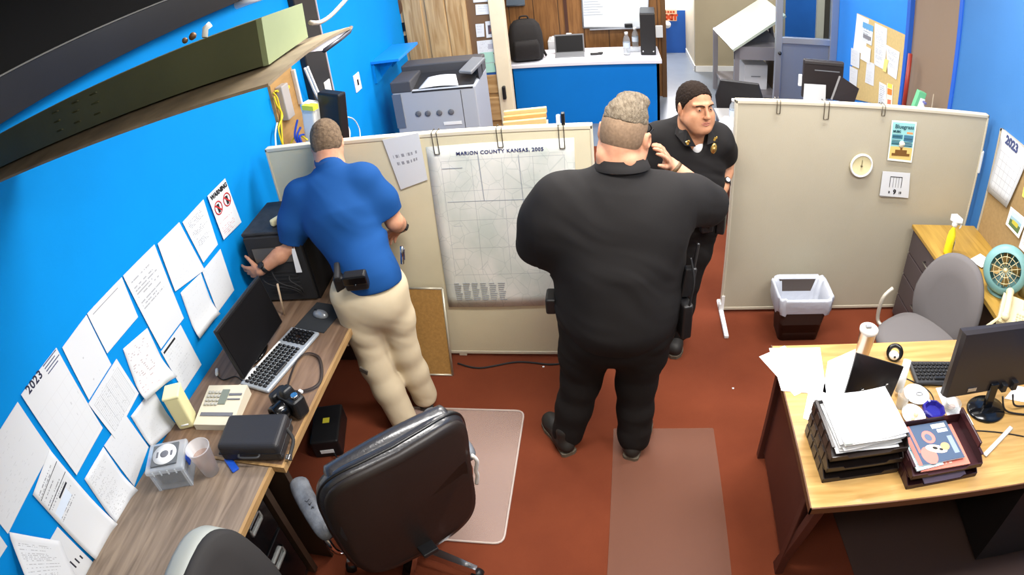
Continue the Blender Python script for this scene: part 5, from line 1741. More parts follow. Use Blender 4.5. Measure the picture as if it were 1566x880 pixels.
for k, pix in enumerate([[(418, 142), (424, 150), (428, 165), (432, 178), (426, 195), (429, 212), (434, 226)], [(420, 140), (430, 137), (442, 132), (436, 142), (424, 140)], [(419, 148), (423, 160), (430, 172), (430, 190), (433, 226)]]):
    o = wcable(pix, YC).build('yellow_cable', YC, pb, origin=tuple(pb.location), loc=(0, 0, 0))
o = wcable([(424, 188), (421, 205), (422, 226)], WHITEP).build('white_cable', WHITEP, pb, origin=tuple(pb.location), loc=(0, 0, 0))

# black panel / duct on the wall with white cables
yk0, yk1 = on_x(470, 100, XL + .05).y, on_x(504, 110, XL + .05).y
o = MB().span((XL, yk0, .3), (XL + .05, yk1, 2.98), .008).build('cable_duct', mat('black duct', (34, 33, 35), .35), origin=(XL, (yk0 + yk1) / 2, .3)); tag(o, 'tall black duct standing along the blue wall behind the cream partition', 'duct')
MB().span((XL + .001, yk1 - .004, .3), (XL + .055, yk1 + .008, 2.98)).build('edge_trim', mat('pale edge', (190, 180, 186), .4), o, origin=o.location, loc=(0, 0, 0))
p = on_x(502, 136, XL + .055)
o2 = MB().box((p.x, p.y, p.z), (.012, .10, .13), None, .006).build('switch_plate', WHITEP, o, origin=o.location, loc=(0, 0, 0))
def outlet(px, py, label):
    p = on_x(px, py, XL)
    r = empty('wall_outlet', p, 0, label, 'outlet')
    MB().box((.004, 0, 0), (.008, .13, .15), None, .004).build('plate', WHITEP, r)
    MB().box((.009, .0, .0), (.004, .03, .05), None, .002).build('socket', BLACKP, r)
outlet(487, 118, 'square white outlet on the blue wall right beside the black duct')
outlet(546, 126, 'white outlet on the blue wall nearer to the blue shelf')
wc = [[(466, 104), (476, 128), (483, 144), (492, 158), (508, 178)], [(470, 102), (480, 126), (487, 142), (498, 160), (514, 180)], [(510, 180), (526, 186), (534, 200), (534, 212)], [(524, 178), (540, 182), (549, 196), (551, 212)], [(505, 185), (512, 196), (522, 206)]]
for k, pix in enumerate(wc):
    m_ = WHITEP if k < 4 else mat('pale cord', (206, 204, 210), .4)
    cable('wall_cable', [on_x(x, y, XL + .10) for x, y in pix], .009 if k != 3 else .005, m_, ['white cable bundle hanging left on the black duct', 'white cable bundle hanging right on the black duct', 'white cable looping down behind the head of the man in blue', 'thin grey cable loop on the blue wall', 'short white cable end low on the black duct'][k], 'cable')
# modem and box behind partition
p = on_y(477, 188, 3.6)
ms = empty('cable_modem', (-1.80, 3.50, 1.0), math.radians(-15), 'white and black network box with blue cables behind the cream partition', 'network box')
zz = on_y(472, 205, 3.5).z
q0 = on_y(476, 190, 3.45)
ms.location = (q0.x + .05, 3.42, 1.0)
MB().box((-.03, 0, .45), (.10, .08, .34), rot3(0, .14, 0), .012).build('white_case', WHITEP, ms)
MB().box((.10, .06, .48), (.17, .08, .36), rot3(0, .14, 0), .012).build('black_case', BLACKP, ms)
MB().box((.02, -.04, .60), (.09, .05, .03), rot3(0, .1, 0)).build('yellow_tag', mat('yellow tag', (226, 226, 70), .5), ms)
MB().span((-.16, -.06, 0), (.22, .14, .28)).build('shelf_box', BLACKM, ms)
for k in range(3):
    MB().tube(catmull([(-.10 + k * .012, -.05, .52 - k * .05), (-.12 + k * .02, -.09, .42), (-.10 + .01 * k, -.07, .33)], 6), .007, 6).build('blue_cable', mat('blue cable', (40, 80, 200), .4), ms)
MB().tube(catmull([(-.22, -.05, .26), (-.18, -.09, .36), (-.12, -.06, .42), (-.02, -.09, .40)], 6), .006, 6).build('yellow_cable', YC, ms)

# blue wall shelf
a_, b_ = on_x(552, 98, XL + .0), on_x(605, 68, XL)
zs = on_x(570, 90, XL + .16).z
bs = empty('wall_shelf', (XL, 5.3, 1.36), 0, 'small blue shelf on the blue wall beside the wooden door', 'shelf')
ys0 = on_x(552, 99, XL + .02).y; 
sh = [on_z(552, 99, 1.40), on_z(590, 98, 1.40), on_z(630, 68, 1.40), on_z(583, 72, 1.40)]
yA = on_z(556, 98, 1.40).y; yB = on_z(600, 70, 1.40).y
MB().span((XL, yA, 1.385), (XL + .26, yB, 1.41), .003).build('board', mat('blue shelf paint', (24, 140, 240), .4), bs, origin=tuple(bs.location), loc=(0, 0, 0))
MB().span((XL, yA + .02, 1.2), (XL + .02, yB - .02, 1.385)).prism([(XL, yA + .15, 1.385), (XL + .2, yA + .15, 1.385), (XL, yA + .15, 1.2)], (0, .02, 0)).prism([(XL, yB - .15, 1.385), (XL + .2, yB - .15, 1.385), (XL, yB - .15, 1.2)], (0, .02, 0)).build('bracket', BLUE, bs, origin=tuple(bs.location), loc=(0, 0, 0))

# ================= office printer =================
YPn = 5.0
pa, pbx = on_y(597, 130, YPn), on_y(726, 128, YPn)
pn = empty('office_printer', ((pa.x + pbx.x) / 2, YPn, 0), math.radians(0), 'large grey office printer with dark top behind the cream partition', 'printer')
w_ = pbx.x - pa.x
ztop = 1.24
PG = mat('blue grey printer plastic', (168, 173, 182), .5)
PDK = mat('dark printer plastic', (74, 74, 78), .45)
b = MB().span((-w_ / 2, 0, .03), (w_ / 2, .55, ztop - .09), .012); b.build('body', PG, pn)
MB().span((-w_ / 2 + .02, .02, 0), (w_ / 2 - .02, .52, .03)).build('base', PDK, pn)
# dark top: raised scanner ledge at the back and left, sunk output bay
b = MB().span((-w_ / 2 - .004, -.006, ztop - .10), (-w_ / 2 + .18, .56, ztop), .010).span((-w_ / 2, .34, ztop - .10), (w_ / 2, .56, ztop + .05), .012)
b.prism([(w_ / 2 - .12, .36, ztop - .10), (w_ / 2, .2, ztop - .10), (w_ / 2, .2, ztop + .03), (w_ / 2 - .12, .36, ztop + .03)], (0, .18, 0))
b.build('top_cover', PDK, pn)
b = MB().prism([(-w_ / 2 + .18, -.004, ztop - .11), (w_ / 2 - .02, -.004, ztop - .11), (w_ / 2 - .02, .40, ztop - .03), (-w_ / 2 + .18, .40, ztop - .03)], (0, 0, .012)); b.build('output_tray', mat('black tray', (40, 40, 43), .4), pn)
MB().box((w_ / 2 - .05, .22, ztop + .03), (.14, .22, .03), rot3(.35, 0, -.5), .008).build('control_panel', mat('grey panel', (120, 122, 126), .4), pn)
b = MB().sheet((-.13, .02, ztop - .085), (.22, .02, ztop - .085), (.16, .22, ztop - .04), (-.09, .22, ztop - .045), 8, 4, lambda u, v: .012 * math.sin(u * 3)); o = b.build('printed_sheet', PAPER, origin=(0, .12, ztop - .06)); o.location = Vector((0, .12, ztop - .06)) + pn.location; o.name = 'printout'; tag(o, 'white printout lying in the printer output tray', 'paper')
MB().box((.06, .36, ztop - .015), (.26, .02, .012)).build('slot_strip', mat('pale strip', (190, 192, 196), .4), pn)
MB().span((-w_ / 2 - .003, -.008, ztop - .42), (-w_ / 2 + .075, 0, ztop - .11)).build('side_panel', mat('slate printer panel', (98, 108, 124), .4), pn)
b = MB().span((w_ / 2 - .13, -.003, .1), (w_ / 2 - .125, 0, ztop - .12)).span((-w_ / 2 + .10, -.003, .72), (w_ / 2 - .13, 0, .725)); b.build('panel_seams', PDK, pn)
for k in range(4):
    px = (638, 663, 680, 698)[k]
    p = on_y((640, 654.5, 672, 690)[k], (174, 173.5, 172.5, 171)[k], YPn - .006) - pn.location
    MB().lathe([(.001, 0), (.024, 0), (.026, .004), (.018, .007), (.001, .007)], p, 20, rot3(PI / 2)).build('round_window', mat('grey round window', (104, 106, 112), .3), pn)
MB().box((.13, -.004, .83), (.16, .004, .03), None, .002).build('name_strip', WHITEP, pn)

# wooden slats standing behind the partition
ws_ = empty('wood_slats', (0, 0, 0), 0, 'small stack of pale wood trays just behind the cream partition', 'wood tray')
p0 = on_y(767, 186, 3.5); p1 = on_y(834, 184, 3.5)
ws_.location = ((p0.x + p1.x) / 2, 3.55, 0)
ww = p1.x - p0.x
for k in range(3):
    MB().box((0, .0 + k * .035, 1.325 + k * .022), (ww, .028, .035), rot3(0, math.radians(-3), 0), .003).build('slat', mat('pale slat %d' % (k % 2), ((206, 178, 124), (188, 150, 92))[k % 2], .5), ws_)
MB().span((-ww / 2, -.02, 0), (ww / 2, .10, 1.30)).build('cabinet_body', CREAM, ws_)

# ================= notices on the glazed side panel =================
def npaper(pix, m, label, off, name='notice', cat='notice', g='notices on the narrow panel beside the wooden door'):
    return flat_paper(pix, YD + off, m, label, name, cat, g)
npaper([(724, 4), (751, 2), (751, -8), (723, -6)], PT[1], 'white notice cut by the top of the photo beside the wooden door', .006)
npaper([(728, 23), (756, 21), (755, 6), (727, 7)], PT[1], 'upper white notice on the narrow panel beside the wooden door', .006)
npaper([(729, 57), (741, 56), (740, 36), (727, 37)], PT[1], 'narrow white note left of the framed picture card', .006)
npaper([(744, 58), (759, 56), (757, 31), (742, 33)], paper_mat('picture card', rows=0, blocks=[(.22, .8, .2, .75, (96, 84, 92)), (.4, .6, .35, .55, (150, 96, 80))]), 'white card with a dark picture on the narrow panel', .004, 'picture_card', 'card')
npaper([(731, 83), (760, 80), (759, 60), (729, 63)], paper_mat('flyer', rows=12, fill=.4, ramp=.35, seed=51, blocks=[(.55, .85, .3, .7, (180, 180, 190))]), 'white flyer with a small grey figure on the narrow panel', .006)
npaper([(734, 98), (764, 96), (763, 82), (731, 84)], PT[2], 'white note behind the green slips', .008)
npaper([(735, 97), (756, 95), (754, 79), (734, 81)], mat('pale green paper', (164, 208, 190), .7), 'pale green slip, upper of the two under the flyer', .003)
npaper([(737, 112), (758, 110), (756, 96), (736, 98)], mat('pale green paper', (164, 208, 190), .7), 'pale green slip, lower of the two under the flyer', .003)

# ================= counter at the back =================
YF = 7.05
cx0, cx1 = on_z(780, 100, .76).x, on_z(1009, 95, .76).x
ct = empty('reception_counter', ((cx0 + cx1) / 2, YF, 0), 0, 'blue-fronted counter with white top in the back room', 'counter')
w_ = cx1 - cx0
MB().span((-w_ / 2, 0, 0), (w_ / 2, .03, .73)).span((-w_ / 2, 0, 0), (-w_ / 2 + .03, .6, .73)).span((w_ / 2 - .03, 0, 0), (w_ / 2, .6, .73)).build('front_panel', BLUE2, ct)
MB().span((-w_ / 2 - .02, -.03, .725), (w_ / 2 + .03, .66, .765), .004).build('worktop', mat('pale worktop', (222, 222, 230), .35), ct)
TC = .765
# backpack
bk = empty('backpack', (-.96, 7.26, TC), math.radians(8), 'black backpack standing on the left end of the blue counter', 'backpack')
BKP = mat('black backpack fabric', (30, 27, 27), .8, bump=.2, bscale=60)
rings = []
for z, w, d, oy in ((0, .34, .20, 0), (.03, .38, .24, 0), (.18, .40, .25, 0), (.32, .39, .22, .01), (.42, .34, .18, .02), (.475, .24, .13, .03), (.49, .12, .07, .03)):
    rings.append([(x, y + oy, zz) for x, y, zz in rrect(w, d, min(w, d) * .36, z, 6)])
MB().loft(rings).build('bag', BKP, bk)
rings = [[(x, y - .13, zz) for x, y, zz in rrect(w, d, d * .4, z, 5)] for z, w, d in ((.03, .26, .05), (.05, .30, .08), (.2, .30, .08), (.26, .26, .05))]
MB().loft(rings).build('front_pocket', BKP, bk)
MB().tube(catmull([(-.05, 0.03, .47), (-.04, .03, .52), (.04, .03, .52), (.05, .03, .47)], 5), .010, 8).build('grab_handle', BKP, bk)
for s in (-1, 1):
    MB().tube(catmull([(s * .10, .1, .44), (s * .16, .15, .3), (s * .19, .10, .1), (s * .22, .0, .03)], 5), .018, 8, flat=.4).build('shoulder_strap', BKP, bk)
# laptop, seen open towards us
lp = empty('laptop', (-.475, 7.46, TC), math.radians(2), 'open laptop with dark screen on the blue counter', 'laptop')
MB().box((0, -.11, .009), (.34, .22, .016), None, .004).build('base', GREYP, lp)
Ml = rot3(math.radians(-14))
MB().box(Vector((0, .02, .12)), (.35, .012, .225), Ml, .004).build('lid', mat('laptop grey', (110, 110, 112), .4), lp)
MB().box(Vector((0, .012, .12)), (.32, .004, .195), Ml).build('screen', mat('blank screen', (15, 14, 16), .45, spec=.25), lp)
def ctop(pix, m, label, dz=.0008, grp=None):
    P = [on_z(x, y, TC + dz) for x, y in pix]
    c = sum(P, Vector()) / 4
    return tag(MB().sheet(*P, 1, 1, thick=.002).build('paper', m, origin=c), label, 'paper', grp)
ctop([(846, 90), (893, 89), (891, 82), (851, 82)], PAPER, 'white papers in front of the laptop on the blue counter', .002)
ctop([(897, 85), (935, 84), (932, 76), (899, 77)], PAPER, 'white papers right of the laptop on the blue counter')
o = MB().box((0, 0, .012), (.14, .05, .02), rot3(0, 0, .1), .008).box((.05, .02, .016), (.06, .03, .02), None, .008).build('glasses_case', BLACKP); p = on_z(912, 84, TC); o.location = (p.x, p.y, TC + .003); tag(o, 'small black object on the papers of the blue counter', 'glasses case')
BOT = mat('clear bottle plastic', (222, 230, 236), .1, trans=.7, alpha=.6, ior=1.15)
def bottle(loc, label, grp=None, s=1.0):
    r = empty('water_bottle', loc, 0, label, 'bottle', grp)
    MB().lathe([(z_ * s if 0 else r_ * s, z_ * s) for r_, z_ in ((.001, .002), (.030, .002), (.033, .01), (.031, .05), (.033, .06), (.031, .10), (.033, .13), (.028, .165), (.014, .19), (.013, .20), (.001, .20))], (0, 0, 0), 24).build('bottle_body', BOT, r)
    MB().lathe([(.001, .198 * s), (.016 * s, .198 * s), (.016 * s, .222 * s), (.001, .222 * s)], (0, 0, 0), 20).build('cap', WHITEP, r)
    MB().lathe([(.0335 * s, .075 * s), (.0335 * s, .125 * s)], (0, 0, 0), 24, closed=False).build('label', mat('pale bottle label', (200, 212, 226), .5), r)
    return r
p = on_z(959, 84, TC); bottle((p.x, p.y, TC), 'clear water bottle standing in front on the blue counter by the black tower', s=1.25)
p = on_z(972, 74, TC); bottle((p.x, p.y, TC), 'second water bottle, farther back beside the black tower', s=1.2)
o = MB().tube([(0, 0, .03), (.16, .03, .03)], .03, 16).build('lying_bottle', BOT); p = on_z(967, 80, TC); o.location = (p.x - .06, p.y, TC); tag(o, 'clear plastic bottle lying before the black tower on the counter', 'bottle')
tw = empty('computer_tower', (.445, 7.30, TC), math.radians(-4), 'slim black computer tower on the right end of the blue counter', 'computer')
MB().box((0, .17, .25), (.175, .42, .50), None, .010).build('case', mat('black tower', (38, 36, 37), .45), tw)
MB().box((0, -.045, .255), (.17, .02, .48), None, .008).build('front_panel', BLACKM, tw)
MB().box((0, .17, .502), (.16, .40, .006)).build('top_panel', mat('dark slate top', (66, 72, 78), .4), tw)
for s in (-1, 1):
    MB().sphere((s * .06, -.055, .05), .012).build('front_button', STEEL, tw)
# side shelf behind the bag with pale printer
o = empty('pale_printer', (-.60, 7.88, TC - .1), 0, 'pale grey machine behind the laptop by the panelled wall', 'printer')
MB().span((-.16, -.12, 0), (.24, .14, .20), .012).build('body', mat('pale machine', (206, 206, 208), .5), o)
MB().span((-.12, -.10, .20), (.16, .10, .215), .005).build('lid', WHITEP, o)
MB().box((.10, .0, .235), (.07, .06, .05), None, .01).build('paper_cup', WHITEP, o)
MB().span((-.2, -.14, -.66), (.28, .16, 0)).build('stand', DBROWN, o)
# whiteboard and other things on the panelled wall
yw = YP - .02
P = [on_y(x, y, yw) for x, y in ((892, 42), (990, 42), (992, -40), (888, -40))]
wb = MB().sheet(*P, 1, 1, thick=.015).build('whiteboard', mat('whiteboard surface', (226, 232, 236), .2), origin=P[0]); tag(wb, 'whiteboard with faint writing on the brown panelled wall', 'whiteboard')
MB().tube([p - P[0] + Vector((0, -.015, 0)) for p in P + P[:1]], .012, 6).build('frame', ALU, wb)
MB().box((P[1] - P[0]) * .5 + Vector((0, -.04, -.01)), ((P[1] - P[0]).length * .8, .05, .012)).build('pen_tray', ALU, wb)
q = on_y(961, 40, yw) - P[0]; MB().box(q + Vector((0, -.05, .02)), (.10, .04, .045), None, .006).build('eraser', BLACKP, wb)
b = MB()
for k in range(6):
    a = on_y(894, 3 + k * 4.0, yw - .017) - P[0]
    b.box(a + Vector((.08 + .015 * (k % 3), 0, 0)), (.18 + .03 * (k % 3), .001, .008))
b.build('handwriting', mat('faint marker ink', (170, 178, 190), .7), wb)
P = [on_y(x, y, yw) for x, y in ((775, 9), (803, 7), (801, -25), (774, -25))]
o = MB().sheet(*P, 1, 1, thick=.03).build('wall_screen', mat('grey screen', (96, 110, 124), .3), origin=P[0]); tag(o, 'grey framed screen at the top of the panelled wall above the backpack', 'screen')
MB().tube([p - P[0] + Vector((0, -.03, 0)) for p in P[:2]], .012, 6).build('lower_rim', mat('dark rim 2', (60, 66, 74), .4), o)
q = on_y(866, 30, YP - .01); o = MB().span((q.x - .02, YP - .02, .2), (q.x + .02, YP, 2.6)).build('pole', mat('dark red strip', (70, 40, 30), .5), origin=(q.x, YP, .2)); o.name = 'wall_strip'; tag(o, 'dark vertical strip on the panelled wall left of the whiteboard', 'strip')
p = on_y(1008, 48, YP - .05); o = MB().box((0, 0, 0), (.09, .02, .16), None, .005).build('light_switch', WHITEP); o.location = (p.x, YP - .06, p.z); tag(o, 'white switch plate on the brown end post beside the whiteboard', 'switch')
# EXIT sign on the blue exit door
P = [on_y(x, y, YE - .012) for x, y in ((1014, 32), (1035, 32), (1035, 14.5), (1014, 14.5))]
ex = MB().sheet(*P, 1, 1, thick=.006).build('exit_sign', mat('pale orange sign', (248, 214, 178), .5), origin=P[0]); tag(ex, 'orange and white EXIT sign on the blue door at the end', 'sign')
W_ = (P[1] - P[0]).length; H_ = (P[3] - P[0]).length
b = MB(); text_mb(b, 'EXIT', (W_ * .5, -.009, H_ * .12), (1, 0, 0), (0, 0, 1), H_ * .44, bold=.012)
for k in range(4):
    b.span((W_ * (.12 + k * .2), -.0095, H_ * .70), (W_ * (.26 + k * .2), -.009, H_ * .88))
b.build('lettering', mat('orange red print', (206, 74, 30), .6), ex)

# ================= drafting table and boxes =================
GRM = mat('grey table metal', (142, 138, 142), .4, metal=.3)
ta = empty('drafting_table', (1.75, 7.9, 0), 0, 'grey stand with a tilted pale drawing board in the back room', 'drafting table')
lz = .86
C4 = [on_z(1122, 78, lz), on_z(1190, 70, lz)]
x0_, x1_ = 1.42, 2.15
y0_, y1_ = 7.35, 8.40
for (x, y) in ((x0_, y1_), (x0_ + .08, y0_), (x1_, y0_), (x1_, y1_)):
    MB().span((x - .03, y - .03, 0), (x + .03, y + .03, .86)).build('leg', GRM, ta, origin=tuple(ta.location), loc=(0, 0, 0))
MB().span((x0_ + .05, y0_ - .03, .70), (x1_ + .03, y0_, .86)).span((x0_ + .05, y0_, .82), (x1_ + .03, y1_, .86)).build('apron', GRM, ta, origin=tuple(ta.location), loc=(0, 0, 0))
MB().span((x0_, y0_, .22), (x1_, y1_, .25)).build('lower_shelf', GRM, ta, origin=tuple(ta.location), loc=(0, 0, 0))
# tilted board: corners near-left low, far right high
BP = [on_y(1122, 79, 7.25), on_y(1203, 26, 7.45), on_y(1168, -2, 8.3), on_y(1092, 47, 8.15)]
MB().sheet(*BP, 1, 1, thick=.03).build('drawing_board', mat('pale green board', (192, 200, 182), .3), ta, origin=tuple(ta.location), loc=(0, 0, 0))
c_ = sum(BP, Vector()) / 4
MB().tube([(c_.x - .1, c_.y, .86), c_ - Vector((.1, 0, .03))], .03, 10).tube([(c_.x + .3, c_.y, .86), c_ + Vector((.25, 0, .10))], .03, 10).prism([(c_.x - .15, 7.6, .86), (c_.x + .35, 7.6, .86), (c_.x + .20, 7.7, 1.0), (c_.x - .05, 7.7, 1.0)], (0, .3, 0)).build('tilt_support', mat('dark tilt metal', (88, 86, 90), .5), ta, origin=tuple(ta.location), loc=(0, 0, 0))
q = on_y(1155, 120, 7.6)
bx = empty('paper_box', (q.x, 7.75, .25), 0, 'white cardboard boxes on the lower shelf of the drafting table', 'box')
MB().box((0, 0, .16), (.30, .35, .32), None, .006).build('carton', mat('white carton', (208, 208, 210), .7), bx)
MB().box((0, -.178, .17), (.12, .004, .012)).build('print', GREYP, bx)
o = MB().box((0, 0, .18), (.22, .40, .36), None, .004).build('brown_carton', mat('brown carton', (92, 76, 60), .7)); o.location = (q.x + .34, 7.78, .251); tag(o, 'dark brown carton beside the white box under the drafting table', 'box')

# ================= desk behind the right partition =================
bd = empty('back_desk', (1.67, 4.98, 0), 0, 'grey desk behind the grey-beige partition with black monitors', 'desk')
MB().span((-.76, -.45, .71), (.78, .45, .74), .004).build('desktop', mat('grey desktop', (150, 148, 146), .5), bd)
for x in (-.72, .74):
    MB().span((x - .02, -.42, 0), (x + .02, .42, .71)).build('side_panel', DGREY, bd)
q0, q1 = on_y(1229, 100, 5.0), on_y(1289, 100, 5.0)
zt = on_y(1258, 92, 5.0).z; zb = on_y(1258, 150, 5.0).z
mn = empty('flat_monitor', ((q0.x + q1.x) / 2, 5.0, .74), math.radians(-6), 'black monitor back with a white sheet on it, over the grey-beige partition', 'monitor')
wm = q1.x - q0.x
zc = (zt + zb) / 2 - .74
MB().box((0, 0, zc), (wm, .05, zt - zb), None, .010).build('housing', mat('brown black back', (48, 42, 42), .4), mn)
MB().box((0, -.02, zt - .74 - .02), (wm * .96, .03, .03), None, .006).build('top_ridge', mat('dark ridge', (66, 62, 62), .35), mn)
MB().box((.03, -.027, zt - .74 - .085), (wm * .62, .004, .008)).build('groove', GREYP, mn)
MB().box((0, .0, .08), (.06, .04, .2)).lathe([(.001, 0), (.12, 0), (.12, .012), (.001, .014)]).build('stand', BLACKP, mn)
MB().box((-wm * .5 - .02, -.01, zc - .02), (.03, .02, .10), None, .004).build('side_clip', WHITEP, mn)
P = [on_y(x, y, 4.93) for x, y in ((1228, 158), (1262, 160), (1263, 130), (1230, 128))]
c = sum(P, Vector()) / 4
o = MB().sheet(*P, 1, 1, thick=.003).build('taped_sheet', PAPER, origin=c); tag(o, 'white sheet standing before the black monitor back over the partition', 'paper')
P = [on_y(1270, 152, 4.62), on_y(1303, 158, 4.78), on_y(1311, 135, 4.82), on_y(1283, 116, 4.70)]
t2 = empty('tilted_monitor', (P[0].x + .10, 4.70, .74), 0, 'dark tilted screen to the right of the black monitor back', 'monitor')
MB().sheet(*[p - t2.location for p in P], 1, 1, thick=.02).build('screen_back', mat('charcoal back', (64, 60, 62), .3), t2)
cc = sum(P, Vector()) / 4 - t2.location
MB().tube([(0, 0, 0), cc + Vector((0, .02, 0))], .02, 10).lathe([(.001, 0), (.09, 0), (.09, .01), (.001, .012)]).build('stand', BLACKP, t2)
for k, (x, y, s) in enumerate(((1272, 154, .05), (1281, 156, .04))):
    p = on_y(x, y, 4.6)
    o = MB().sphere((0, 0, 0), s, 10, 8, None, (1, .8, .7)).build('crumpled_tissue', PAPER); o.location = (p.x, 4.62, .745 + s * .7); tag(o, ('crumpled white tissue under the tilted screen', 'smaller crumpled tissue beside the first one')[k], 'tissue')
p = on_z(1116, 188, .74); bottle((p.x + .02, p.y - .02, .74), 'water bottle at the left end of the grey-beige partition, behind it', s=1.0)
P = [on_z(x, y, .7415) for x, y in ((1098, 188), (1120, 200), (1124, 180), (1108, 178))]
c = sum(P, Vector()) / 4
tag(MB().sheet(*P, 1, 1, thick=.004).build('paper', PAPER, origin=c), 'white paper under the water bottle behind the partition', 'paper')
p = on_y(1135, 142, 5.55)
dcx = empty('desk_chair', (p.x + .05, 5.75, 0), math.radians(160), 'dark chair back peeking over the left end of the grey-beige partition', 'chair')
MB().loft([[(x + 0, y, z) for x, y, z in ((-.2 * s, .2 + t, .55), (.2 * s, .2 + t, .55), (.23 * s, .22 + t, .80), (.18 * s, .25 + t, .965), (-.18 * s, .25 + t, .965), (-.23 * s, .22 + t, .80))] for s, t in ((.95, -.03), (1, 0), (.95, .03))], smooth=False).build('backrest', BLACKM, dcx)
MB().loft([[Vector(q) + Vector((0, 0, .42)) for q in r] for r in pad(.48, .46, .08)]).build('seat', BLACKM, dcx)
MB().cyl((0, 0, .06), .03, .37).build('column', BLACKP, dcx)
for k in range(5):
    a = 2 * PI * k / 5
    MB().tube([(0, 0, .08), (.28 * math.cos(a), .28 * math.sin(a), .03)], .022, 8).build('base_leg', BLACKP, dcx)
# ================= far right wall board =================
def rw(pix, m, label, off, name='paper', cat='paper', grp=None):
    P = [on_x(px, py, XR - off) for px, py in pix]
    c = sum(P, Vector()) / 4
    return tag(MB().sheet(*P, 1, 1, thick=.002).build(name, m, origin=c), label, cat, grp)
rw([(1298, 150), (1372, 166), (1386, 54), (1311, 20)], mat('tan cork', (206, 180, 122), .9, var=.12, vscale=40), 'tan cork board crowded with papers on the far right blue wall', .006, 'bulletin_board', 'notice board')
GB = 'papers on the far right cork board'
rw([(1305, 75), (1323, 85), (1329, 30), (1311, 21)], PAPER, 'white backing sheet at the top left of the tan cork board', .009, grp=GB)
rw([(1318, 62), (1333, 70), (1336, 40), (1320, 33)], paper_mat('blue flyer', base=(216, 222, 228), rows=8, fill=.5, ramp=.5, seed=61, blocks=[(0, 1, .7, 1, (100, 160, 206)), (.1, .9, .2, .4, (130, 130, 136))]), 'blue-headed flyer on the tan cork board', .012, grp=GB)
rw([(1316, 90), (1330, 98), (1332, 75), (1318, 67)], PAPER, 'small white square under the blue-headed flyer', .015, grp=GB)
rw([(1301, 99), (1314, 105), (1315, 80), (1302, 73)], PT[2], 'grey printed sheet at the left edge of the tan cork board', .015, grp=GB)
rw([(1299, 127), (1310, 133), (1312, 107), (1300, 101)], PT[2], 'lower grey printed sheet at the left edge of the tan cork board', .012, grp=GB)
rw([(1337, 99), (1353, 107), (1357, 44), (1338, 35)], PT[0], 'tall white list in the middle of the tan cork board', .010, grp=GB)
rw([(1323, 126), (1336, 132), (1338, 98), (1326, 93)], PT[4], 'narrow printed strip below the small white square', .010, grp=GB)
rw([(1358, 113), (1371, 122), (1376, 80), (1355, 68)], PT[1], 'white sheet at the right side of the tan cork board', .012, grp=GB)
rw([(1343, 160), (1355, 163), (1356, 131), (1345, 125)], paper_mat('recipe card', rows=12, fill=.5, ramp=.4, seed=66), 'white card beside the orange picture on the tan cork board', .010, grp=GB)
rw([(1355, 164), (1364, 166), (1366, 130), (1357, 127)], paper_mat('orange picture', base=(236, 226, 206), rows=0, blocks=[(.1, .9, .55, .8, (228, 130, 60)), (.1, .9, .82, 1, (238, 220, 90)), (.2, .8, .1, .35, (220, 120, 90))]), 'orange and yellow picture low on the tan cork board', .012, 'picture_card', 'card', GB)
rw([(1350, 108), (1355, 111), (1359, 92), (1353, 90)], mat('yellow slip', (232, 214, 130), .7), 'little yellow slip between the lists on the tan cork board', .016, 'sticky_note', 'note')
# red bar standing by the taupe door, box with bottles on the ledge
p = on_x(1388, 140, XR - .03)
o = MB().tube([(0, 0, 0), (.0, -.01, .62)], .02, 10).build('red_tube', mat('red handle', (150, 50, 40), .4)); o.location = (XR - .05, p.y, on_x(1386, 165, XR - .05).z); o.location.z = .74; o.location = (XR - .05, p.y, .90); tag(o, 'red pole leaning beside the taupe door over the partition', 'pole')
ld = empty('supply_ledge', (2.30, 4.30, 0), 0, 'low dark cupboard behind the right end of the grey-beige partition', 'cupboard')
q0, q1 = on_y(1392, 165, 4.3), on_y(1436, 172, 4.3)
ld.location = ((q0.x + XR) / 2 - .01, 4.3, 0)
hw = (XR - .02 - q0.x) / 2
MB().span((-hw, -.14, 0), (hw, .16, 1.10)).build('body', mat('dark cupboard', (60, 52, 48), .5), ld)
MB().span((-hw - .01, -.16, 1.10), (hw, .17, 1.125)).build('top', DBROWN, ld)
o = MB().span((-.06, -.05, 0), (.08, .05, .06), .004).build('blue_tray', mat('navy tray', (40, 60, 130), .4)); q = on_y(1404, 165, 4.25); o.location = (q.x, 4.25, 1.126); tag(o, 'small blue tray with bottles on the cupboard behind the partition', 'tray')
o = empty('green_carton', (q.x - .01, 4.25, 1.15), 0, 'green and white carton in the small blue tray', 'carton')
MB().box((0, 0, .10), (.07, .05, .20), rot3(0, .25, 0), .004).build('carton_body', mat('green carton', (110, 190, 140), .5), o)
MB().box((.015, -.026, .10), (.045, .004, .10), rot3(0, .25, 0)).build('label', WHITEP, o)
q = on_y(1413, 152, 4.22)
o = empty('white_spray_bottle', (q.x, 4.22, 1.15), 0, 'small white spray bottle beside the green carton', 'bottle')
MB().lathe([(.001, 0), (.026, 0), (.028, .06), (.012, .10), (.012, .12), (.001, .12)], (0, 0, 0), 20).build('bottle_body', WHITEP, o)
MB().box((0, -.015, .125), (.018, .05, .018), None, .004).build('spray_head', mat('blue violet cap', (110, 110, 170), .4), o)
q = on_y(1427, 150, 4.25)
o = MB().lathe([(.001, 0), (.05, 0), (.05, .008), (.008, .012), (.005, .05), (.004, .20), (.001, .21)], (0, 0, 0), 20).build('table_spike', mat('pale spike', (190, 176, 156), .4)); o.location = (q.x, 4.25, 1.126); tag(o, 'thin pale spike on a small base beside the bottles', 'paper spike')

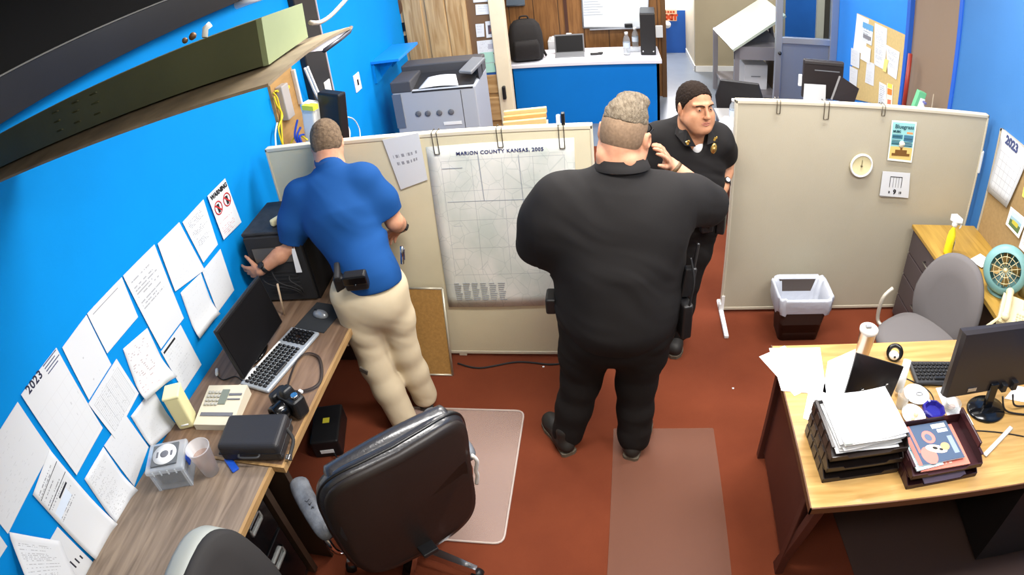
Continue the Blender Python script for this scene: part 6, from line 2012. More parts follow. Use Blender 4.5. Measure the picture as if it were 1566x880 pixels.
# ================= black leather chair, foreground =================
LEA = mat('black leather', (40, 40, 44), .30, spec=.8, bump=.12, bscale=90, coat=.2)
LEAB = mat('black chair back vinyl', (34, 28, 26), .5, bump=.05)
lc = empty('leather_chair', (-.93, 1.49, 0), math.radians(43), 'black leather office chair with worn grey armrests in the foreground', 'chair')
# local: the sitter faces +Y, back at -Y
def padl(w, d, n=44, pw=3.2):
    ring = []
    for j in range(n):
        a = 2 * PI * j / n
        ca, sa = math.cos(a), math.sin(a)
        ring.append((math.copysign(abs(ca) ** (2 / pw), ca) * w / 2, math.copysign(abs(sa) ** (2 / pw), sa) * d / 2))
    return ring
b = MB().loft([[(x * s, y * s + .02, .40 + z) for x, y in padl(.54, .52)] for s, z in ((.9, 0), (1, .03), (1.0, .08), (.93, .115), (.7, .125))]); b.build('seat', LEA, lc)
def backrings(specs):
    """slices of the backrest from rear to front, each a rounded rectangle in the x-z plane leaning back"""
    rings = []
    for s, t in specs:
        ring = []
        for x, zz in padl(.60, .74, 60, 5.5):
            f = zz / .37
            x2 = x * s * (1 - .07 * max(0, f) ** 2 - .03 * max(0, -f))
            z2 = zz * (1 - (1 - s) * .8)
            lean = -.225 - .11 * (f * .5 + .5) + .02 * math.cos(f * 2.5)
            ring.append((x2, lean + t - .10 * (x2 / .28) ** 2 * -.35, .735 + z2))
        rings.append(ring)
    return rings
MB().loft(backrings([(.90, -.012), (.985, -.008), (1.0, .0), (.99, .012)])).build('back_shell', LEAB, lc)
MB().loft(backrings([(.97, .006), (1.02, .02), (1.035, .045), (1.0, .075), (.88, .095), (.6, .10)])).build('backrest', LEA, lc)
# headrest roll and piping along the top
rr = backrings([(1.03, .032)])[0]
MB().tube([Vector(p) for p in rr] + [Vector(rr[0])], .006, 6).build('piping', mat('black piping', (22, 22, 24), .3), lc)
pts = [(-.235, -.315, 1.09), (-.12, -.315, 1.10), (.0, -.315, 1.105), (.12, -.315, 1.10), (.235, -.315, 1.09)]
MB().tube(catmull([Vector(p) + Vector((0, .055, -.025)) for p in pts], 6), .04, 14, rs=[.025] + [.042] * 23 + [.025]).build('headrest_roll', LEA, lc)
WARM = mat('worn grey armrest', (112, 116, 122), .45, var=.45, vscale=14, rgb2=(70, 72, 78), bump=.2, bscale=120)
for s in (-1, 1):
    ar = MB().tube(catmull([(s * .315, -.16, .655), (s * .325, -.10, .675), (s * .33, .05, .68), (s * .325, .15, .672), (s * .315, .19, .655)], 6), .04, 14, rs=[.022, .03, .036, .04, .042, .043] + [.043] * 13 + [.042, .04, .036, .03, .025, .02], flat=.62).build('armrest', WARM, lc)
    br = MB().tube(catmull([(s * .31, .0, .65), (s * .335, -.06, .60), (s * .335, -.10, .50), (s * .29, -.08, .42), (s * .20, -.04, .395)], 6), .016, 10, flat=.6).build('arm_bracket', CHROME, lc)
b = MB()
for k, (dx, dy) in enumerate(((0, 0), (.012, .004), (.024, 0))):
    b.box((-.335 + dx * .5, .02 - k * .022, .7065), (.004, .014, .001), rot3(0, 0, .5))
    b.box((-.325, .02 - k * .022, .7065), (.016, .003, .001), rot3(0, 0, .5))
b.build('arm_scribble', INK, lc)
MB().box((0, 0, .385), (.24, .26, .04), None, .008).build('tilt_plate', BLACKP, lc)
MB().box((0, -.20, .42), (.07, .22, .02), rot3(math.radians(-8)), .004).build('back_bar', BLACKP, lc)
MB().cyl((0, 0, .10), .030, .28).build('column', CHROME, lc)
for k in range(5):
    a = 2 * PI * k / 5 + .25
    ca, sa = math.cos(a), math.sin(a)
    MB().loft([[(ca * r - sa * w, sa * r + ca * w, z) for w, z in ((-ww, zz), (ww, zz), (ww * .7, zz + hh), (-ww * .7, zz + hh))] for r, ww, zz, hh in ((.02, .032, .085, .05), (.20, .026, .075, .035), (.33, .018, .06, .03))], smooth=False).build('base_leg', CHROME, lc)
    c_ = (ca * .325, sa * .325, .030)
    MB().lathe([(.001, -.022), (.026, -.022), (.029, 0), (.026, .022), (.001, .022)], c_, 18, rot3(PI / 2, 0, a)).tube([(c_[0], c_[1], .03), (c_[0], c_[1], .07)], .009, 6).build('caster', BLACKP, lc)
# torn side with pale stuffing
MB().tube(catmull([(.292, -.26, .80), (.305, -.265, .76), (.296, -.255, .70), (.30, -.25, .66), (.29, -.245, .61)], 5), .008, 8).build('torn_stuffing', mat('pale stuffing', (206, 204, 200), .9), lc)

# ---- second chair, cut by the bottom edge
c2 = empty('grey_back_chair', (-1.075, .765, 0), math.radians(-90), 'chair with pale grey back shell cut by the bottom edge of the photo', 'chair')
def back2(s, t):
    ring = []
    for x, zz in padl(.44, .46, 48, 3.6):
        f = zz / .23
        ring.append((x * s * (1 - .08 * max(0, f)), -.22 - .05 * f + t + .5 * (x * s) ** 2, .775 + zz * (1 - (1 - s) * .7)))
    return ring
MB().loft([back2(.8, -.085), back2(.95, -.08), back2(1.0, -.06), back2(1.0, .002)]).build('back_shell', mat('pale grey shell', (150, 154, 150), .45), c2)
MB().loft([back2(.99, .0), back2(1.0, .018), back2(.93, .04), back2(.6, .05)]).build('backrest', mat('dark grey chair pad', (44, 42, 42), .8), c2)
MB().loft([[(x * s, y * s, .41 + z) for x, y in padl(.48, .46)] for s, z in ((.9, 0), (1, .03), (.98, .07), (.8, .085))]).build('seat', mat('dark grey chair pad', (44, 42, 42), .8), c2)
MB().box((0, -.23, .46), (.05, .02, .24), None, .004).box((0, -.12, .40), (.05, .24, .02)).build('back_bar', BLACKP, c2)
MB().cyl((0, 0, .10), .028, .31).build('column', BLACKP, c2)
for k in range(5):
    a = 2 * PI * k / 5 - .6
    MB().tube([(.02 * math.cos(a), .02 * math.sin(a), .10), (.25 * math.cos(a), .25 * math.sin(a), .05)], .02, 8).build('base_leg', BLACKP, c2)
    MB().sphere((.25 * math.cos(a), .25 * math.sin(a), .026), .026).build('caster', BLACKP, c2)
# ================= people =================
SKIN = mat('warm skin', (202, 150, 120), .5, spec=.3, var=.10, vscale=30, rgb2=(190, 134, 106), bump=.04, bscale=220)
SKIN2 = mat('tan skin', (186, 136, 104), .5, spec=.3, var=.10, vscale=30, rgb2=(172, 120, 90), bump=.04, bscale=220)
V = Vector


def frame(fwd, up=(0, 0, 1), roll=0.0):
    f = V(fwd).normalized()
    r = f.cross(V(up)).normalized()
    u = r.cross(f)
    if roll:
        q = Matrix.Rotation(roll, 3, f)
        r, u = q @ r, q @ u
    return r, f, u


class Head:
    def __init__(s, c, fwd, up=(0, 0, 1), k=1.0, jaw=1.0):
        s.c = V(c); s.r, s.f, s.u = frame(fwd, up); s.k = k; s.jaw = jaw
        s.R = np.array([[s.r[i], s.f[i], s.u[i]] for i in range(3)])

    def P(s, x, y, z):
        return s.c + (s.r * x + s.f * y + s.u * z) * s.k

    def add(s, S, nose=1.0, fat=0.0):
        k, j = s.k, s.jaw
        P = s.P
        E = lambda x, y, z, a, b, c, kk, sub=False: S.ell(P(x, y, z), (a * k, b * k, c * k), s.R, kk, sub)
        E(0, -.012, .035, .077, .098, .086, .0)
        E(0, .030, -.040, .060 * j, .064, .076, .03)
        E(0, -.035, -.01, .070, .060, .070, .03)
        for sg in (-1, 1):
            S.limb(P(sg * .060 * j, -.005, -.050), P(sg * .026 * j, .066, -.094), .020 * k * j, .017 * k * j, .03)
            E(sg * .040, .066, -.026, .024, .020, .022, .02)        # cheekbone
            S.limb(P(sg * .012, .088, .026), P(sg * .050, .070, .026), .011 * k, .009 * k, .015)   # brow
        if fat:
            for sg in (-1, 1):
                E(sg * .042, .048, -.058, .032 * fat, .034 * fat, .036 * fat, .03)
            E(0, .045, -.102, .045 * fat, .038 * fat, .026 * fat, .03)
        E(0, .070, -.097, .026, .022, .019, .02)
        for sg in (-1, 1):
            E(sg * .032, .101, .004, .019, .015, .011, .012, True)   # eye sockets
            E(sg * .032, .080, .003, .014, .013, .013, .004)         # eyeball mass and lids
        S.limb(P(0, .094, .012), P(0, .113, -.030), .008 * k, .0125 * k * nose, .010)
        for sg in (-1, 1):
            E(sg * .011, .103, -.033, .009, .010, .008, .006)
        S.limb(P(-.021, .086, -.059), P(.021, .086, -.059), .007 * k, .007 * k, .010)
        S.limb(P(-.017, .085, -.069), P(.017, .085, -.069), .007 * k, .007 * k, .008)
        S.limb(P(-.024, .098, -.064), P(.024, .098, -.064), .0022, .0022, .004, sub=True)
        for sg in (-1, 1):
            S.ell(P(sg * (.079 + .06 * (j - 1)), -.012, -.006), (.010 * k, .020 * k, .033 * k), s.R @ np.array(rot3(0, 0, sg * -.4)), .008)
            S.ell(P(sg * (.086 + .06 * (j - 1)), -.010, -.003), (.006 * k, .010 * k, .019 * k), s.R, .004, True)

    def hair(s, S, thick=.007, front=.078, side=.0, low=-.03):
        """short hair: the skull grown a little, cut along the hairline"""
        k = s.k
        S.ell(s.P(0, -.012, .035), ((.077 + thick) * k, (.098 + thick) * k, (.086 + thick * 1.4) * k), s.R, 0)
        S.ell(s.P(0, -.037, -.01), ((.0705 + thick) * k, (.061 + thick) * k, (.070) * k), s.R, .03)

    def eyes(s, parent, org, lidm, look=0.0):
        k = s.k
        for sg in (-1, 1):
            M_ = Matrix(((s.r.x, s.f.x, s.u.x), (s.r.y, s.f.y, s.u.y), (s.r.z, s.f.z, s.u.z)))
            b = MB().use(mat('eye white', (222, 216, 208), .25)).sphere(s.P(sg * .032, .0815, .003) - org, .0125 * k, 16, 10, M_, (.90, .90, .34))
            b.use(mat('dark iris', (36, 26, 20), .15)).sphere(s.P(sg * .032 + look, .0905, .003) - org, .0050 * k, 12, 8, M_, (1, .6, .85))
            b.build('eye', None, parent)
            b = MB().tube(catmull([s.P(sg * .012, .101, .021) - org, s.P(sg * .03, .099, .027) - org, s.P(sg * .05, .082, .022) - org], 5), .0042 * k, 7, flat=.6)
            b.build('eyebrow', lidm, parent)
        b = MB().tube(catmull([s.P(-.024, .090, -.064) - org, s.P(-.008, .0955, -.060) - org, s.P(0, .0955, -.062) - org, s.P(.008, .0955, -.060) - org, s.P(.024, .090, -.064) - org], 4), .0036 * k, 7, flat=.7)
        b.tube(catmull([s.P(-.020, .090, -.068) - org, s.P(0, .0955, -.072) - org, s.P(.020, .090, -.068) - org], 5), .0040 * k, 7, flat=.7)
        b.build('lips', mat('lip skin', (170, 104, 92), .45), parent)


def hand(S, wrist, d, n, side, curl=(.35, .35, .4, .45), k=1.0, spread=.05, thumb=(.75, .65, .25), thumbcurl=.3, rw=.027):
    """wrist point, finger direction d, palm-facing normal n, side = +1/-1 for the thumb's side along d x n"""
    d = V(d).normalized(); n = V(n); n = (n - d * n.dot(d)).normalized(); s = d.cross(n) * side
    w = V(wrist)
    pl = .088 * k
    fl = (np.array([.072, .080, .074, .058]) * k)
    offs = (.030, .010, -.010, -.029)
    S.limb(w, w + d * pl * .55, rw * k, .030 * k, .012, (n, 1.7))
    for i in range(4):
        kn = w + d * (pl - abs(i - 1.2) * .004) + s * offs[i] * k
        S.limb(w + d * .02 + s * offs[i] * .6 * k, kn, .0135 * k, .0112 * k, .010, (n, 1.15))
        p = kn
        ang = 0.0
        fd0 = (d + s * (1.5 - i) * spread).normalized()
        for j, (frac, r0, r1) in enumerate(((.46, .0100, .0090), (.30, .0090, .0084), (.24, .0084, .0072))):
            ang += curl[i] * (.8, 1.15, .8)[j]
            fd = fd0 * math.cos(ang) + n * math.sin(ang)
            q = p + fd * fl[i] * frac
            S.limb(p, q, r0 * k, r1 * k, .0035)
            p = q
    a = w + d * .022 * k + s * .020 * k + n * .006
    td = (d * thumb[0] + s * thumb[1] + n * thumb[2]).normalized()
    b = a + td * .045 * k
    S.limb(a, b, .0155 * k, .0115 * k, .010)
    td2 = (td + d * thumbcurl * .6 - s * thumbcurl + n * thumbcurl * .5).normalized()
    c = b + td2 * .030 * k
    S.limb(b, c, .0112 * k, .0100 * k, .004)
    S.limb(c, c + (td2 + d * .15).normalized() * .024 * k, .0100 * k, .0082 * k, .004)


def shoe(S, heel, toe, k=1.0):
    h, t = V(heel), V(toe)
    d = (t - h).normalized()
    L = (t - h).length
    up = V((0, 0, 1))
    S.limb(h + d * .035 + up * .038, h + d * .10 + up * .045, .040, .044, .0)
    S.limb(h + d * .09 + up * .044, h + d * (L - .055) + up * .036, .044, .044, .03)
    S.limb(h + d * (L - .09) + up * .034, h + d * (L - .048) + up * .030, .045, .042, .02)
    S.limb(h + d * .060 + up * .05, h + d * .065 + up * .13, .044, .043, .03)
    S.cut((0, 0, .004), (0, 0, -1))


def sole(parent, org, heel, toe, m, w=.050):
    h, t = V(heel), V(toe)
    d = (t - h).normalized(); s = V((-d.y, d.x, 0)); L = (t - h).length
    pts = []
    for u, ww in ((0.0, .5), (.04, .8), (.3, .74), (.5, .78), (.72, 1.0), (.9, .85), (1.0, .35)):
        pts.append((h + d * (L * u), ww * w))
    poly = [p + s * q for p, q in pts] + [p - s * q for p, q in pts[::-1]]
    MB().prism([V((p.x, p.y, .001)) - org for p in poly], (0, 0, .022)).build('sole', m, parent)


def ring_belt(c, a, b_, h, t, m, parent, org, tilt=(0, 0), name='belt', n=48, pw=2.3, yaw=0.0):
    rg = []
    for rr, z in ((0, -h / 2), (t, -h / 2), (t, h / 2), (0, h / 2)):
        ring = []
        for j in range(n):
            an = 2 * PI * j / n
            x = math.copysign(abs(math.cos(an)) ** (2 / pw), math.cos(an)) * (a + rr)
            y = math.copysign(abs(math.sin(an)) ** (2 / pw), math.sin(an)) * (b_ + rr)
            x, y = x * math.cos(yaw) - y * math.sin(yaw), x * math.sin(yaw) + y * math.cos(yaw)
            ring.append(V((c[0] + x, c[1] + y, c[2] + z + tilt[0] * x + tilt[1] * y)) - org)
        rg.append(ring)
    rg.append(rg[0])
    return MB().loft(rg, caps=False).build(name, m, parent)


def strap_on(parent, org, c, axis, r, w, m, name='wristwatch', face=None, facem=None):
    ax = V(axis).normalized()
    q = V((0, 0, 1)).rotation_difference(ax).to_matrix()
    b = MB().use(m).lathe([(r, -w / 2), (r + .004, -w / 2), (r + .004, w / 2), (r, w / 2), (r, -w / 2)], V(c) - org, 24, q, closed=False)
    if face is not None:
        f = V(face); f = (f - ax * f.dot(ax)).normalized()
        q2 = V((0, 0, 1)).rotation_difference(f).to_matrix()
        b.use(m).lathe([(.001, 0), (.019, 0), (.019, .009), (.016, .011), (.001, .011)], V(c) - org + f * (r + .001), 20, q2)
        if facem:
            b.use(facem).lathe([(.001, .0112), (.013, .0112), (.013, .0122), (.001, .0122)], V(c) - org + f * (r + .001), 20, q2)
    return b.build(name, None, parent)


# ---------------- man in the blue polo, bending to the computer ----------------
org = V((-1.20, 2.42, 0))
S = SDF((-2.10, 2.05, -.01), (-.95, 3.02, 1.72), .0048)
hd = Head((-1.452, 2.835, 1.555), (-.34, .80, -.50), (-.1, .35, .93), 1.0)
hd.add(S)
pel, che, nek = V((-1.245, 2.49, .90)), V((-1.375, 2.665, 1.22)), V((-1.435, 2.765, 1.43))
S.limb(hd.P(0, -.03, -.06), nek, .056, .062, .03)
S.limb(nek, che, .085, .13, .05)
S.limb(che, pel, .13, .13, .05)
shL, shR = V((-1.605, 2.665, 1.345)), V((-1.215, 2.735, 1.385))
elL, wrL = V((-1.695, 2.60, 1.085)), V((-1.885, 2.515, .985))
elR, wrR = V((-1.135, 2.745, 1.12)), V((-1.155, 2.885, 1.005))
S.chain([shL, elL], [.058, .046], .03)
S.chain([elL, elL.lerp(wrL, .35), wrL], [.046, .047, .029], .02)
S.chain([shR, elR], [.058, .046], .03)
S.chain([elR, elR.lerp(wrR, .35), wrR], [.046, .045, .029], .02)
hand(S, wrL, (-1, .16, -.22), (.05, .95, .1), -1, (.25, .3, .35, .45), 1.0, .10, (.55, .75, .25), .2)
hand(S, wrR, (-.75, .25, -.5), (-.5, -.1, -.6), 1, (.5, .5, .5, .5))
hipL, knL, anL = V((-1.335, 2.46, .83)), V((-1.295, 2.40, .43)), V((-1.20, 2.345, .09))
hipR, knR, anR = V((-1.155, 2.52, .83)), V((-1.150, 2.50, .45)), V((-1.115, 2.53, .09))
for h_, k_, a_ in ((hipL, knL, anL), (hipR, knR, anR)):
    S.chain([pel, h_, k_, a_, a_ - V((0, 0, .05))], [.10, .08, .055, .04, .04], .03)
t1 = S.mesh('person', SKIN, None, org)
tag(t1, 'man in a blue polo shirt and khaki trousers reaching to the computer tower', 'person')
# hair
H = SDF(hd.c - V((.16, .16, .16)), hd.c + V((.16, .16, .2)), .004)
hd.hair(H, .006)
H.cut(hd.P(0, .062, .055), hd.f * .8 - hd.u * .55)
H.cut(hd.P(0, -.05, -.052), -hd.u + hd.f * .1)
for sg in (-1, 1):
    H.ell(hd.P(sg * .085, .015, -.03), (.03, .035, .05), hd.R, .0, True)
FZ = lambda P, N: np.array([.002 * mnoise.noise(V(p) * 110) for p in P])
H.mesh('hair', mat('short brown hair', (128, 106, 82), .8, var=.5, vscale=60, rgb2=(84, 66, 48), bump=.4, bscale=300), t1, org, FZ)
# polo shirt
POLO = mat('royal blue knit', (22, 71, 130), .85, spec=.2, bump=.08, bscale=500)
S = SDF((-1.90, 2.15, .80), (-.95, 3.02, 1.60), .006)
S.limb(nek + V((.01, -.02, .012)), che + V((0, -.02, .02)), .082, .16, .0)
S.ell(che + V((.0, -.02, .02)), (.205, .135, .21), np.array(rot3(math.radians(-24), 0, math.radians(18))), .06)
S.limb(che + V((-.05, 0, -.05)), pel + V((0, .01, .05)), .145, .165, .06, (V((.35, .9, .2)), 1.18))
S.limb(che + V((.06, 0, -.05)), pel + V((.02, .01, .02)), .135, .165, .06, (V((.35, .9, .2)), 1.18))
S.limb(shL + V((.04, 0, .0)), shR + V((-.05, 0, .0)), .075, .075, .08)
S.chain([shL, shL.lerp(elL, .5), shL.lerp(elL, .98)], [.076, .078, .072], .07)
S.chain([shR + V((-.015, 0, -.01)), shR.lerp(elR, .5), shR.lerp(elR, .86)], [.072, .073, .068], .07)
S.cut_local(shL.lerp(elL, .93), elL - shL, .16)
S.cut_local(shR.lerp(elR, .80), elR - shR, .11)
S.cut((-1.25, 2.47, .905), (.12, -.18, -1))
sh = S.mesh('polo_shirt', POLO, t1, org, folds(.011, 5.5, (.55, -.2, 1), .10, 1.0, thr=.2))
# collar
cr = []
for j in range(24):
    a = 2 * PI * j / 24
    cr.append(nek + V((.0, .005, .045)) + (hd.r * math.cos(a) * .070 + V((-.2, .9, -.12)).normalized() * math.sin(a) * .072))
rr = [[p - org for p in cr], [p - org + V((.004, -.012, .030)) + (nek - p) * .10 for p in cr], [p - org + V((.004, -.012, .030)) + (nek - p) * .04 for p in cr], [p - org + (p - nek) * .06 + V((0, 0, -.02)) for p in cr]]
MB().loft(rr, caps=False).build('collar', mat('royal blue collar', (18, 62, 118), .85), t1)
# trousers
KH = mat('khaki cotton', (204, 188, 158), .9, spec=.15, var=.06, vscale=6, bump=.06, bscale=300)
S = SDF((-1.62, 2.15, .02), (-.93, 2.80, 1.02), .006)
S.ell(pel + V((0, .0, -.02)), (.185, .140, .17), np.array(rot3(math.radians(-12), 0, math.radians(18))), 0)
for h_, k_, a_, q in ((hipL, knL, anL, 1), (hipR, knR, anR, .94)):
    S.chain([h_ + V((0, -.02, .04)), h_.lerp(k_, .4), k_, k_.lerp(a_, .45), a_ + V((0, 0, -.01))], [.112 * q, .104 * q, .084 * q, .083 * q, .079 * q], .035)
S.ell(pel + V((.03, -.075, -.08)), (.12, .08, .12), None, .08)
S.cut((0, 0, .045), (0, 0, -1)).cut((0, 0, .975), (.0, .0, 1))
tr = S.mesh('trousers', KH, t1, org, folds(.0065, 5.0, (.9, .2, .8), .10, 5.0, thr=.2))
# cargo pocket flap, belt, phone pouches
b = MB().box((0, 0, 0), (.012, .11, .045), None, .004); q = hipL.lerp(knL, .50) + V((-.105, -.035, 0)); o = b.build('pocket_flap', KH, t1); o.location = q - org; o.rotation_euler = (0.1, -.1, .5)
b = MB().box((0, 0, 0), (.055, .012, .035), None, .004); q = hipL.lerp(knL, .93) + V((-.035, -.082, 0)); o = b.build('pocket_tear', mat('dark tear', (92, 84, 74), .9), t1); o.location = q - org; o.rotation_euler = (0, .3, -.3)
b = MB().tube(catmull([(-.10, -.02, .0), (-.05, -.06, .0), (0.0, -.075, 0), (.06, -.06, 0)], 4), .012, 8, flat=1); 
HOL = mat('black holster leather', (26, 25, 26), .4)
def pouch(parent, org, c, size, rz, m=HOL, name='belt_pouch', lean=0.0, flap=True):
    r = MB().box((0, 0, 0), size, None, min(size) * .22, 3).build(name, m, parent)
    r.location = V(c) - org; r.rotation_euler = (lean, 0, rz)
    if flap:
        f = MB().box((0, -size[1] * .5, size[2] * .22), (size[0] * 1.04, .012, size[2] * .5), None, .005).sphere((0, -size[1] * .5 - .008, .0), .007).build('flap', BLACKG, r)
    return r
c_ = on_y(541, 434, 2.30); pouch(t1, org, V((c_.x, 2.335, c_.z - .005)), (.115, .055, .095), math.radians(10), lean=.15)
c_ = on_y(516, 440, 2.36); hl = pouch(t1, org, V((c_.x + .005, 2.40, c_.z - .015)), (.055, .08, .15), math.radians(15), name='pistol_holster', flap=False, lean=.1)
MB().box((.0, .0, .085), (.030, .10, .045), rot3(.3, 0, 0), .010).build('pistol_grip', BLACKM, hl)
c_ = on_y(615, 391, 2.52); pk = MB().tube([V((0, 0, -.05)), V((0, 0, .055))], .010, 8).box((.012, 0, .01), (.006, .008, .07), None, .002).build('pocket_knife', STEEL, t1); pk.location = V((c_.x, 2.52, c_.z)) - org; pk.rotation_euler = (.1, .2, 0)
strap_on(t1, org, wrL.lerp(elL, .14), wrL - elL, .031, .022, BLACKP, face=(0, -.6, .8))
strap_on(t1, org, elR.lerp(wrR, .55), wrR - elR, .040, .030, BLACKM, face=(.8, -.6, .2))
# shoes
SHO = mat('brown suede', (112, 88, 66), .8, bump=.1)
for nm, h_, t_ in (('shoe', (-1.185, 2.275, 0), (-1.285, 2.535, 0)), ('shoe', (-1.10, 2.48, 0), (-1.195, 2.74, 0))):
    S = SDF(V(h_) + V((-.22, -.12, -.01)), V(t_) + V((.20, .12, .22)), .005)
    shoe(S, V(h_) + V((0, 0, .01)), V(t_) + V((0, 0, .01)))
    o = S.mesh(nm, SHO, t1, org)
    sole(o, org, h_, t_, mat('rubber sole', (60, 54, 48), .8))

# ---------------- large man in black, seen from behind ----------------
org = V((-.03, 2.29, 0))
S = SDF((-.60, 1.98, -.01), (.62, 2.90, 1.90), .0048)
hm = Head((.045, 2.432, 1.672), (.36, .92, -.10), (.14, .05, 1), 1.16, 1.16)
hm.add(S, 1.0, 1.0)
nek, che, pel = V((.015, 2.405, 1.50)), V((-.01, 2.395, 1.26)), V((.0, 2.345, .88))
S.limb(hm.P(0, -.04, -.05), nek + V((0, .0, -.02)), .070, .080, .03)
S.chain([hm.P(-.072, -.02, -.072), hm.P(-.045, -.068, -.072), hm.P(.045, -.068, -.072), hm.P(.072, -.02, -.072)], [.018, .024, .024, .018], .025)
S.limb(nek, che, .10, .18, .06)
S.limb(che, pel, .19, .19, .06)
shL, shR = V((-.245, 2.395, 1.395)), V((.225, 2.425, 1.385))
elL, wrL = V((-.352, 2.42, 1.155)), V((-.27, 2.66, 1.09))
elR, wrR = V((.440, 2.555, 1.280)), on_y(1024, 251, 2.60)
S.chain([shL, elL, elL.lerp(wrL, .4), wrL], [.075, .055, .056, .034], .03)
S.chain([shR, elR], [.075, .056], .03)
S.chain([elR, elR.lerp(wrR, .35), wrR], [.056, .053, .033], .02)
ear = hm.P(.084, -.01, -.005)
hand(S, wrR, ear + V((.020, .050, .045)) - wrR, V((-.8, -.25, .1)), 1, (.22, .24, .28, .34), 1.05, .04, (.75, .5, .25), .2, .033)
hand(S, wrL, (.6, .6, -.1), (-.1, .1, -1), -1, (.5, .5, .5, .5), 1.05)
hipL, knL, anL = V((-.125, 2.34, .80)), V((-.185, 2.315, .42)), V((-.262, 2.272, .09))
hipR, knR, anR = V((.125, 2.34, .80)), V((.092, 2.300, .42)), V((.090, 2.240, .09))
for h_, k_, a_ in ((hipL, knL, anL), (hipR, knR, anR)):
    S.chain([pel, h_, k_, a_, a_ - V((0, 0, .05))], [.14, .10, .065, .045, .045], .03)
m1_ = S.mesh('person', SKIN, None, org)
tag(m1_, 'large man in black seen from behind, right hand raised to his ear', 'person')
GH = mat('grey cropped hair', (128, 116, 99), .85, spec=.2, var=.6, vscale=22, vstretch=(6, 1, 4), rgb2=(88, 76, 62), bump=.6, bscale=60)
FADE = mat('shaved hair stubble', (140, 116, 94), .8, spec=.2, var=.35, vscale=90, rgb2=(118, 97, 78))
H = SDF(hm.c - V((.18, .18, .18)), hm.c + V((.18, .18, .2)), .004)
hm.hair(H, .0022)
H.cut(hm.P(0, .050, .04), hm.f * .9 - hm.u * .2)
H.cut(hm.P(0, -.05, -.058), -hm.u + hm.f * .15)
for sg in (-1, 1):
    H.ell(hm.P(sg * .088, .006, -.03), (.03, .030, .052), hm.R, .0, True)
H.mesh('shaved_sides', FADE, m1_, org)
H = SDF(hm.c - V((.18, .18, .18)), hm.c + V((.18, .18, .22)), .004)
H.ell(hm.P(0, -.010, .050), (.0778 * 1.16, .0998 * 1.16, .091 * 1.16), hm.R, 0)
H.ell(hm.P(0, .055, .112), (.07, .05, .032), hm.R, .03)
H.cut(hm.P(0, -.04, .052), -hm.u - hm.f * .38)
H.cut(hm.P(0, .082, .06), hm.f)
rng = np.random.RandomState(3)
H.mesh('hair', GH, m1_, org, lambda P, N: np.array([.004 * mnoise.noise(V((p[0] * 60, p[1] * 25, p[2] * 60))) for p in P]))
BLKS = mat('black uniform cotton', (27, 25, 25), .8, spec=.25, bump=.06, bscale=400)
BLKT = mat('black uniform trousers', (26, 23, 22), .85, spec=.2, bump=.06, bscale=400)
S = SDF((-.62, 1.98, .60), (.66, 2.84, 1.66), .0065)
S.ell((-.005, 2.395, 1.20), (.305, .205, .32), None, 0)
S.ell((.01, 2.40, 1.02), (.290, .230, .26), None, .08)
S.limb((-.20, 2.395, 1.375), (.17, 2.41, 1.375), .098, .094, .07)
S.limb(nek + V((0, -.005, -.03)), nek + V((.01, .0, .050)), .125, .098, .06)
S.ell((0.0, 2.36, .85), (.292, .245, .25), None, .08)
S.limb((-.06, 2.30, 1.10), (-.05, 2.25, .85), .16, .14, .06)
S.limb((.06, 2.30, 1.10), (.05, 2.25, .85), .16, .14, .06)
S.ell((-.01, 2.35, 1.27), (.31, .14, .20), None, .09)
S.chain([shL, shL.lerp(elL, .5), elL.lerp(shL, -.02)], [.100, .104, .094], .11)
S.chain([shR, shR.lerp(elR, .5), elR.lerp(shR, .02)], [.096, .092, .084], .10)
S.limb(elR.lerp(shR, .3) + V((0, 0, -.02)), elR.lerp(shR, .12) + V((.0, -.0, -.045)), .08, .072, .03)
S.cut_local(elL + (wrL - elL).normalized() * .02, (elL - shL).normalized() * .8 + (wrL - elL).normalized() * .6, .15)
S.cut_local(elR + (elR - shR).normalized() * .035, (elR - shR).normalized(), .16)
S.cut((0, 2.3, .715), (0, .25, -1))
S.mesh('uniform_shirt', BLKS, m1_, org, folds(.012, 4.5, (.5, .0, 1), .10, 12.0, thr=.1))
# collar
cr = []
for j in range(28):
    a = 2 * PI * j / 28
    cr.append(V((nek.x + .012 + .106 * math.cos(a), nek.y + .0 + .106 * math.sin(a), nek.z + .045 + .02 * math.cos(a - PI / 2) * -1)))
MB().loft([[p - org for p in cr], [p - org + V((0, 0, .035)) + (nek - p) * .10 for p in cr], [p - org + V((0, 0, .036)) + (nek - p) * .05 for p in cr], [p - org + (p - nek) * .12 + V((0, 0, -.02)) for p in cr]], caps=False).build('collar', BLKS, m1_)
S = SDF((-.52, 2.02, .03), (.46, 2.72, .96), .0065)
S.ell((.0, 2.355, .80), (.275, .215, .20), None, 0)
S.limb((-.0, 2.36, .92), (0, 2.36, .80), .24, .22, .05, ((0, 1, 0), 1.18))
for sg, h_, k_, a_ in ((-1, hipL, knL, anL), (1, hipR, knR, anR)):
    S.chain([h_ + V((0, .0, -.02)), h_.lerp(k_, .5), k_, k_.lerp(a_, .5), a_ + V((0, -.005, -.01))], [.150, .128, .098, .092, .084], .04)
S.ell((.0, 2.24, .74), (.19, .10, .13), None, .07)
S.cut((0, 0, .055), (0, 0, -1)).cut((0, 0, .905), (0, 0, 1))
S.mesh('trousers', BLKT, m1_, org, folds(.010, 5.5, (.2, .1, 1), .10, 7.0, thr=.2))
ring_belt((.005, 2.385, .895), .262, .205, .055, .010, HOL, m1_, org, name='duty_belt')
pouch(m1_, org, (-.305, 2.36, .885), (.05, .10, .085), .0, flap=False)
pouch(m1_, org, (.305, 2.30, .83), (.05, .09, .19), .3, name='pistol_holster', flap=False)
pouch(m1_, org, (.315, 2.40, .91), (.06, .07, .13), .0)
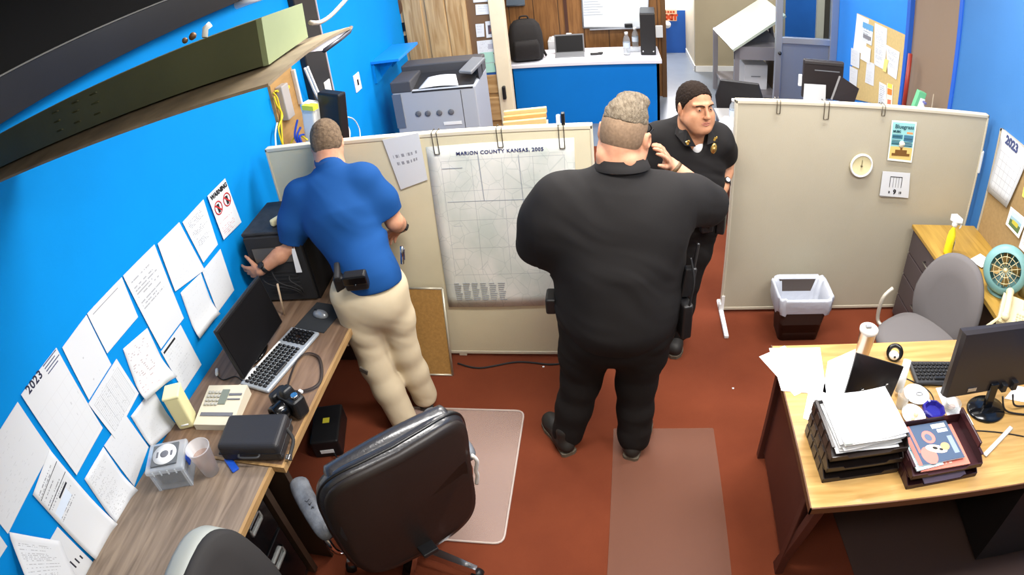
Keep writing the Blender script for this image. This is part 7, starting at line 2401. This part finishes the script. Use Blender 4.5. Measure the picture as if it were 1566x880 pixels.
rd = MB().box((0, 0, 0), (.055, .04, .15), None, .008, 2).box((.015, 0, .13), (.016, .016, .13), None, .006).build('radio', BLACKP, m1_); rd.location = V((.315, 2.33, 1.01)) - org; rd.rotation_euler = (0, .12, .2)
cb_ = cable('radio_cord', [V((.32, 2.32, 1.14)) - org, V((.335, 2.28, 1.05)) - org, V((.325, 2.27, .95)) - org, V((.31, 2.26, .86)) - org], .006, BLACKP, parent=m1_)
strap_on(m1_, org, wrR.lerp(elR, .12), wrR - elR, .034, .018, mat('brown bracelet', (90, 70, 44), .5), name='bracelet')
# glasses: temple arms and rims
GLS = mat('black glasses frame', (16, 16, 17), .7, spec=.1)
b = MB()
for sg in (-1, 1):
    b.tube([hm.P(sg * .076, .088, .010) - org, hm.P(sg * .086, .0, .016) - org, hm.P(sg * .084, -.022, .004) - org], .0032, 6)
    b.torus(hm.P(sg * .036, .112, .002) - org, .026, .0028, 24, 6, Matrix(((hm.r.x, hm.u.x, hm.f.x), (hm.r.y, hm.u.y, hm.f.y), (hm.r.z, hm.u.z, hm.f.z))), (1.15, .8, 1))
b.tube([hm.P(-.01, .116, .006) - org, hm.P(.01, .116, .006) - org], .003, 6)
b.build('glasses', GLS, m1_)
hm.eyes(m1_, org, GH)
BOOT = mat('black boots', (36, 33, 30), .6, var=.3, vscale=20)
for h_, t_ in (((-.246, 2.175, 0), (-.395, 2.44, 0)), ((.068, 2.145, 0), (.165, 2.435, 0))):
    S = SDF(V((min(h_[0], t_[0]), h_[1], 0)) + V((-.12, -.12, -.01)), V((max(h_[0], t_[0]), t_[1], 0)) + V((.12, .12, .22)), .005)
    shoe(S, V(h_) + V((0, 0, .012)), V(t_) + V((0, 0, .012)))
    o = S.mesh('boot', BOOT, m1_, org)
    sole(o, org, h_, t_, mat('pale worn sole', (96, 86, 72), .8), .054)

# ---------------- officer facing us ----------------
org = V((.38, 3.14, 0))
S = SDF((.02, 2.92, -.01), (.80, 3.55, 1.72), .0045)
ho = Head((.432, 3.165, 1.530), (.42, -.88, .10), (.05, .0, 1), 1.08, 1.06)
ho.add(S, 1.0, 1.0)
nek, che, pel = V((.415, 3.215, 1.375)), V((.405, 3.235, 1.15)), V((.405, 3.25, .87))
S.limb(ho.P(0, -.03, -.06), nek, .062, .068, .03)
S.limb(nek, che, .085, .13, .06)
S.limb(che, pel, .135, .135, .05)
shR, shL = V((.225, 3.255, 1.315)), V((.585, 3.225, 1.305))
elR, wrR = V((.15, 3.22, 1.06)), V((.24, 3.06, .97))
elL, wrL = V((.645, 3.350, 1.135)), V((.612, 3.205, 1.035))
S.chain([shR, elR, elR.lerp(wrR, .4), wrR], [.060, .047, .046, .029], .03)
S.chain([shL, elL], [.060, .047], .03)
S.chain([elL, elL.lerp(wrL, .4), wrL], [.047, .045, .030], .02)
hand(S, wrL, (.03, -.25, -1), (-.9, .1, 0), -1, (.3, .3, .35, .4), 1.0)
hand(S, wrR, (.7, -.4, -.2), (.2, .3, -1), 1, (.5, .5, .5, .5), 1.0)
hipR, knR, anR = V((.30, 3.25, .80)), V((.28, 3.17, .43)), V((.225, 3.13, .09))
hipL, knL, anL = V((.495, 3.25, .80)), V((.415, 3.165, .43)), V((.375, 3.11, .09))
for h_, k_, a_ in ((hipL, knL, anL), (hipR, knR, anR)):
    S.chain([pel, h_, k_, a_, a_ - V((0, 0, .05))], [.11, .085, .057, .042, .042], .03)
of = S.mesh('person', SKIN2, None, org)
tag(of, 'officer in a black uniform facing the camera beside the grey-beige partition', 'person')
DH = mat('dark cropped hair', (42, 31, 24), .8, spec=.15, var=.55, vscale=150, bump=.7, bscale=260)
H = SDF(ho.c - V((.17, .17, .17)), ho.c + V((.17, .17, .2)), .004)
ho.hair(H, .0042)
H.cut(ho.P(0, .068, .070), ho.f * .74 - ho.u * .66)
H.cut(ho.P(0, -.05, -.05), -ho.u + ho.f * .1)
for sg in (-1, 1):
    H.ell(ho.P(sg * .085, .066, -.030), (.034, .050, .056), ho.R, .0, True)
H.mesh('hair', DH, of, org, lambda P, N: np.array([.0032 * mnoise.noise(V(p) * 95) + .001 for p in P]))
ho.eyes(of, org, DH, .003)
S = SDF((.02, 2.95, .80), (.80, 3.55, 1.50), .006)
S.ell(che + V((0, 0, .02)), (.215, .145, .24), None, 0)
S.ell((.41, 3.215, 1.02), (.200, .160, .20), None, .06)
S.limb((.265, 3.245, 1.315), (.55, 3.225, 1.31), .080, .080, .05)
S.limb(nek + V((0, .02, -.06)), nek + V((0, .02, .0)), .095, .078, .04)
S.chain([shR, shR.lerp(elR, .5), elR], [.082, .080, .075], .03)
S.chain([shL, shL.lerp(elL, .5), shL.lerp(elL, .9)], [.082, .079, .074], .03)
S.cut_local(elR, elR - shR, .11)
S.cut_local(shL.lerp(elL, .72), elL - shL, .12)
# open neckline: a V in front
S.limb(nek + V((-.155, .05, -.03)), nek + V((0, .01, .025)), .06, .07, .05)
S.limb(nek + V((.155, .03, -.03)), nek + V((0, .01, .025)), .06, .07, .05)
S.ell(ho.P(0, .06, -.165), (.048, .10, .080), ho.R, .01, True)
S.cut((0, 0, .885), (0, 0, -1))
S.mesh('uniform_shirt', BLKS, of, org, folds(.007, 7, (.3, 0, 1), .14, 4.0, thr=.15))
S = SDF((.28, 3.0, 1.2), (.56, 3.35, 1.45), .005)
S.limb(nek + V((0, .02, -.09)), nek + V((.01, .005, -.025)), .095, .072, 0)
S.ell(nek + V((.02, -.04, -.075)), (.055, .055, .06), None, .03)
S.cut(nek + V((0, 0, .0)), (.1, -.3, 1))
S.mesh('undershirt', mat('white undershirt', (226, 226, 226), .9), of, org)
# collar wings
fw = V((.33, -.94, 0)).normalized(); rt_ = V((.94, .33, 0))
for sg in (-1, 1):
    a = nek + rt_ * (sg * .030) + fw * .118 + V((0, 0, -.085))
    P = [nek + rt_ * sg * .080 + V((0, .02, .052)), nek + rt_ * sg * .064 + fw * .075 + V((0, 0, .034)), nek + rt_ * sg * .034 + fw * .122 + V((0, 0, -.040)), nek + rt_ * sg * .095 + fw * .118 + V((0, 0, -.030)), nek + rt_ * sg * .120 + fw * .05 + V((0, 0, .012))]
    MB().prism([p - org for p in P], (fw * .012 + V((0, 0, .006)))).build('collar_wing', BLKS, of)
    q = nek + rt_ * sg * .082 + fw * .125 + V((0, 0, -.012))
    MB().box(q - org, (.014, .008, .022), rot3(0, sg * .5, .33), .002).box(q - org + V((.010, 0, .010)), (.010, .007, .012), None, .002).build('collar_pin', mat('gold pin', (226, 196, 110), .25, metal=.9), of)
q = on_y(1091, 227, 3.09)
MB().lathe([(.001, 0), (.022, .0), (.026, .004), (.018, .009), (.001, .010)], q - org, 24, rot3(PI / 2 + .1, 0, .33), sx=.75, sy=1.3).lathe([(.001, .009), (.010, .009), (.008, .013), (.001, .013)], q - org, 16, rot3(PI / 2 + .1, 0, .33)).build('badge', mat('gold badge', (232, 200, 120), .25, metal=.9), of)
strap_on(of, org, wrL + (elL - wrL).normalized() * .035, wrL - elL, .034, .020, BLACKP, face=(.25, -.9, .4), facem=mat('pale watch face', (232, 234, 238), .2))
S = SDF((.08, 2.95, .03), (.68, 3.48, .96), .0065)
S.ell((.40, 3.25, .82), (.205, .165, .17), None, 0)
for h_, k_, a_ in ((hipL, knL, anL), (hipR, knR, anR)):
    S.chain([h_ + V((0, 0, .0)), h_.lerp(k_, .5), k_, k_.lerp(a_, .5), a_], [.115, .105, .084, .080, .074], .03)
S.cut((0, 0, .06), (0, 0, -1)).cut((0, 0, .905), (0, 0, 1))
S.mesh('trousers', BLKT, of, org, folds(.008, 6, (.1, .1, 1), .16, 9.0))
ring_belt((.405, 3.235, .895), .212, .172, .05, .010, HOL, of, org, name='duty_belt')
pouch(of, org, (.605, 3.17, .85), (.05, .09, .15), -.3, name='pistol_holster', flap=False)
pouch(of, org, (.50, 3.06, .885), (.075, .045, .09), .35)
for h_, t_ in (((.385, 3.16, 0), (.352, 2.985, 0)), ((.235, 3.18, 0), (.18, 2.90 + .09, 0))):
    h2 = V(h_); t2_ = V(t_); d_ = (t2_ - h2).normalized(); t2_ = h2 + d_ * .275; 
    h2 -= d_ * .06; t2_ -= d_ * .06
    S = SDF(V((min(h2.x, t2_.x) - .12, t2_.y - .12, -.01)), V((max(h2.x, t2_.x) + .12, h2.y + .12, .22)), .005)
    shoe(S, h2 + V((0, 0, .012)), t2_ + V((0, 0, .012)))
    o = S.mesh('boot', BOOT, of, org)
    sole(o, org, h2, t2_, mat('pale worn sole', (96, 86, 72), .8), .052)
